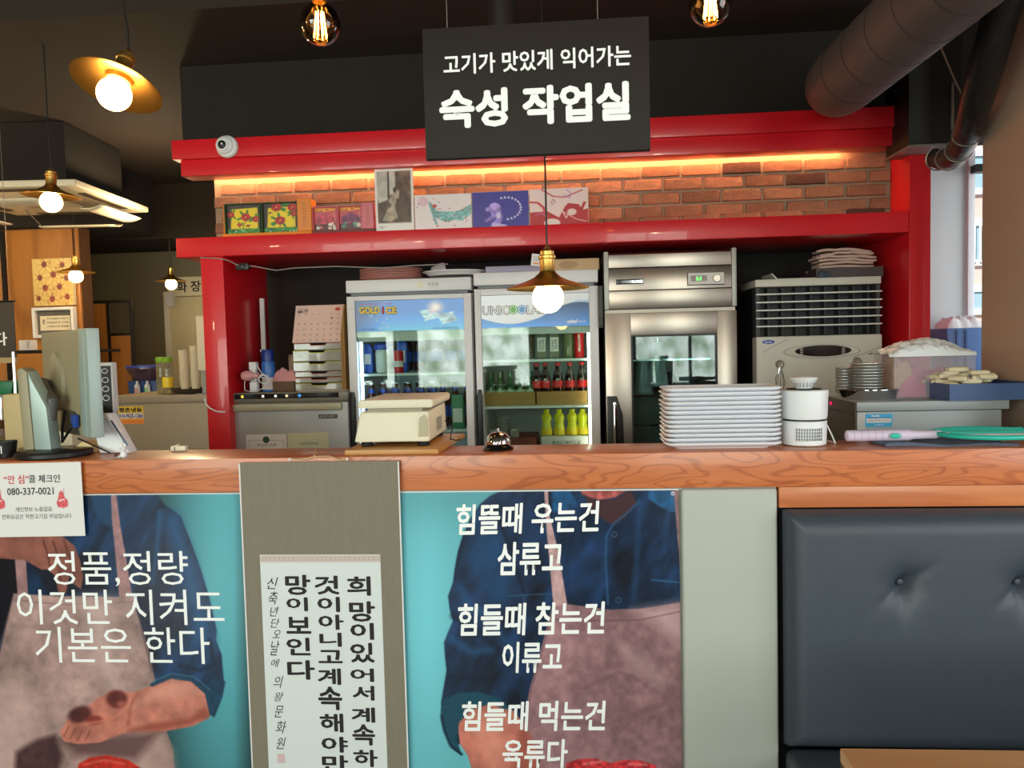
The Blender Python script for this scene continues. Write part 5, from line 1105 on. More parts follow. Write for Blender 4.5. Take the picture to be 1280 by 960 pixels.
for k in range(9):
    rr = random.Random(k); l = .13+rr.uniform(-.012, .015)
    def tw_(u, v, l=l, k=k, rr_=rr.uniform(0, 9)): 
        e = .006*float(vnoise(np.array([u*7+rr_]), np.array([v*4+k]))[0]); return ((u-.5)*2*l+(.012*float(vnoise(np.array([v*9+k]), np.array([u*3]))[0]) if u in (0, 1) else 0), -.055+.12*v, .012*math.sin(u*3.0+rr_*.05)*(.3+k*.1)+e)
    tt = thing('folded_towel', 'pinkish beige folded cloth, %s from the bottom of the pile on the air conditioner' % ('first', 'second', 'third', 'fourth', 'fifth', 'sixth', 'seventh', 'eighth', 'ninth')[k], 'towel', (bx_-.005+rr.uniform(-.008, .008), 3.855, zt+.012+k*.0145), group='folded cloths on the air conditioner')
    o = MB().grid(tw_, 18, 8).build('cloth', M_TOW, tt); sm = o.modifiers.new('th', 'SOLIDIFY'); sm.thickness = .0105
tt = thing('crumpled_film', 'small crumple of clear dark film left of the towel box', 'film', (X(1030, 347, 3.74), 3.74, zt+.001)); o = lumps(MB(), -.03, .035, -.0, .03, 0, .045, 8, 10, 6).build('sheet', mat('film_dark', (70, 80, 92), .1, coat=.5), tt)

# ================================================================== small silver fridge at the left and what stands on it
SFY = 3.66
sx0, sx1 = X(290.5, 530, SFY), X(436.5, 530, SFY); szt = Z(363, 490, SFY)
t = thing('small_fridge', 'small silver kimchi fridge with black control strip behind the counter', 'fridge', ((sx0+sx1)/2, SFY, 0)); W = (sx1-sx0)/2; ox = t.location.x
M_SILVER = mat('silver_paint', (168, 168, 168), .4, .2, var=.03)
MB().box(-W+.002, W-.002, .04, .55, .02, szt-.002).build('body', M_SILVER, t, bevel=.004)
MB().box(-W, W, -.005, .55, szt-.05, szt).build('top_lid', mat('lid_grey', (120, 116, 104), .35), t, bevel=.006)
MB().box(-W+.02, W-.045, -.0075, -.0052, szt-.030, szt-.006).build('control_strip', mat('glossy_black', (16, 16, 18), .1), t)
MB().box(-W+.003, W-.003, 0, .039, .04, szt-.052).build('door', M_SILVER, t, bevel=.006)
MB().box(-W+.01, W-.03, -.018, -.0001, szt-.092, szt-.055).build('handle_bar', mat('champagne', (170, 165, 140), .35, .2), t, bevel=.008, seg=3)
for k, (xx, c_) in enumerate(((-.30, (230, 190, 60)), (-.17, (200, 200, 200)), (-.09, (200, 200, 200)), (.06, (60, 140, 255)), (-.02, (210, 190, 150)))):
    MB().box(xx*.8, xx*.8+.012, -.0082, -.0076, szt-.024, szt-.012).build('indicator', mat('ind_%d' % k, c_, emit=c_, es=1.), t)
text(t, 'Digital Auto Control', .04*1, szt-.022, .20, szt-.012, -.0080, mat('faint_ink', (110, 108, 104), .4))
q0, q1, q2, q3 = X(398.5, 521, SFY)-ox, X(422, 521, SFY)-ox, Z(410, 523, SFY), Z(410, 518, SFY); MB().box(q0, q1, -.0012, -.0002, q2, q3).build('brand_plate', M_BLACK, t); text(t, '삼성김치냉장고', q0+.004, q2+.003, q1-.004, q3-.003, -.0016, M_PAPER)
for k, (a_, b_, c_, d_, mt_, tx) in enumerate(((308, 543, 358, 575, M_PAPER, '영업신고증'), (360, 541, 411, 575, mat('pale_green_paper', (206, 208, 176), .7), '사업자등록증'))):
    q0, q1, q2, q3 = X(a_, 550, SFY)-ox, X(c_, 550, SFY)-ox, Z((a_+c_)/2, d_, SFY), Z((a_+c_)/2, b_, SFY)
    pp_ = thing('certificate', ('white certificate sheet on the small silver fridge door', 'pale green certificate sheet on the small silver fridge door')[k], 'paper', (ox, SFY-.002, 0))
    MB().box(q0, q1, -.0008, .0015, q2, q3).build('sheet', mt_, pp_); tw2 = q1-q0
    text(pp_, tx, q0+tw2*.27, q3-.060, q0+tw2*.75, q3-.045, -.0012, M_DG)
    for r in range(4): MB().box(q0+tw2*(.1 if k else .12), q0+tw2*(.35+.12*r), -.0012, -.0009, q3-.078-.012*r, q3-.075-.012*r).build('printed_line', M_SEAL, pp_)
    if k == 0:
        MB().lathe([(.017, 0), (.017, -.0006)], 20, (q0+tw2*.5, -.0009, q3-.026), 'y').build('emblem', mat('dark_green_seal', (40, 80, 60), .6), pp_); f_ = MB()
        f_.box(q0+.012, q1-.012, -.0012, -.0009, q3-.0305, q3-.029).box(q0+.012, q0+.0135, -.0012, -.0009, q2, q3-.0306).box(q1-.0135, q1-.012, -.0012, -.0009, q2, q3-.0306).build('printed_border', M_SEAL, pp_)
zf = szt+.0005
# stack of small drawers
dx0, dx1 = X(366.5, 460, 3.72), X(429, 460, 3.72); dzt = Z(398, 428, 3.72)
t = thing('drawer_organizer', 'clear-fronted desk drawer organizer with six drawers on the small fridge', 'organizer', ((dx0+dx1)/2+.004, 3.72, zf)); W = (dx1-dx0)/2; H = dzt-zf
M_CLRD = mat('smoky_clear', (150, 144, 132), .12, var=.5, vscale=25, coat=.5)
bodyb = MB().box(-W, -W+.004, .01, .25, 0, H).box(W-.004, W, .01, .25, 0, H).box(-W+.0041, W-.0041, .246, .25, 0, H)
ys = [428, 437, 451, 463, 470.5, 477.5, 486]
cols_ = [(190, 130, 120), (196, 196, 70), (196, 196, 90), (196, 140, 130), (200, 110, 100), (180, 176, 70)]
zz = [zf+H-(y-428)/(487.5-428)*H - zf for y in ys]
for i in range(7): z = max(0, zz[i]-.003) if i < 6 else 0; bodyb.box(-W+.0041, W-.0041, .0101, .2459, z, z+.003)
bodyb.build('body', mat('organizer_shell', (96, 84, 74), .4), t)
for i in range(6):
    za, zb = zz[i+1]+.002 if i < 5 else .004, zz[i]-.0045; off = -.02 if i in (1, 2) else 0; d = MB()
    w_ = W-.006; d.prism([(-w_, za), (w_, za), (w_, zb), (.045, zb), (.035, zb-.010), (-.035, zb-.010), (-.045, zb), (-w_, zb)], off, off+.004); d.box(-w_, -w_+.003, off+.0041, .2, za, zb-.002).box(w_-.003, w_, off+.0041, .2, za, zb-.002)
    o = d.build('drawer', M_CLRD, t)
    MB().tube([(-w_, off-.002, zb), (-.045, off-.002, zb), (-.035, off-.002, zb-.010), (.035, off-.002, zb-.010), (.045, off-.002, zb), (w_, off-.002, zb)], .0022, 6).build('drawer_lip', mat('lip_%d' % i, cols_[i], .4), o)
    for k in range(5):
        r = random.Random(i*7+k); xx = -w_+.02+k*w_*.36
        if zb-za > .02 and r.random() < .7: MB().box(xx, xx+.03, off+.03+.01*k, off+.06+.01*k, za+.0035, min(zb-.012, za+.02)).build('content', mat('cont_%d' % (k % 3), [(60, 50, 46), (196, 190, 180), (150, 110, 80)][k % 3], .6), o)
# desk calendar on the organizer
t = thing('desk_calendar', 'pinkish desk calendar page for October standing on the drawer organizer', 'calendar', (X(396, 427, 3.72), 3.72, zf+H+.0005)); cw = (X(427, 400, 3.72)-X(365.5, 400, 3.72))/2; ch = Z(396, 380, 3.72)-Z(396, 427.5, 3.72)
cal = MB(); 
MB().prism([(0, 0), (.07, ch), (.0725, ch), (.0025, 0)], -cw, cw, 'x').build('front_page', mat('calendar_paper', (222, 188, 176), .7), t); MB().prism([(.145, 0), (.075, ch), (.0725, ch), (.142, 0)], -cw, cw, 'x').build('back_board', M_CARD, t)
for i in range(16): MB().tube([(-cw+.01+i*(2*cw-.02)/15, .072+.005*math.cos(a), ch+.001+.006*math.sin(a)) for a in [2*PI*j/8 for j in range(8)]], .0008, 5, closed=True).build('ring', M_BLACK, t)
import mathutils
def onpage(o): # lay flat print on the slanted front page
    me = o.data; 
    for v in me.vertices: v.co = Vector((v.co.x, v.co.z*.07/ch-.0012+v.co.y, v.co.z))
onpage(text(t, '10', -cw*.62, ch*.80, -cw*.48, ch*.91, 0, M_DG, weight=.02)); onpage(text(t, '2021', -cw*.9, ch*.80, -cw*.68, ch*.86, 0, M_INKK, weight=.06)); onpage(text(t, 'October', -cw*.9, ch*.88, -cw*.68, ch*.92, 0, M_DG))
onpage(MB().lathe([(.014, 0), (.014, -.0003)], 20, (cw*.75, 0, ch*.88), 'y', sy=.6).build('stamp', mat('stamp_red', (190, 70, 60), .6), t))
dn = 1
for r in range(5):
    for c_ in range(7):
        if r == 0 and c_ < 5: continue
        if dn > 31: break
        xx = -cw*.86+c_*cw*.27; z_ = ch*(.62-.145*r); onpage(text(t, str(dn), xx, z_, xx+.010, z_+.0075, 0, M_DG if c_ else M_INKR, name='date')); dn += 1
for c_ in range(7): xx = -cw*.86+c_*cw*.27; onpage(text(t, 'SMTWTFS'[c_], xx, ch*.735, xx+.008, ch*.765, 0, M_DG, name='weekday'))
# envelopes, spray can, rolls, cloth, box, charger fan, papers
t = thing('envelope_bundle', 'upright brown paper envelopes between the organizer and the left drinks fridge', 'envelopes', (X(432, 470, 3.72)-.004, 3.70, zf))
for k, (h_, o_) in enumerate(((.36, 0), (.41, .007), (.30, -.007))): MB().prism([(.0, 0), (.22, 0), (.22, h_), (.02, h_+.01), (0, h_*.92)], o_-.002, o_+.002, 'x').build('envelope', M_CARD, t)
p = at(336, 475, 3.74); t = thing('spray_can', 'blue and white aerosol spray can on the small fridge', 'can', (p.x, 3.74, zf))
hs_ = Z(336, 437, 3.74)-zf; MB().lathe([(.031, 0), (.033, .004), (.033, hs_*.66), (.029, hs_*.72)], 28).build('body', mat('spray_blue', (52, 110, 190), .3), t); MB().lathe([(.0333, .01), (.0333, hs_*.34)], 28, caps=False).build('label', mat('spray_pale', (206, 190, 190), .4), t)
MB().lathe([(.030, hs_*.721), (.030, hs_*.95), (.026, hs_), (.001, hs_)], 28).build('cap', mat('spray_cap', (26, 52, 130), .35), t)
for k, (px, dy, h_, r, lab) in enumerate(((359, .02, .115, .021, 'cardboard tube standing by the drawer organizer, right one'), (353, .09, .13, .022, 'cardboard tube standing by the drawer organizer, left one'))):
    tt = thing('cardboard_tube', lab, 'tube', (X(px, 460, 3.76), 3.76+dy+.06, zf+.052)); MB().lathe([(r, 0), (r, h_), (r*.8, h_), (r*.8, .004), (.001, .004)], 24).build('body', mat('tube_card', (168, 138, 118), .8), tt)
t = thing('storage_box', 'low brown box under the pink cloth on the small fridge', 'box', (X(352, 484, 3.72), 3.72, zf)); MB().box(-.055, .065, 0, .2, 0, .05).build('body', mat('brown_box_dark', (104, 80, 60), .7), t, bevel=.003)
tt = thing('pink_cloth', 'crumpled pink cloth beside the drawer organizer', 'cloth', (X(355, 476, 3.71), 3.74, zf+.051)); o = lumps(MB(), -.065, .06, -.02, .09, -.001, .065, 12, 26, 16).build('fabric', mat('pink_fabric', (214, 150, 150), .9, bump=.5, bscale=200), tt)
t = thing('power_charger', 'white plug tower with a pink mini fan head and looped cable on the small fridge', 'charger', (X(317, 487, 3.69), 3.70, zf))
MB().box(-.019, .019, -.012, .02, 0, .05).box(-.015, .015, -.01, .018, .0501, .11).box(-.019, .019, -.012, .02, .1101, .15).build('plug_body', M_WPLAST, t, bevel=.004)
M_PINKP = mat('pink_plastic', (222, 160, 160), .4)
b = MB().lathe([(.001, -.03), (.018, -.028), (.025, -.012), (.025, .01), (.018, .022), (.012, .03), (.012, .052), (.016, .056), (.001, .058)], 24).xform(Matrix.Translation((-.018, -.03, .083)) @ Matrix.Rotation(PI/2, 4, 'Y')); b.build('fan_head', M_PINKP, t)
r_ = random.Random(4); pts = [(.035, -.035, .08)]
for i in range(26): a = i*.75; pts.append((.065+.026*math.cos(a), -.037+.006*math.sin(i*1.7), .065+.026*math.sin(a)*(1 if i % 2 else .7)))
MB().tube(pts, .0022, 6).build('looped_cable', M_WPLAST, t); MB().tube([(.01, -.02, .15), (.03, -.025, .13), (.05, -.03, .10), (.085, -.032, .06), (.06, -.03, .02), (.0, -.03, .003), (-.04, -.02, .01), (-.045, -.01, .05), (-.02, -.005, .085)], .0022, 6).build('cable', M_WPLAST, t)
for k, (px, h_) in enumerate(((328, .20), (333, .17))):
    tt = thing('pen', ('black pen leaning beside the spray can', 'dark red pen leaning behind the white charger')[k], 'pen', (X(px, 486, 3.75), 3.79, zf), rot=(0, -.08+.1*k, 0)); MB().tube([(0, 0, .001), (0, 0, h_)], .005, 8).build('barrel', (M_BLACK, mat('dark_red', (120, 24, 30), .4))[k], tt); MB().cyl((0, 0, h_+.0002), .0035, .012, 8).build('tip', M_PAPER, tt)
tt = thing('paper_sheets', 'loose sheets lying in front of the drawer organizer', 'paper', (X(400, 489, 3.69), 3.68, zf)); MB().prism([(-.11, 0), (.13, -.01), (.14, .035), (-.10, .03)], 0, .004, 'z').build('sheet', mat('paper_grey', (196, 180, 172), .7), tt)
t = thing('foam_strip', 'tall narrow white corrugated strip leaning against the left red post', 'strip', (X(329.5, 438, 3.95), 3.95, zf)); MB().box(-.011, .011, 0, .012, 0, Z(329, 373, 3.95)-zf).build('body', M_WPLAST, t)
for i in range(44): MB().box(-.0115, .0115, -.0025, -.0001, .01+i*.0092, .014+i*.0092).build('ridge', M_WPLAST, t)
# cable looping from the fridge to the post
tag(MB().tube([at(*p) for p in ((290, 512, 3.655), (280, 515, 3.59), (270, 514, 3.585), (262, 510, 3.585), (257.5, 505, 3.585), (256, 498, 3.59))], .004, 8).build('cable', M_WPLAST), 'white cable looping around the foot of the left red post', 'cable')
# ================================================================== far left: dining area beyond the kitchen
WY = 5.5
M_PLY = wood_mat('plywood_orange', (178, 118, 52), (146, 90, 36), scale=1.2, rough=.5, axis='Z', coat=.1, rings=3)
wr = X(104, 380, WY)
ws = MB().box(-5.95, wr, WY, WY+.12, 0, 2.40).build('wall_wood', mat('ply_backing', (90, 58, 30), .7), smooth=False); struct(ws)
xx = -5.9; 
edges = [X(q, 380, WY) for q in (-190, -90, 12, 97)]+[wr]
for i in range(4):
    MB().box(edges[i]+.006, edges[i+1]-(.03 if i == 1 else .004), WY-.018, WY-.001, 0, 2.39).build('panel', M_PLY, ws, bevel=.002)
MB().box(edges[2]-.028, edges[2]+.004, WY-.03, WY-.001, 0, 2.39).build('seam_post', M_BLACK, ws)
struct(MB().box(-5.95, wr+.3, WY-.1, WY+.5, 2.40, 2.84).build('trim_soffit_left', M_DARK))
def sunf(cv):
    cv.c[:] = np.array([216, 186, 110])/255.; r = random.Random(6)
    for (x, y, q) in ((30, 12, 16), (75, 14, 15), (52, 34, 17), (18, 40, 15), (84, 42, 15), (30, 62, 16), (66, 60, 16), (12, 84, 13), (46, 86, 16), (84, 82, 15)):
        for k in range(14):
            a = k*2*PI/14+x; cv.poly([(x+q*.3*math.cos(a-.25), y+q*.3*math.sin(a-.25)), (x+q*1.3*math.cos(a), y+q*1.3*math.sin(a)), (x+q*.3*math.cos(a+.25), y+q*.3*math.sin(a+.25))], (236, 212, 140) if k % 2 else (206, 150, 60), 2, .95)
        cv.ell(x, y, q*.42, q*.42, (134, 60, 50), 2, 1, .4)
    for k in range(16): cv.ell(r.uniform(0, 100), r.uniform(0, 100), 2.5, 4, (150, 90, 40), 2, .5, rot=r.uniform(0, 3))
a_, b_, c_, d_ = X(40, 350, WY-.06), X(90, 350, WY-.06), Z(60, 382, WY-.06), Z(60, 323, WY-.06)
t = thing('wall_picture', 'unframed sunflower canvas on the orange wood wall', 'picture', ((a_+b_)/2, WY-.05, c_)); W = (b_-a_)/2
MB().box(-W, W, 0, .03, 0, d_-c_).build('canvas', M_CREAM, t, bevel=.002); sprint(t, 'printed_face', -W, W, 0, d_-c_, -.0006, 70, 80, sunf, M_PRINT)
a_, b_, c_, d_ = X(41, 400, WY-.06), X(93, 400, WY-.06), Z(66, 422, WY-.06), Z(66, 384, WY-.06)
t = thing('framed_calligraphy', 'white box frame with a small calligraphy sheet below the sunflower canvas', 'picture', ((a_+b_)/2, WY-.07, c_)); W = (b_-a_)/2; h = d_-c_
MB().box(-W, W, 0, .045, 0, .022).box(-W, W, 0, .045, h-.022, h).box(-W, -W+.022, 0, .045, .0221, h-.0221).box(W-.022, W, 0, .045, .0221, h-.0221).build('frame', M_WHITE, t, bevel=.002)
MB().box(-W+.0221, W-.0221, .03, .044, .0222, h-.0222).build('mat_board', mat('mat_grey', (96, 92, 86), .7), t); MB().box(-W*.72, W*.72, .026, .0298, h*.24, h*.72).build('sheet', M_CREAM, t)
text(t, '산', -W*.62, h*.46, -W*.48, h*.62, .0255, M_INKK, weight=.03)
for r in range(3): text(t, ('우리는말없이 걷는다', '저녁빛이드는 자리에', '그대와나의 한잔을')[r], -W*.40, h*(.60-.13*r), W*.64, h*(.66-.13*r), .0255, M_INKK, weight=.02)
p = at(24, 438, 4.6); q = at(38, 425, 4.6)
t = thing('paper_box', 'small white box with tiny printed marks standing at the wood wall', 'box', ((p.x+q.x)/2, 4.6, p.z)); w = (q.x-p.x)/2
MB().box(-w, w, 0, .06, 0, q.z-p.z).build('body', M_PAPER, t, bevel=.002); text(t, '생\n맥\n주', w*.3, .012, w*.8, q.z-p.z-.008, -.0006, M_DG)
t = thing('wall_shelf', 'narrow dark shelf carrying the small white box', 'shelf', ((p.x+q.x)/2, 4.6, p.z-.0205)); MB().box(-w-.25, w+.05, -.02, .88, 0, .02).build('board', M_DARK, t, bevel=.002)
# dark banner with a white syllable
BYn = 3.9; t = thing('hanging_banner', 'dark hanging banner with white Korean lettering cut by the left edge', 'banner', (X(0, 410, BYn), BYn, Z(0, 447, BYn))); bx0 = t.location
MB().box(-.30, X(18, 410, BYn)-bx0.x, 0, .006, 0, Z(0, 378, BYn)-bx0.z).build('cloth', mat('banner_charcoal', (66, 58, 50), .7), t, bevel=.001)
tpx(t, '다', -7, 415, 9, 432, BYn-.0006, M_INKW, weight=.02); MB().tube([(-.31, .003, Z(0, 378, BYn)-bx0.z+.004), (X(18, 410, BYn)-bx0.x+.008, .003, Z(0, 378, BYn)-bx0.z+.004)], .006, 8).build('rod', M_BLACK, t)
for dx in (-.28, X(18, 410, BYn)-bx0.x-.02): MB().tube([(dx, .003, Z(0, 378, BYn)-bx0.z+.008), (dx, .003, 2.845-bx0.z)], .0012, 6).build('wire', M_DSTEEL, t)
MB().box(-.30, X(18, 410, BYn)-bx0.x, .0, .008, -.03, -.0005).build('bottom_hem', mat('hem_tan', (170, 150, 110), .6), t)
# black steel partition with wood panels
PY = 6.0; t = thing('steel_partition', 'black steel lattice partition with stained wood panels before the grey back wall', 'partition', (X(136, 480, PY), PY, 0)); px_ = t.location
V = [X(v, 430, PY)-px_.x for v in (106, 136.5, 165)]; zt = Z(136, 379, PY); zm = Z(150, 418, PY); M_FRM = mat('frame_black', (30, 24, 20), .5)
for i, v in enumerate(V): MB().box(v-.012, v+.012, 0, .03, 0, zt-.0002).build('upright', M_FRM, t)
MB().box(V[0]-.012, V[2]+.012, 0, .03, zt, zt+.024).build('top_rail', M_FRM, t); MB().box(V[1]+.0121, V[2]-.0121, 0, .03, zm-.01, zm+.01).build('cross_rail', M_FRM, t)
MB().box(V[0]+.0122, V[1]-.0122, .008, .022, .3, zt-.0004).build('panel', M_PLY, t); MB().box(V[1]+.0122, V[2]-.0122, .008, .022, .3, zm-.0102).build('panel', M_PLY, t)
# restroom door and sign
DYr = 6.98; M_DOOR = mat('door_cream', (206, 196, 160), .5)
d0, d1 = X(216, 430, DYr), X(262, 430, DYr)
dr = thing('door_1', 'cream restroom door beyond the red post', 'door', ((d0+d1)/2, 6.96, 0)); dr['kind'] = 'structure'; del dr['category']; W = (d1-d0)/2; zt = Z(235, 371, DYr)
MB().box(-W, W+.3, 0, .035, 0, zt).build('leaf', M_DOOR, dr, bevel=.002); MB().box(-W-.05, -W-.002, -.02, .038, 0, zt+.05).build('door_frame', mat('door_frame_white', (226, 220, 204), .5), dr, bevel=.003)
MB().box(W*.1, W*.5, -.012, -.0002, .95, .99).build('door_handle', M_CHROME, dr, bevel=.003)
sgn = thing('restroom_sign', 'white sign with dark Korean lettering above the far cream door', 'sign', ((d0+d1)/2, 6.93, Z(235, 370, 6.93))); hh = Z(235, 346, 6.93)-sgn.location.z
MB().box(-W, W+.25, 0, .02, 0, hh).build('board', M_CREAM, sgn, bevel=.002); tpx(sgn, '화 장', 221, 351, 251, 365, 6.9294, M_INKK, weight=.02); tpx(sgn, '실', 257, 351, 268, 365, 6.9294, M_INKK, weight=.02)
t = thing('door_closer_box', 'small white box on the wall at the upper left of the restroom door', 'box', tuple(at(211, 374, 6.9))); MB().box(-.03, .03, 0, .09, -.07, .06).build('body', M_WPLAST, t, bevel=.004)
# grey counter fridge and the things on it
CY = 4.25; c0, c1 = X(137, 520, CY), X(262, 520, CY); cz = Z(200, 494, CY)
t = thing('counter_fridge', 'grey steel counter fridge left of the red post', 'fridge', ((c0+c1)/2+.15, CY, 0)); W = (c1-c0)/2+.15; GF = t
M_GST = mat('grey_steel_warm', (150, 138, 116), .45, .3, var=.04)
MB().box(-W, W, -.01, .6, cz-.045, cz).build('worktop', M_GST, t, bevel=.004); MB().box(-W+.01, W-.01, 0, .59, .08, cz-.046).build('body', M_GST, t, bevel=.003); MB().box(-W+.02, W-.02, .02, .5, 0, .079).build('plinth', M_BLACK, t)
q = at(143, 509, CY); MB().box(q.x-t.location.x-.018, q.x-t.location.x+.018, -.012, -.0002, q.z-.03, q.z+.018).build('latch', M_DSTEEL, t, bevel=.004)
s0, s1, s2, s3 = X(148, 520, CY)-t.location.x, X(179.5, 520, CY)-t.location.x, Z(164, 530, CY), Z(164, 508, CY)
MB().box(s0, s1, -.0012, -.0002, s2, s3).build('sticker', mat('sticker_yellow', (226, 186, 40), .5), t); hh = s3-s2
text(t, '평촌냉동', s0+.006, s3-hh*.34, s1-.006, s3-hh*.06, -.0016, M_INKK, weight=.04); MB().box(s0+.001, s1-.001, -.0015, -.0013, s3-hh*.68, s3-hh*.38).build('number_strip', M_PAPER, t)
text(t, '010-9625-1266', s0+.004, s3-hh*.66, s1-.004, s3-hh*.40, -.0019, mat('violet_ink', (60, 40, 110), .5), weight=.04); MB().box(s0+.001, s1-.001, -.0015, -.0013, s2+.001, s3-hh*.70).build('orange_strip', mat('strip_orange', (232, 140, 50), .5), t)
text(t, '냉동 냉장 에어컨 수리', s0+.006, s2+hh*.05, s1-.006, s2+hh*.16, -.0019, M_INKR)
zc = cz+.0005
def jar(px, lab, y, h=.165):
    tt = thing('glass_bottle', lab, 'bottle', (X(px, 490, y), y, zc), group='green capped glass bottles')
    MB().lathe([(.001, 0), (.026, .002), (.030, .01), (.030, h*.8), (.026, h*.86)], 24).build('body', mat('jar_glass', (150, 140, 100), .08, var=.2, alpha=.55, coat=.6), tt)
    MB().lathe([(.029, h*.861), (.030, h*.87), (.030, h*.99), (.027, h), (.001, h)], 24).build('cap', mat('lime_cap', (130, 180, 40), .4), tt); return tt
hb = Z(210, 446, 4.4)-zc
jar(203, 'green-capped clear bottle, left of the pair on the counter fridge', 4.44, hb); t = jar(210.5, 'green-capped bottle with a yellow label, right of the pair on the counter fridge', 4.34, hb)
MB().lathe([(.0305, .04), (.0305, .10)], 24, caps=False).build('label', M_YLAB, t)
t = thing('black_tray', 'round dark tray under the paper cups on the counter fridge', 'tray', (X(241, 492, 4.4), 4.42, zc)); MB().lathe([(.10, 0), (.12, .01), (.135, .03), (.13, .03), (.115, .012), (.001, .008)], 32).build('dish', mat('tray_dark', (70, 60, 50), .3), t)
for k, (px, dy, n) in enumerate(((233.5, 0, 9), (244, .03, 10))):
    t = thing('paper_cup_stack', ('tall stack of cream paper cups on the dark tray, left one', 'tall stack of cream paper cups on the dark tray, right one')[k], 'cups', (X(px, 485, 4.42), 4.40+dy, zc+.0105))
    for i in range(n): MB().lathe([(.001, i*.022), (.021, i*.022), (.029, i*.022+.068), (.0305, i*.022+.070), (.029, i*.022+.072)], 20, caps=False).build('cup', mat('cup_cream', (226, 210, 176), .6), t)
    if k == 0: MB().lathe([(.0215, .015), (.0258, .05)], 8, (0, -.0008, 0), caps=False).build('printed_ring', mat('cup_ring', (60, 52, 44), .6), t) if False else None
t = thing('menu_clipboard', 'pale sheet in a holder standing on the counter fridge against the red post', 'sheet', (X(251, 463, 4.28), 4.30, zc)); MB().box(-.026, .03, 0, .012, Z(251, 463, 4.28)-zc, Z(251, 395, 4.28)-zc).build('sheet', M_CREAM, t, bevel=.001); MB().box(-.012, .01, .0121, .03, 0, .2).build('stand', M_DSTEEL, t); MB().box(-.03, .03, -.03, .05, 0, .004).build('foot', M_DSTEEL, t)
# blue basket with a purple bowl behind
t = thing('blue_bin', 'blue bin with a dark purple basin and two small bottles behind the monitor', 'bin', (X(153, 475, 4.7), 4.78, zc-.02-.0)); t.location.z = cz-.10
w = .10; MB().prism([(-w*.9, 0), (w*.9, 0), (w, .16), (-w, .16)], -.08, .08).build('body', mat('bin_blue', (36, 70, 120), .4), t, bevel=.005)
MB().lathe([(.08, .1605), (.085, .165), (.13, .235), (.136, .24), (.136, .25), (.125, .245), (.001, .18)], 32).build('basin', mat('basin_purple', (84, 60, 74), .3, coat=.3), t); MB().lathe([(.133, .2505), (.138, .2505), (.138, .262), (.133, .262), (.133, .2505)], 32, caps=False).build('basin_rim', mat('rim_blue', (60, 80, 170), .4), t)
for dx, cc in ((-.02, (220, 150, 140)), (.05, (150, 200, 120))):
    MB().lathe([(.001, 0), (.018, .002), (.018, .07), (.008, .085), (.008, .10)], 16, (dx, -.10, .06)).build('small_bottle', M_PAPER, t); MB().box(dx-.010, dx+.010, -.1192, -.1182, .075, .115).build('label', mat('sb_%d' % cc[0], cc, .5), t)
t2 = thing('side_cabinet', 'low side cabinet under the blue bin beyond the counter fridge', 'cabinet', (X(153, 475, 4.7)-.55, 4.86, 0)); MB().box(-.4, .7, -.0, .4, 0, cz-.101).build('body', M_GST, t2, bevel=.004); t.location.y = 5.0
# ================================================================== till corner on the counter
ZT = ZC+.0005
pA = Vector((X(110, 500, 2.05), 2.05, 0)); ang = -math.radians(40)
t = thing('monitor', 'silver-backed till monitor on a round black foot at the left end of the counter', 'monitor', (X(68, 570, 2.1), 2.1, ZT)); L = t.location
M_MON = mat('monitor_taupe', (150, 140, 112), .45, var=.03); M_MONS = mat('monitor_silver', (160, 176, 170), .4, .2)
MB().lathe([(.098, 0), (.102, .004), (.102, .014), (.094, .019), (.001, .020)], 48, (0, 0, 0), sy=.95).build('foot', M_BLACK, t)
# column: tall fin at the left of the foot
cx0, cx1 = X(31, 520, 2.1)-L.x, X(66, 520, 2.1)-L.x; ctop = Z(40, 459, 2.1)-L.z
MB().prism([(cx0+.005, .0195), (cx0+.037, .0195), (cx0+.028, ctop*.95), (cx0+.012, ctop), (cx0-.004, ctop-.006)], -.02, .03).build('column', M_MON, t, bevel=.006)
MB().prism([(cx0+.0375, .0195), (cx1+.002, .0195), (cx1-.006, ctop*.55), (cx0+.040, ctop*.85), (cx0+.0285, ctop*.96)], -.018, .028).build('column_side', M_MONS, t, bevel=.004)
sl = MB(); w_, h_ = .43, .305
Mx = Matrix.Translation(pA-Vector((L.x, L.y, 0))+Vector((0, 0, Z(100, 547, 2.05)-L.z))) @ Matrix.Rotation(ang, 4, 'Z')
MB().box(-w_, 0, 0, .022, 0, h_).xform(Mx).build('back_shell', M_MON, t, bevel=.006)
# curved silver side bezel seen at the right
MB().prism([(-.045, 0.004), (0.0, 0.0), (0.002, h_), (-.03, h_+.002), (-.052, h_*.6), (-.052, h_*.4)], -.0065, -.0003).xform(Mx).build('side_bezel', M_MONS, t, bevel=.002)
MB().box(.0003, .028, -.004, .03, 0, h_+.001).xform(Mx).build('edge_bezel', M_MONS, t, bevel=.004)
MB().box(-w_+.01, -.01, .0223, .0235, .012, h_-.012).xform(Mx).build('screen', mat('screen_dark', (14, 16, 20), .1), t)
MB().lathe([(.07, 0), (.066, -.010), (.045, -.018), (.001, -.019)], 32, (-w_*.62, -.0003, h_*.5), 'y', sy=1.3).xform(Mx).build('vesa_bulge', M_MON, t)
MB().prism([(-w_*.62, .0), (-w_*.2, .0), (-w_*.26, h_*.22), (-w_*.55, h_*.24)], -.004, -.0003).xform(Mx).build('port_recess', mat('recess_dark', (62, 58, 48), .6), t, bevel=.002)
arm0 = Mx @ Vector((-w_*.62, -.018, h_*.45)); MB().tube([arm0, arm0+Vector((-.02, -.02, .012)), Vector((cx1-.004, .01, ctop*.60)), Vector((cx1-.012, .01, ctop*.40))], [.018, .02, .016, .013], 14).build('neck', mat('neck_grey', (84, 82, 80), .4), t)
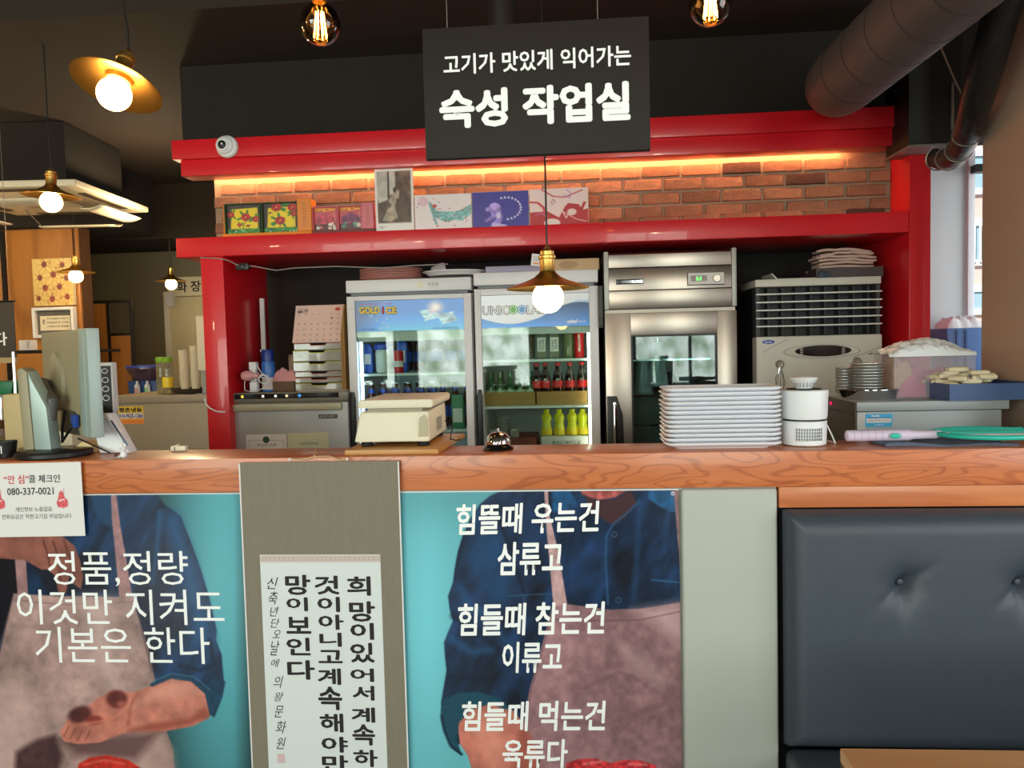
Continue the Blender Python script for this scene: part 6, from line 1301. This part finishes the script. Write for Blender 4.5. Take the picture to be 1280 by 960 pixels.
ca = [Mx @ Vector((-w_*.45, -.008, h_*.22)), Mx @ Vector((-w_*.42, -.02, h_*.05)), Mx @ Vector((-w_*.35, -.03, -.02)), Mx @ Vector((-w_*.22, -.02, h_*.08)), Mx @ Vector((-w_*.2, -.006, h_*.2))]
MB().tube(ca, .004, 8).build('cable', M_BLACK, t); MB().box(-w_*.24, -w_*.17, -.018, -.0045, h_*.08, h_*.20).xform(Mx).build('blue_plug', mat('vga_blue', (30, 70, 160), .4), t, bevel=.003)
# tablet on stand, black and white device behind
q = at(150, 540, 2.16); t = thing('card_terminal', 'white slanted card terminal leaning back beside the monitor', 'terminal', (X(152, 568, 2.16), 2.16, ZT))
MB().prism([(-.055, 0), (.03, 0), (-.03, .105), (-.06, .085), (-.066, .05)], -.02, .012).build('body', M_WPLAST, t, bevel=.005); MB().prism([(.0315, 0), (.040, .0), (-.022, .118), (-.030, .112)], -.026, .018).build('front_frame', M_WPLAST, t, bevel=.002)
MB().prism([(.033, .022), (.0385, .024), (-.008, .098), (-.013, .096)], -.0272, -.0262).build('screen_side', mat('screen_blue_grey', (90, 108, 130), .2), t)
q = at(133, 484, 2.6); t = thing('pass_display', 'white framed black display with white line drawings behind the monitor', 'display', (q.x, 2.6, Z(133, 572, 2.6)+.0)); w = (X(141, 480, 2.6)-X(124, 480, 2.6))/2; z0_, z1_ = Z(133, 516, 2.6)-t.location.z, Z(133, 453, 2.6)-t.location.z
MB().box(-w, w, 0, .03, z0_, z1_).build('body', M_WPLAST, t, bevel=.006); MB().box(-w+.008, w-.006, -.0012, -.0002, z0_+.0, z1_-.012).build('screen', M_BLACK, t) ; MB().box(-.01, .01, .005, .025, .0, z0_-.0002).build('stand', M_WPLAST, t)
for k in range(4):
    zz_ = z1_-.03-k*.032; MB().tube([(.012*math.cos(a)-.002, -.0022, zz_+.009*math.sin(a)) for a in [2*PI*j/(5+k*3) for j in range(5+k*3)]], .0016, 5, closed=True).build('line_drawing', M_INKW, t)
# worktop behind the counter (lower), carrying till things and the freezer side
t = thing('rear_worktop', 'lower steel worktop running behind the bar counter at the left', 'worktop', (-1.75, 2.21, 0)); MB().box(-1.1, .45, 0, .62, .86, .90).build('top', M_GST, t, bevel=.003); MB().box(-1.08, .43, .02, .6, 0, .859).build('body', M_GST, t)
bpy.data.objects['pass_display'].location.z = .9005
o = [c for c in KIDS(bpy.data.objects['pass_display']) if c.name.startswith('stand')][0]
for c in KIDS(bpy.data.objects['pass_display']):
    dz = Z(133, 572, 2.6)-.9005
    for v in c.data.vertices: 
        if not (c is o and v.co.z < .001): v.co.z += dz
# receipt printer, cream machine, cups at the far left
t = thing('receipt_printer', 'cream receipt printer with vents behind the monitor foot', 'printer', (X(72, 540, 2.42), 2.42, .9005)); zt = Z(72, 512, 2.42)-.9005
MB().box(-.065, .05, 0, .14, 0, zt).build('body', mat('printer_cream', (206, 196, 168), .5), t, bevel=.008)
for i in range(6): MB().box(-.035, -.005, -.002, -.0002, zt-.05-i*.009, zt-.046-i*.009).build('vent', M_DG, t)
t = thing('coffee_machine', 'cream coffee mix machine at the left end behind the till monitor', 'machine', (X(30, 530, 2.5), 2.48, .9005)); zt = Z(30, 492, 2.5)-.9005
MB().box(-.06, .05, 0, .2, 0, zt).build('body', mat('machine_cream', (196, 176, 130), .5), t, bevel=.01); MB().box(-.06, .05, -.004, -.0002, zt*.35, zt*.38).build('seam_band', M_DSTEEL, t)
t = thing('green_basket', 'green plastic basket edge at the far left', 'basket', (X(2, 485, 2.7), 2.7, Z(2, 493, 2.7))); MB().prism([(-.10, 0), (.035, 0), (.045, .048), (-.11, .048)], 0, .12).build('body', mat('basket_green', (20, 104, 66), .4), t, bevel=.004)
t = thing('wire_rack', 'slim chrome rack carrying the green basket at the far left', 'rack', (X(2, 485, 2.7), 2.7, .9005)); zz_ = Z(2, 493, 2.7)-.9005
MB().box(-.12, .07, -.01, .14, zz_-.012, zz_-.0005).build('shelf_plate', M_DSTEEL, t)
for x_ in (-.11, .06): 
    for y_ in (0, .13): MB().tube([(x_, y_, 0), (x_, y_, zz_-.0125)], .005, 8).build('post', M_CHROME, t)
MB().tube([(.062, -.012, zz_), (.062, -.012, Z(13, 440, 2.7)-.9005)], .005, 8).build('post', M_CHROME, t)
for k, (px, top, base_y, r, c_, lab) in enumerate(((6, 535, 2.55, .035, (120, 96, 60), 'amber glass jar with dark contents at the far left behind the counter'), (-2, 525, 2.62, .03, (60, 40, 30), 'dark jar behind the amber one at the far left'))):
    tt = thing('storage_jar', lab, 'jar', (X(px, 540, base_y), base_y, .9005)); h = Z(px, top, base_y)-.9005
    MB().lathe([(.001, 0), (r, .003), (r, h*.86), (r*.8, h*.9)], 24).build('body', mat('jar_%d' % k, c_, .15, var=.4, coat=.4), tt); MB().lathe([(r*.9, h*.901), (r*.92, h), (.001, h)], 24).build('lid', mat('jar_lid', (90, 60, 40), .4), tt)
tt = thing('black_cup', 'black cup with a white mark at the left edge of the counter', 'cup', (X(9, 572, 2.08), 2.08, ZT)); h = Z(9, 551, 2.08)-ZT
MB().lathe([(.001, 0), (.022, .002), (.028, h), (.026, h), (.020, .006), (.001, .006)], 24).build('bowl', M_BLACK, tt); MB().box(.003, .006, -.0275, -.0262, h*.3, h*.75).build('mark', M_INKW, tt)
tt = thing('white_box', 'pale blue-white carton cut by the left edge beside the black cup', 'carton', (X(-3, 572, 2.07), 2.06, ZT)); MB().box(-.03, .010, 0, .05, 0, Z(0, 553, 2.07)-ZT).build('body', mat('pale_blue_card', (190, 214, 220), .5), tt, bevel=.002)
tt = thing('tape_roll', 'white tape roll lying by the monitor column', 'tape', (X(24, 571, 2.13), 2.17, ZT)); MB().lathe([(.012, 0), (.026, 0), (.026, .018), (.012, .018), (.012, 0)], 28, caps=False).build('ring', M_CREAM, tt)
tt = thing('yellow_wedge', 'cream plastic stand wedge behind the black monitor foot', 'stand', (X(111, 565, 2.17), 2.15, ZT)); MB().prism([(-.04, 0), (.024, 0), (.022, .022), (.012, .032), (-.008, .034), (-.03, .016)], 0, .035).build('body', mat('wedge_cream', (214, 186, 130), .5), tt, bevel=.003)
tt = thing('stylus_pen', 'thin black pen leaning on the cream wedge', 'pen', (0, 0, 0)); MB().tube([Vector((X(138, 566, 2.12), 2.12, ZT+.003)), Vector((X(103, 547, 2.16), 2.14, ZT+.045))], .0025, 8).build('barrel', M_BLACK, tt); tt.location = (0, 0, 0)
# rabbit figurine
q = atz(158, 571, ZC); t = thing('rabbit_figurine', 'tiny white rabbit figurine leaning on a brown branch at the counter edge', 'figurine', (q.x, 2.05, ZT), -.1)
MB().lathe([(.001, 0), (.0085, .002), (.0095, .009), (.0065, .017), (.001, .018)], 18).build('torso', M_WHITE, t); MB().sph((0, -.001, .0235), .0082, 18, 12, .92).build('head', M_WHITE, t)
for s_ in (-1, 1): MB().tube([(s_*.004, 0, .029), (s_*.0055, 0, .034), (s_*.006, 0, .039)], [.0028, .0034, .002], 10).build('ear', M_WHITE, t)
for s_ in (-1, 1): MB().sph((s_*.003, -.0087, .025), .001, 8, 6).build('eye', M_BLACK, t)
for s_ in (-1, 1): MB().tube([(s_*.006, -.004, .003), (s_*.008, -.012, .002)], [.0036, .0024], 8).build('foot', M_WHITE, t)
MB().tube([(-.006, -.008, .013), (-.014, -.008, .012), (-.022, -.006, .006), (-.028, -.005, .002)], [.002, .0028, .0026, .0016], 8).build('branch', mat('bark', (84, 52, 34), .7), t); MB().tube([(-.014, -.008, .011), (-.014, -.010, .003)], .0018, 8).build('branch', mat('bark', (84, 52, 34), .7), t)
q = atz(230, 562, ZC); t = thing('cream_clip', 'small cream plastic clip with a dark slot on the counter back edge', 'clip', (q.x, 2.165, ZT)); MB().box(-.024, .022, 0, .018, 0, .014).box(-.008, -.003, 0, .018, .0141, .019).build('body', M_CREAM, t, bevel=.004); MB().box(-.0115, -.009, -.0008, -.0001, .001, .013).build('slot', M_BLACK, t)
# ================================================================== things on the counter, middle and right
# wooden board and scale
bd = thing('wooden_board', 'wide wooden board under the cream scale, overhanging the back of the counter', 'board', (X(505, 560, 2.03), 2.032, ZT)); bx0_, bx1_ = X(431, 562, 2.035)-bd.location.x, X(548, 566, 2.035)-bd.location.x
MB().prism([(bx0_, 0), (bx1_, 0), (bx1_+.022, .36), (bx0_, .36)], 0, .013, 'z').build('plank', wood_mat('board_wood', (196, 140, 70), (150, 96, 44), scale=3, rough=.5), bd, bevel=.002)
zb = ZT+.0135; SYF = 2.09
t = thing('weighing_scale', 'cream plastic kitchen weighing scale with a flat platter on the wooden board', 'scale', (X(490, 555, SYF), SYF, zb)); L = t.location
sa, sb = X(443, 555, SYF)-L.x, X(537, 555, SYF)-L.x; sa2, sb2 = X(449, 515, SYF)-L.x, X(535, 515, SYF)-L.x; zt1, zb1_ = Z(490, 515, SYF)-L.z, .013
M_SC = mat('scale_cream', (218, 210, 186), .42, var=.02)
b = MB(); v = [(sa, 0, zb1_), (sb, 0, zb1_), (sb, .29, zb1_), (sa, .29, zb1_), (sa2, .006, zt1), (sb2, .006, zt1), (sb2, .285, zt1+.004), (sa2, .285, zt1+.004)]; b.v = v; b.f = [(0, 1, 2, 3), (4, 5, 6, 7), (0, 1, 5, 4), (1, 2, 6, 5), (2, 3, 7, 6), (3, 0, 4, 7)]
b.build('housing', M_SC, t, bevel=.006, seg=3)
zp = zt1+.004; pz = Z(500, 499, SYF+.02)-L.z
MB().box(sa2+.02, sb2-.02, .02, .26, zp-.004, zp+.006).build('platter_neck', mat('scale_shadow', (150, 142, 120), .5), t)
MB().prism([(sa2+.0, zp+.0062), (sb2+.01, zp+.0062), (sb2+.014, zp+.012), (sb2+.014, pz-.004), (sb2+.006, pz), (sa2+.004, pz), (sa2-.003, pz-.004), (sa2-.003, zp+.012)], .0, .30).build('platter', M_SC, t, bevel=.003)
MB().prism([(X(523, 540, SYF)-L.x, .027), (X(537, 540, SYF)-L.x-.004, .027), (X(537, 540, SYF)-L.x-.005, zt1*.78), (X(530, 515, SYF)-L.x, zt1-.008), (X(524, 515, SYF)-L.x, zt1*.80)], -.0015, .002).build('front_groove', mat('groove_cream', (176, 168, 138), .5), t, bevel=.001)
for x_ in (sa+.03, sb-.022):
    for y_ in (.025, .25): MB().lathe([(.016, -.0133+.0135), (.017, .003), (.014, .0128)], 20, (x_, y_, 0)).build('foot', M_RUBBER, t)
MB().box(sb-.0005, sb+.001, .12, .20, .03, zt1*.7).build('rating_plate', mat('plate_grey', (150, 146, 130), .5), t)
tag(MB().tube([Vector((X(557, 552, 2.3), 2.30, zb+.05)), Vector((X(566, 551, 2.28), 2.29, zb+.035)), Vector((X(560, 556, 2.18), 2.22, zb+.004)), Vector((X(566, 555, 2.12), 2.18, zb+.004)), Vector((X(570, 556, 2.1), 2.175, ZT+.02))], .002, 6).build('cable', M_BLACK), 'thin black cable coming off the right side of the scale', 'cable')
# call bell
q = atz(622.5, 562.5, ZC); t = thing('call_bell', 'chrome call bell on a black base in the middle of the counter', 'bell', (q.x, 2.105, ZT))
MB().lathe([(.001, 0), (.0425, .0), (.0435, .003), (.041, .008), (.034, .013), (.030, .0145), (.001, .0145)], 40).build('base', mat('bell_base', (14, 14, 14), .15, coat=.6), t)
MB().lathe([(.0335, .016), (.0345, .0165), (.0350, .019), (.0345, .024), (.0315, .034), (.0255, .042), (.016, .0475), (.005, .0495), (.001, .0497)], 48).build('dome', M_CHROME, t); MB().lathe([(.0353, .0225), (.0357, .0235), (.0353, .0245)], 48, caps=False).build('rim_band', M_CHROME, t)
MB().lathe([(.001, .0498), (.0028, .0498), (.0028, .054), (.0042, .0545), (.0042, .0575), (.002, .059), (.001, .059)], 20).build('button', M_CHROME, t); MB().cyl((0, 0, .0146), .004, .0012, 12).build('post', M_CHROME, t)
# stack of oblong plates
M_PLT = mat('white_melamine', (228, 230, 238), .18, var=.01, coat=.3)
PX0, PX1 = X(829, 520, 2.04), X(977, 520, 2.04); pw = (PX1-PX0)/2; pd = .078
def rrect(w, d, r, n=5):
    o = []
    for cx, cy, a0 in ((w-r, d-r, 0), (-w+r, d-r, PI/2), (-w+r, -d+r, PI), (w-r, -d+r, 1.5*PI)):
        for i in range(n+1): a = a0+PI/2*i/n; o.append((cx+r*math.cos(a), cy+r*math.sin(a)))
    return o
def plate():
    b = MB(); prof = [(-.032, .0, 0), (-.030, 0, 0), (-.028, .004, 0), (-.012, .0075, 0), (-.001, .0135, 0), (.0, .0165, 0), (-.002, .0185, 0), (-.004, .017, 0), (-.014, .0105, 0), (-.030, .007, 0)]
    k = None
    for (d, z, _) in prof:
        pts = rrect(pw+d, pd+d, .022+d*.2); k = len(pts)
        for i, (x, y) in enumerate(pts): b.v.append((x, y, z))
    for j in range(len(prof)-1):
        for i in range(k): i2 = (i+1) % k; b.f.append([j*k+i, j*k+i2, (j+1)*k+i2, (j+1)*k+i])
    b.f.append(list(range(k))); b.f.append([(len(prof)-1)*k+i for i in range(k)]); return b
topz = Z(903, 484.5, 2.04)-ZT-.0185; NP = 13; first = None
for k in range(NP):
    loc = ((PX0+PX1)/2+.004+random.uniform(-.0022, .0022), 2.035+pd+random.uniform(-.002, .002), ZT+topz*k/(NP-1))
    if first is None: first = thing('oblong_plate', '', 'plate', loc, group='stack of white oblong plates'); plate().build('dish', M_PLT, first, ang=50); t = first
    else: t = dup(first, loc, random.uniform(-.008, .008))
    t['label'] = 'white oblong melamine plate, %s of the tall stack on the counter' % (['lowest', 'second from the bottom', 'third from the bottom', 'fourth from the bottom', 'fifth from the bottom', 'sixth from the bottom', 'middle one', 'sixth from the top', 'fifth from the top', 'fourth from the top', 'third from the top', 'second from the top', 'topmost'][k])
# insect trap
q = atz(1005, 556, ZC); t = thing('insect_trap', 'white cylindrical electric insect trap right of the plate stack', 'trap', (X(1005, 530, 2.118), 2.118, ZT)); tz = lambda y: Z(1005, y, 2.118)-ZT
MB().lathe([(.001, 0), (.050, 0), (.056, .004), (.058, tz(525)), (.056, tz(524.6))], 48).build('lower_body', M_WPLAST, t)
MB().lathe([(.056, tz(524.5)), (.056, tz(522.5))], 48).build('black_ring', M_BLACK, t)
MB().lathe([(.057, tz(522.4)), (.059, tz(520)), (.0605, tz(500)), (.062, tz(488)), (.060, tz(486.8)), (.046, tz(486.5)), (.044, tz(490))], 48, caps=True).build('upper_body', M_WPLAST, t)
MB().lathe([(.045, tz(486.4)), (.045, tz(485.6)), (.022, tz(485.4))], 40).build('intake_ring', M_RUBBER, t)
MB().lathe([(.001, tz(485.3)), (.020, tz(485.3)), (.022, tz(484)), (.034, tz(474)), (.036, tz(473)), (.034, tz(471.6)), (.018, tz(469.3)), (.001, tz(469))], 40).build('lid', M_WPLAST, t)
for k in range(11):
    a = -PI/2+(k-5)*.115-.03; 
    for j in range(4): z_ = tz(548)+j*.0085; MB().box(-.0017, .0017, -.0008, .0008, 0, .0068).xform(Matrix.Translation((.0580*math.cos(a), .0580*math.sin(a), z_)) @ Matrix.Rotation(a+PI/2, 4, 'Z')).build('vent_slot', M_SEAL, t)
for k in range(9): a = -PI/2+(k-4)*.3; MB().box(-.0008, .0008, -.0006, .0006, tz(483), tz(475.5)).xform(Matrix.Translation((0, 0, 0)) @ Matrix.Rotation(a+PI/2, 4, 'Z') @ Matrix.Translation((0, -.0295, 0))).build('lid_rib', M_SEAL, t)
MB().tube([(.050, .02, .06), (.066, .02, .05), (.075, .01, .025), (.082, .0, .003), (.078, .05, .003)], .002, 8).build('cable', M_WPLAST, t)
# grey cloth and bug swatter
cl = thing('grey_cloth', 'folded grey-blue cloth under the electric swatter on the counter', 'cloth', (X(1104, 552, 2.06), 2.045, ZT)); cw = X(1272, 556, 2.05)-cl.location.x
o = MB().grid(lambda u, v: (cw*u+.006*math.sin(v*9), .003+.12*v+.006*math.sin(u*11), .0025+.006*(1-u)+.0025*math.sin(u*9+v*3)), 40, 10).build('fabric', mat('grey_blue_cloth', (92, 98, 118), .95, var=.1, bump=.6, bscale=400), cl); sm = o.modifiers.new('th', 'SOLIDIFY'); sm.thickness = .011; sm.offset = 1
t = thing('electric_swatter', 'pale lilac handled electric bug swatter with a turquoise head lying on the grey cloth', 'swatter', (X(1057, 541, 2.10), 2.10, ZT), .0); L = t.location; zc_ = .024
M_LIL = mat('lilac_plastic', (206, 190, 208), .4, var=.02); M_TUR = mat('turquoise_plastic', (40, 178, 158), .35, var=.02)
hx = X(1140, 541, 2.10)-L.x; hx2 = X(1170, 541, 2.10)-L.x
MB().lathe([(.010, 0), (.0145, .003), (.0150, .012), (.0150, hx*.95), (.012, hx), (.0105, hx2)], 24, (0, 0, zc_), 'x').build('grip', M_LIL, t)
for k in range(5): MB().lathe([(.0152, 0), (.0154, .0008), (.0152, .0016)], 24, (.018+k*.018, 0, zc_), 'x', caps=False).build('grip_ring', mat('lilac_line', (176, 160, 182), .4), t)
q = X(1119, 541, 2.085)-L.x
MB().lathe([(.0185, 0), (.0185, -.0018), (.0165, -.0025)], 28, (q, -.0135, zc_), 'y', sy=.45).build('button_ring', mat('ring_grey', (170, 160, 176), .4), t); MB().lathe([(.014, -.0026), (.0135, -.005), (.010, -.006), (.001, -.006)], 28, (q, -.0135, zc_), 'y', sy=.5).build('button', M_TUR, t)
hr = .125; hc = hx2+hr*1.02
MB().tube([(hc+hr*math.cos(a), .0+.105*math.sin(a), zc_+.002) for a in [2*PI*i/56 for i in range(56)]], .0065, 12, closed=True).build('head_rim', M_TUR, t)
MB().tube([(hx2-.012, 0, zc_), (hx2+.012, 0, zc_+.002)], [.011, .009], 14).build('neck', M_LIL, t)
w1 = MB()
for k in range(1, 22):
    u = -1+2*k/22; s_ = math.sqrt(1-u*u)
    w1.tube([(hc+hr*u, -.102*s_, zc_+.004), (hc+hr*u, .102*s_, zc_+.004)], .0006, 4); w1.tube([(hc-hr*s_, .102*u, zc_+.004), (hc+hr*s_, .102*u, zc_+.004)], .0006, 4)
o = w1.build('wire_mesh', mat('mesh_white', (222, 226, 226), .4), t); o['kind'] = 'stuff'
for k in (-1, 0, 1): MB().tube([(hc-hr*.98*math.sqrt(1-(k*.4)**2), k*.042, zc_+.0085), (hc+hr*.98*math.sqrt(1-(k*.4)**2), k*.042, zc_+.0085)], .0024, 8).build('head_spoke', M_TUR, t)
# ================================================================== grey freezer to the right behind the counter
GY = 2.62; gx0, gx1 = X(1071, 510, GY), X(1262, 510, GY); gz = Z(1166, 501, GY)
t = thing('chest_freezer', 'grey plastic topped kitchen unit with a blue instruction sticker behind the counter at right', 'freezer', ((gx0+gx1)/2, GY, 0)); W = (gx1-gx0)/2; L = t.location
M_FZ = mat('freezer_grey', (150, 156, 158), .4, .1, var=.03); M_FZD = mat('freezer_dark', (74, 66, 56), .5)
zl = Z(1166, 513, GY)
MB().box(-W, W, 0, .30, zl, gz).build('lid', M_FZ, t, bevel=.004); MB().box(-W+.004, W-.018, .012, .29, .05, zl-.002).build('body', M_FZ, t, bevel=.003); MB().box(-W+.002, -W+.028, .002, .0118, .05, zl-.004).build('front_post', mat('post_pale', (190, 192, 190), .4), t)
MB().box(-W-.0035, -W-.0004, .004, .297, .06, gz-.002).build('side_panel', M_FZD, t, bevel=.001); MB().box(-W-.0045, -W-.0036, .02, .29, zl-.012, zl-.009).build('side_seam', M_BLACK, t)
s0, s1, s2, s3 = X(1083, 525, GY)-L.x, X(1117, 525, GY)-L.x, Z(1100, 534, GY), Z(1100, 518, GY); M_CY = mat('sticker_cyan', (60, 170, 220), .4)
MB().box(s0, s1, .0105, .0115, s2, s3).build('sticker', M_CY, t); MB().box(s0+.004, s1-.004, .0095, .0102, s2+.014, s3-.014).build('sticker_panel', M_PAPER, t)
text(t, '주의사항', s0+.02, s3-.010, s0+.045, s3-.003, .0098, M_INKW, weight=.04); text(t, '사용 후 문을 꼭 닫아주세요', s0+.008, s2+.027, s1-.008, s2+.033, .0090, M_DG); text(t, '전원을 확인하여 주십시오', s0+.008, s2+.018, s1-.008, s2+.024, .0090, M_DG); text(t, 'TEL 1588-0000' if False else '감사합니다', s0+.03, s2+.004, s0+.06, s2+.010, .0098, M_INKW)
q = at(1036, 504, 2.9); MB().lathe([(.006, 0), (.006, -.003), (.001, -.003)], 14, (-W-.005, .24, gz-.022), 'x').build('red_light', mat('magenta_light', (230, 30, 90), emit=(230, 30, 90), es=1.5), t)
zf = gz+.0005
# round steel tray, stacks of round steel plates
q = X(1087, 495, 2.76); t = thing('round_steel_pan', 'large round steel pan under the stacked steel dishes', 'pan', (q, 2.77, zf)); r_ = (X(1124, 492, 2.77)-X(1051, 492, 2.77))/2
hp_ = Z(1087, 487, 2.7)-zf-.0; MB().lathe([(.001, 0), (r_*.86, 0), (r_*.90, .004), (r_, hp_*.9), (r_*1.03, hp_*.95), (r_*1.03, hp_), (r_*.97, hp_*.95), (r_*.86, .006), (.001, .005)], 48, sy=.95).build('dish', M_CHROME, t)
M_DISH = mat('dish_steel', (200, 198, 194), .35, .55, var=.05)
for s_, (px, n, ph) in enumerate(((1056, 9, .015), (1083, 9, .015))):
    first = None; r = (X(1108, 470, 2.77)-X(1064, 470, 2.77))/2*.93
    for k in range(n):
        z_ = (zf+.006 if s_ == 1 else zf+.0)+k*.0103+(.022 if s_ == 1 else .012)
        loc = (X(px, 470, 2.77 if s_ else 2.80)+(.012 if s_ == 0 else 0), 2.77 if s_ else 2.835, z_)
        if first is None:
            first = thing('steel_dish', '', 'dish', loc, group='%s stack of round steel dishes' % ('left', 'right')[s_]); t = first
            rr_ = r*(.62 if s_ == 0 else 1.0)
            MB().lathe([(.001, 0), (rr_*.7, 0), (rr_*.74, .001), (rr_*.95, .011), (rr_, .0118), (rr_, .0132), (rr_*.94, .0125), (rr_*.7, .002), (.001, .0015)], 40).build('bowl', M_DISH, first)
        else: t = dup(first, loc)
        t['label'] = 'round steel dish, %s from the bottom of the %s stack on the grey unit' % (['first', 'second', 'third', 'fourth', 'fifth', 'sixth', 'seventh', 'eighth', 'ninth', 'tenth'][k], ('smaller left', 'larger right')[s_])
# translucent bin with white film on top
t = thing('clear_bin', 'translucent frosted plastic bin holding pink cloth beside the steel dishes', 'bin', (X(1160, 480, 2.84), 2.74, zf)); L = t.location; bx0, bx1 = X(1112, 470, 2.78)-L.x, min(X(1212, 470, 2.78)-L.x, 1.480-L.x)
M_FROST = mat('frosted_plastic', (206, 200, 208), .3, var=.04, alpha=.22); hz = Z(1160, 441, 2.80)-zf
MB().box(bx0, bx1, 0, .002, .0, hz).box(bx0, bx1, .176, .178, 0, hz).box(bx0, bx0+.002, .0021, .1759, 0, hz).box(bx1-.002, bx1, .0021, .1759, 0, hz).box(bx0+.0021, bx1-.0021, .0021, .1759, 0, .002).build('wall', M_FROST, t)
MB().tube([(bx0, 0, hz), (bx1, 0, hz), (bx1, .178, hz), (bx0, .178, hz)], .0035, 6, closed=True).build('rim', mat('frost_rim', (216, 212, 218), .3), t)
tt = thing('pink_bag', 'pink plastic packages inside the frosted bin', 'package', (L.x, L.y, zf+.0025)); o = lumps(MB(), bx0+.02, bx1-.008, .02, .165, 0, hz*.74, 21, 20, 14).build('film', mat('pink_film', (214, 96, 130), .3, coat=.3), tt)
tt = thing('brown_paper', 'crumpled brown paper in the left part of the frosted bin', 'paper', (L.x, L.y, zf+.003)); o = lumps(MB(), bx0+.003, bx0+.09, .03, .16, .0, hz*1.15, 33, 16, 12).build('sheet', mat('kraft_paper', (190, 150, 112), .8), tt)
tt = thing('white_film', 'crumpled white plastic film heaped over the frosted bin', 'film', (X(1150, 440, 2.82), 2.74, zf+hz-.006)); w0 = X(1099, 440, 2.82)-tt.location.x; w1_ = min(X(1206, 440, 2.82), 1.478)-tt.location.x; hh = Z(1160, 424, 2.82)-zf-hz
rs = np.random.RandomState(3)
def film(u, v):
    env = math.sin(PI*min(1, max(0, u*.97+.02)))**.8*(.55+.45*math.sin(PI*v)); n_ = float(vnoise(np.array([u*9+3]), np.array([v*6+2]))[0]); n2_ = float(vnoise(np.array([u*26+v*8]), np.array([v*13+7]))[0])
    return (w0+(w1_-w0)*u+.01*(n_-.5), -.012+.20*v, hh*1.2*env*(.72+.3*n_)*min(1, min(v, 1-v)*9)**.5+.010*(n2_-.5)*(1 if .03 < v < .97 else 0)-.006*(v < .02)+.002)
MB().grid(film, 60, 26).build('sheet', mat('white_film', (232, 236, 240), .3), tt, ang=25)
# dark blue box with rolled wet towels
BY2 = 2.60; t = thing('navy_box', 'shallow navy blue box lid holding cream rolls on the grey unit', 'box', (X(1190, 500, BY2), BY2, zf)); L = t.location; n0 = X(1187, 500, BY2)-L.x; n1 = 1.482-L.x; hz = Z(1230, 479.5, BY2)-zf-.0; M_NV = mat('navy_card', (58, 84, 128), .45, var=.03)
MB().box(n0, n1, 0, .003, 0, hz).box(n0, n1, .237, .24, 0, hz).box(n0, n0+.003, .0031, .2369, 0, hz).box(n1-.003, n1, .0031, .2369, 0, hz).box(n0+.0031, n1-.0031, .0031, .2369, 0, .003).build('tray_body', M_NV, t)
first = None; rr = random.Random(11)
for k in range(44):
    x_ = L.x+n0+.012+rr.random()*(.17); y_ = BY2+.03+rr.random()*.17; z_ = zf+hz*.7+(.062*rr.random()**.6)*max(.1, 1-abs((x_-L.x-n0-.095)/.115)**2)
    if first is None:
        first = thing('rolled_towel', 'cream rolled packet in the heap inside the navy box', 'packet', (x_, y_, z_), rr.uniform(-.8, .8), group='cream rolled packets in the navy box'); t_ = first
        MB().lathe([(.003, -.030), (.0075, -.027), (.0095, -.015), (.009, 0), (.010, .016), (.0075, .028), (.003, .031)], 14, axis='x').build('roll', mat('cream_roll', (226, 212, 182), .6, var=.1, bump=.5, bscale=120), first)
    else: t_ = dup(first, (x_, y_, z_), rr.uniform(-1.1, 1.1))
# round black lid at far right
t = thing('black_pot', 'rounded black pot lid between the grey unit and the swatter at the right edge', 'pot', (X(1272, 560, 2.42), 2.42, Z(1266, 556, 2.42)-.0)); rr_ = X(1272, 550, 2.42)-X(1238, 550, 2.42)
t.location.z = 1.0; h = Z(1270, 534, 2.42)-1.0
MB().lathe([(rr_*.9, 0), (rr_, .005), (rr_, h*.6), (rr_*.95, h*.75), (rr_*.6, h*.95), (.02, h), (.001, h)], 40).build('lid', mat('pot_black', (22, 24, 28), .3), t)
t2 = thing('rear_shelf', 'steel shelf behind the counter under the black pot', 'shelf', (X(1272, 560, 2.42), 2.42, 0)); MB().box(-.55, .16, -.19, .155, .97, .9995).build('board', M_GST, t2, bevel=.002)
for x_ in (-.52, .12): MB().box(x_, x_+.03, -.17, -.14, 0, .969).build('leg', M_GST, t2)
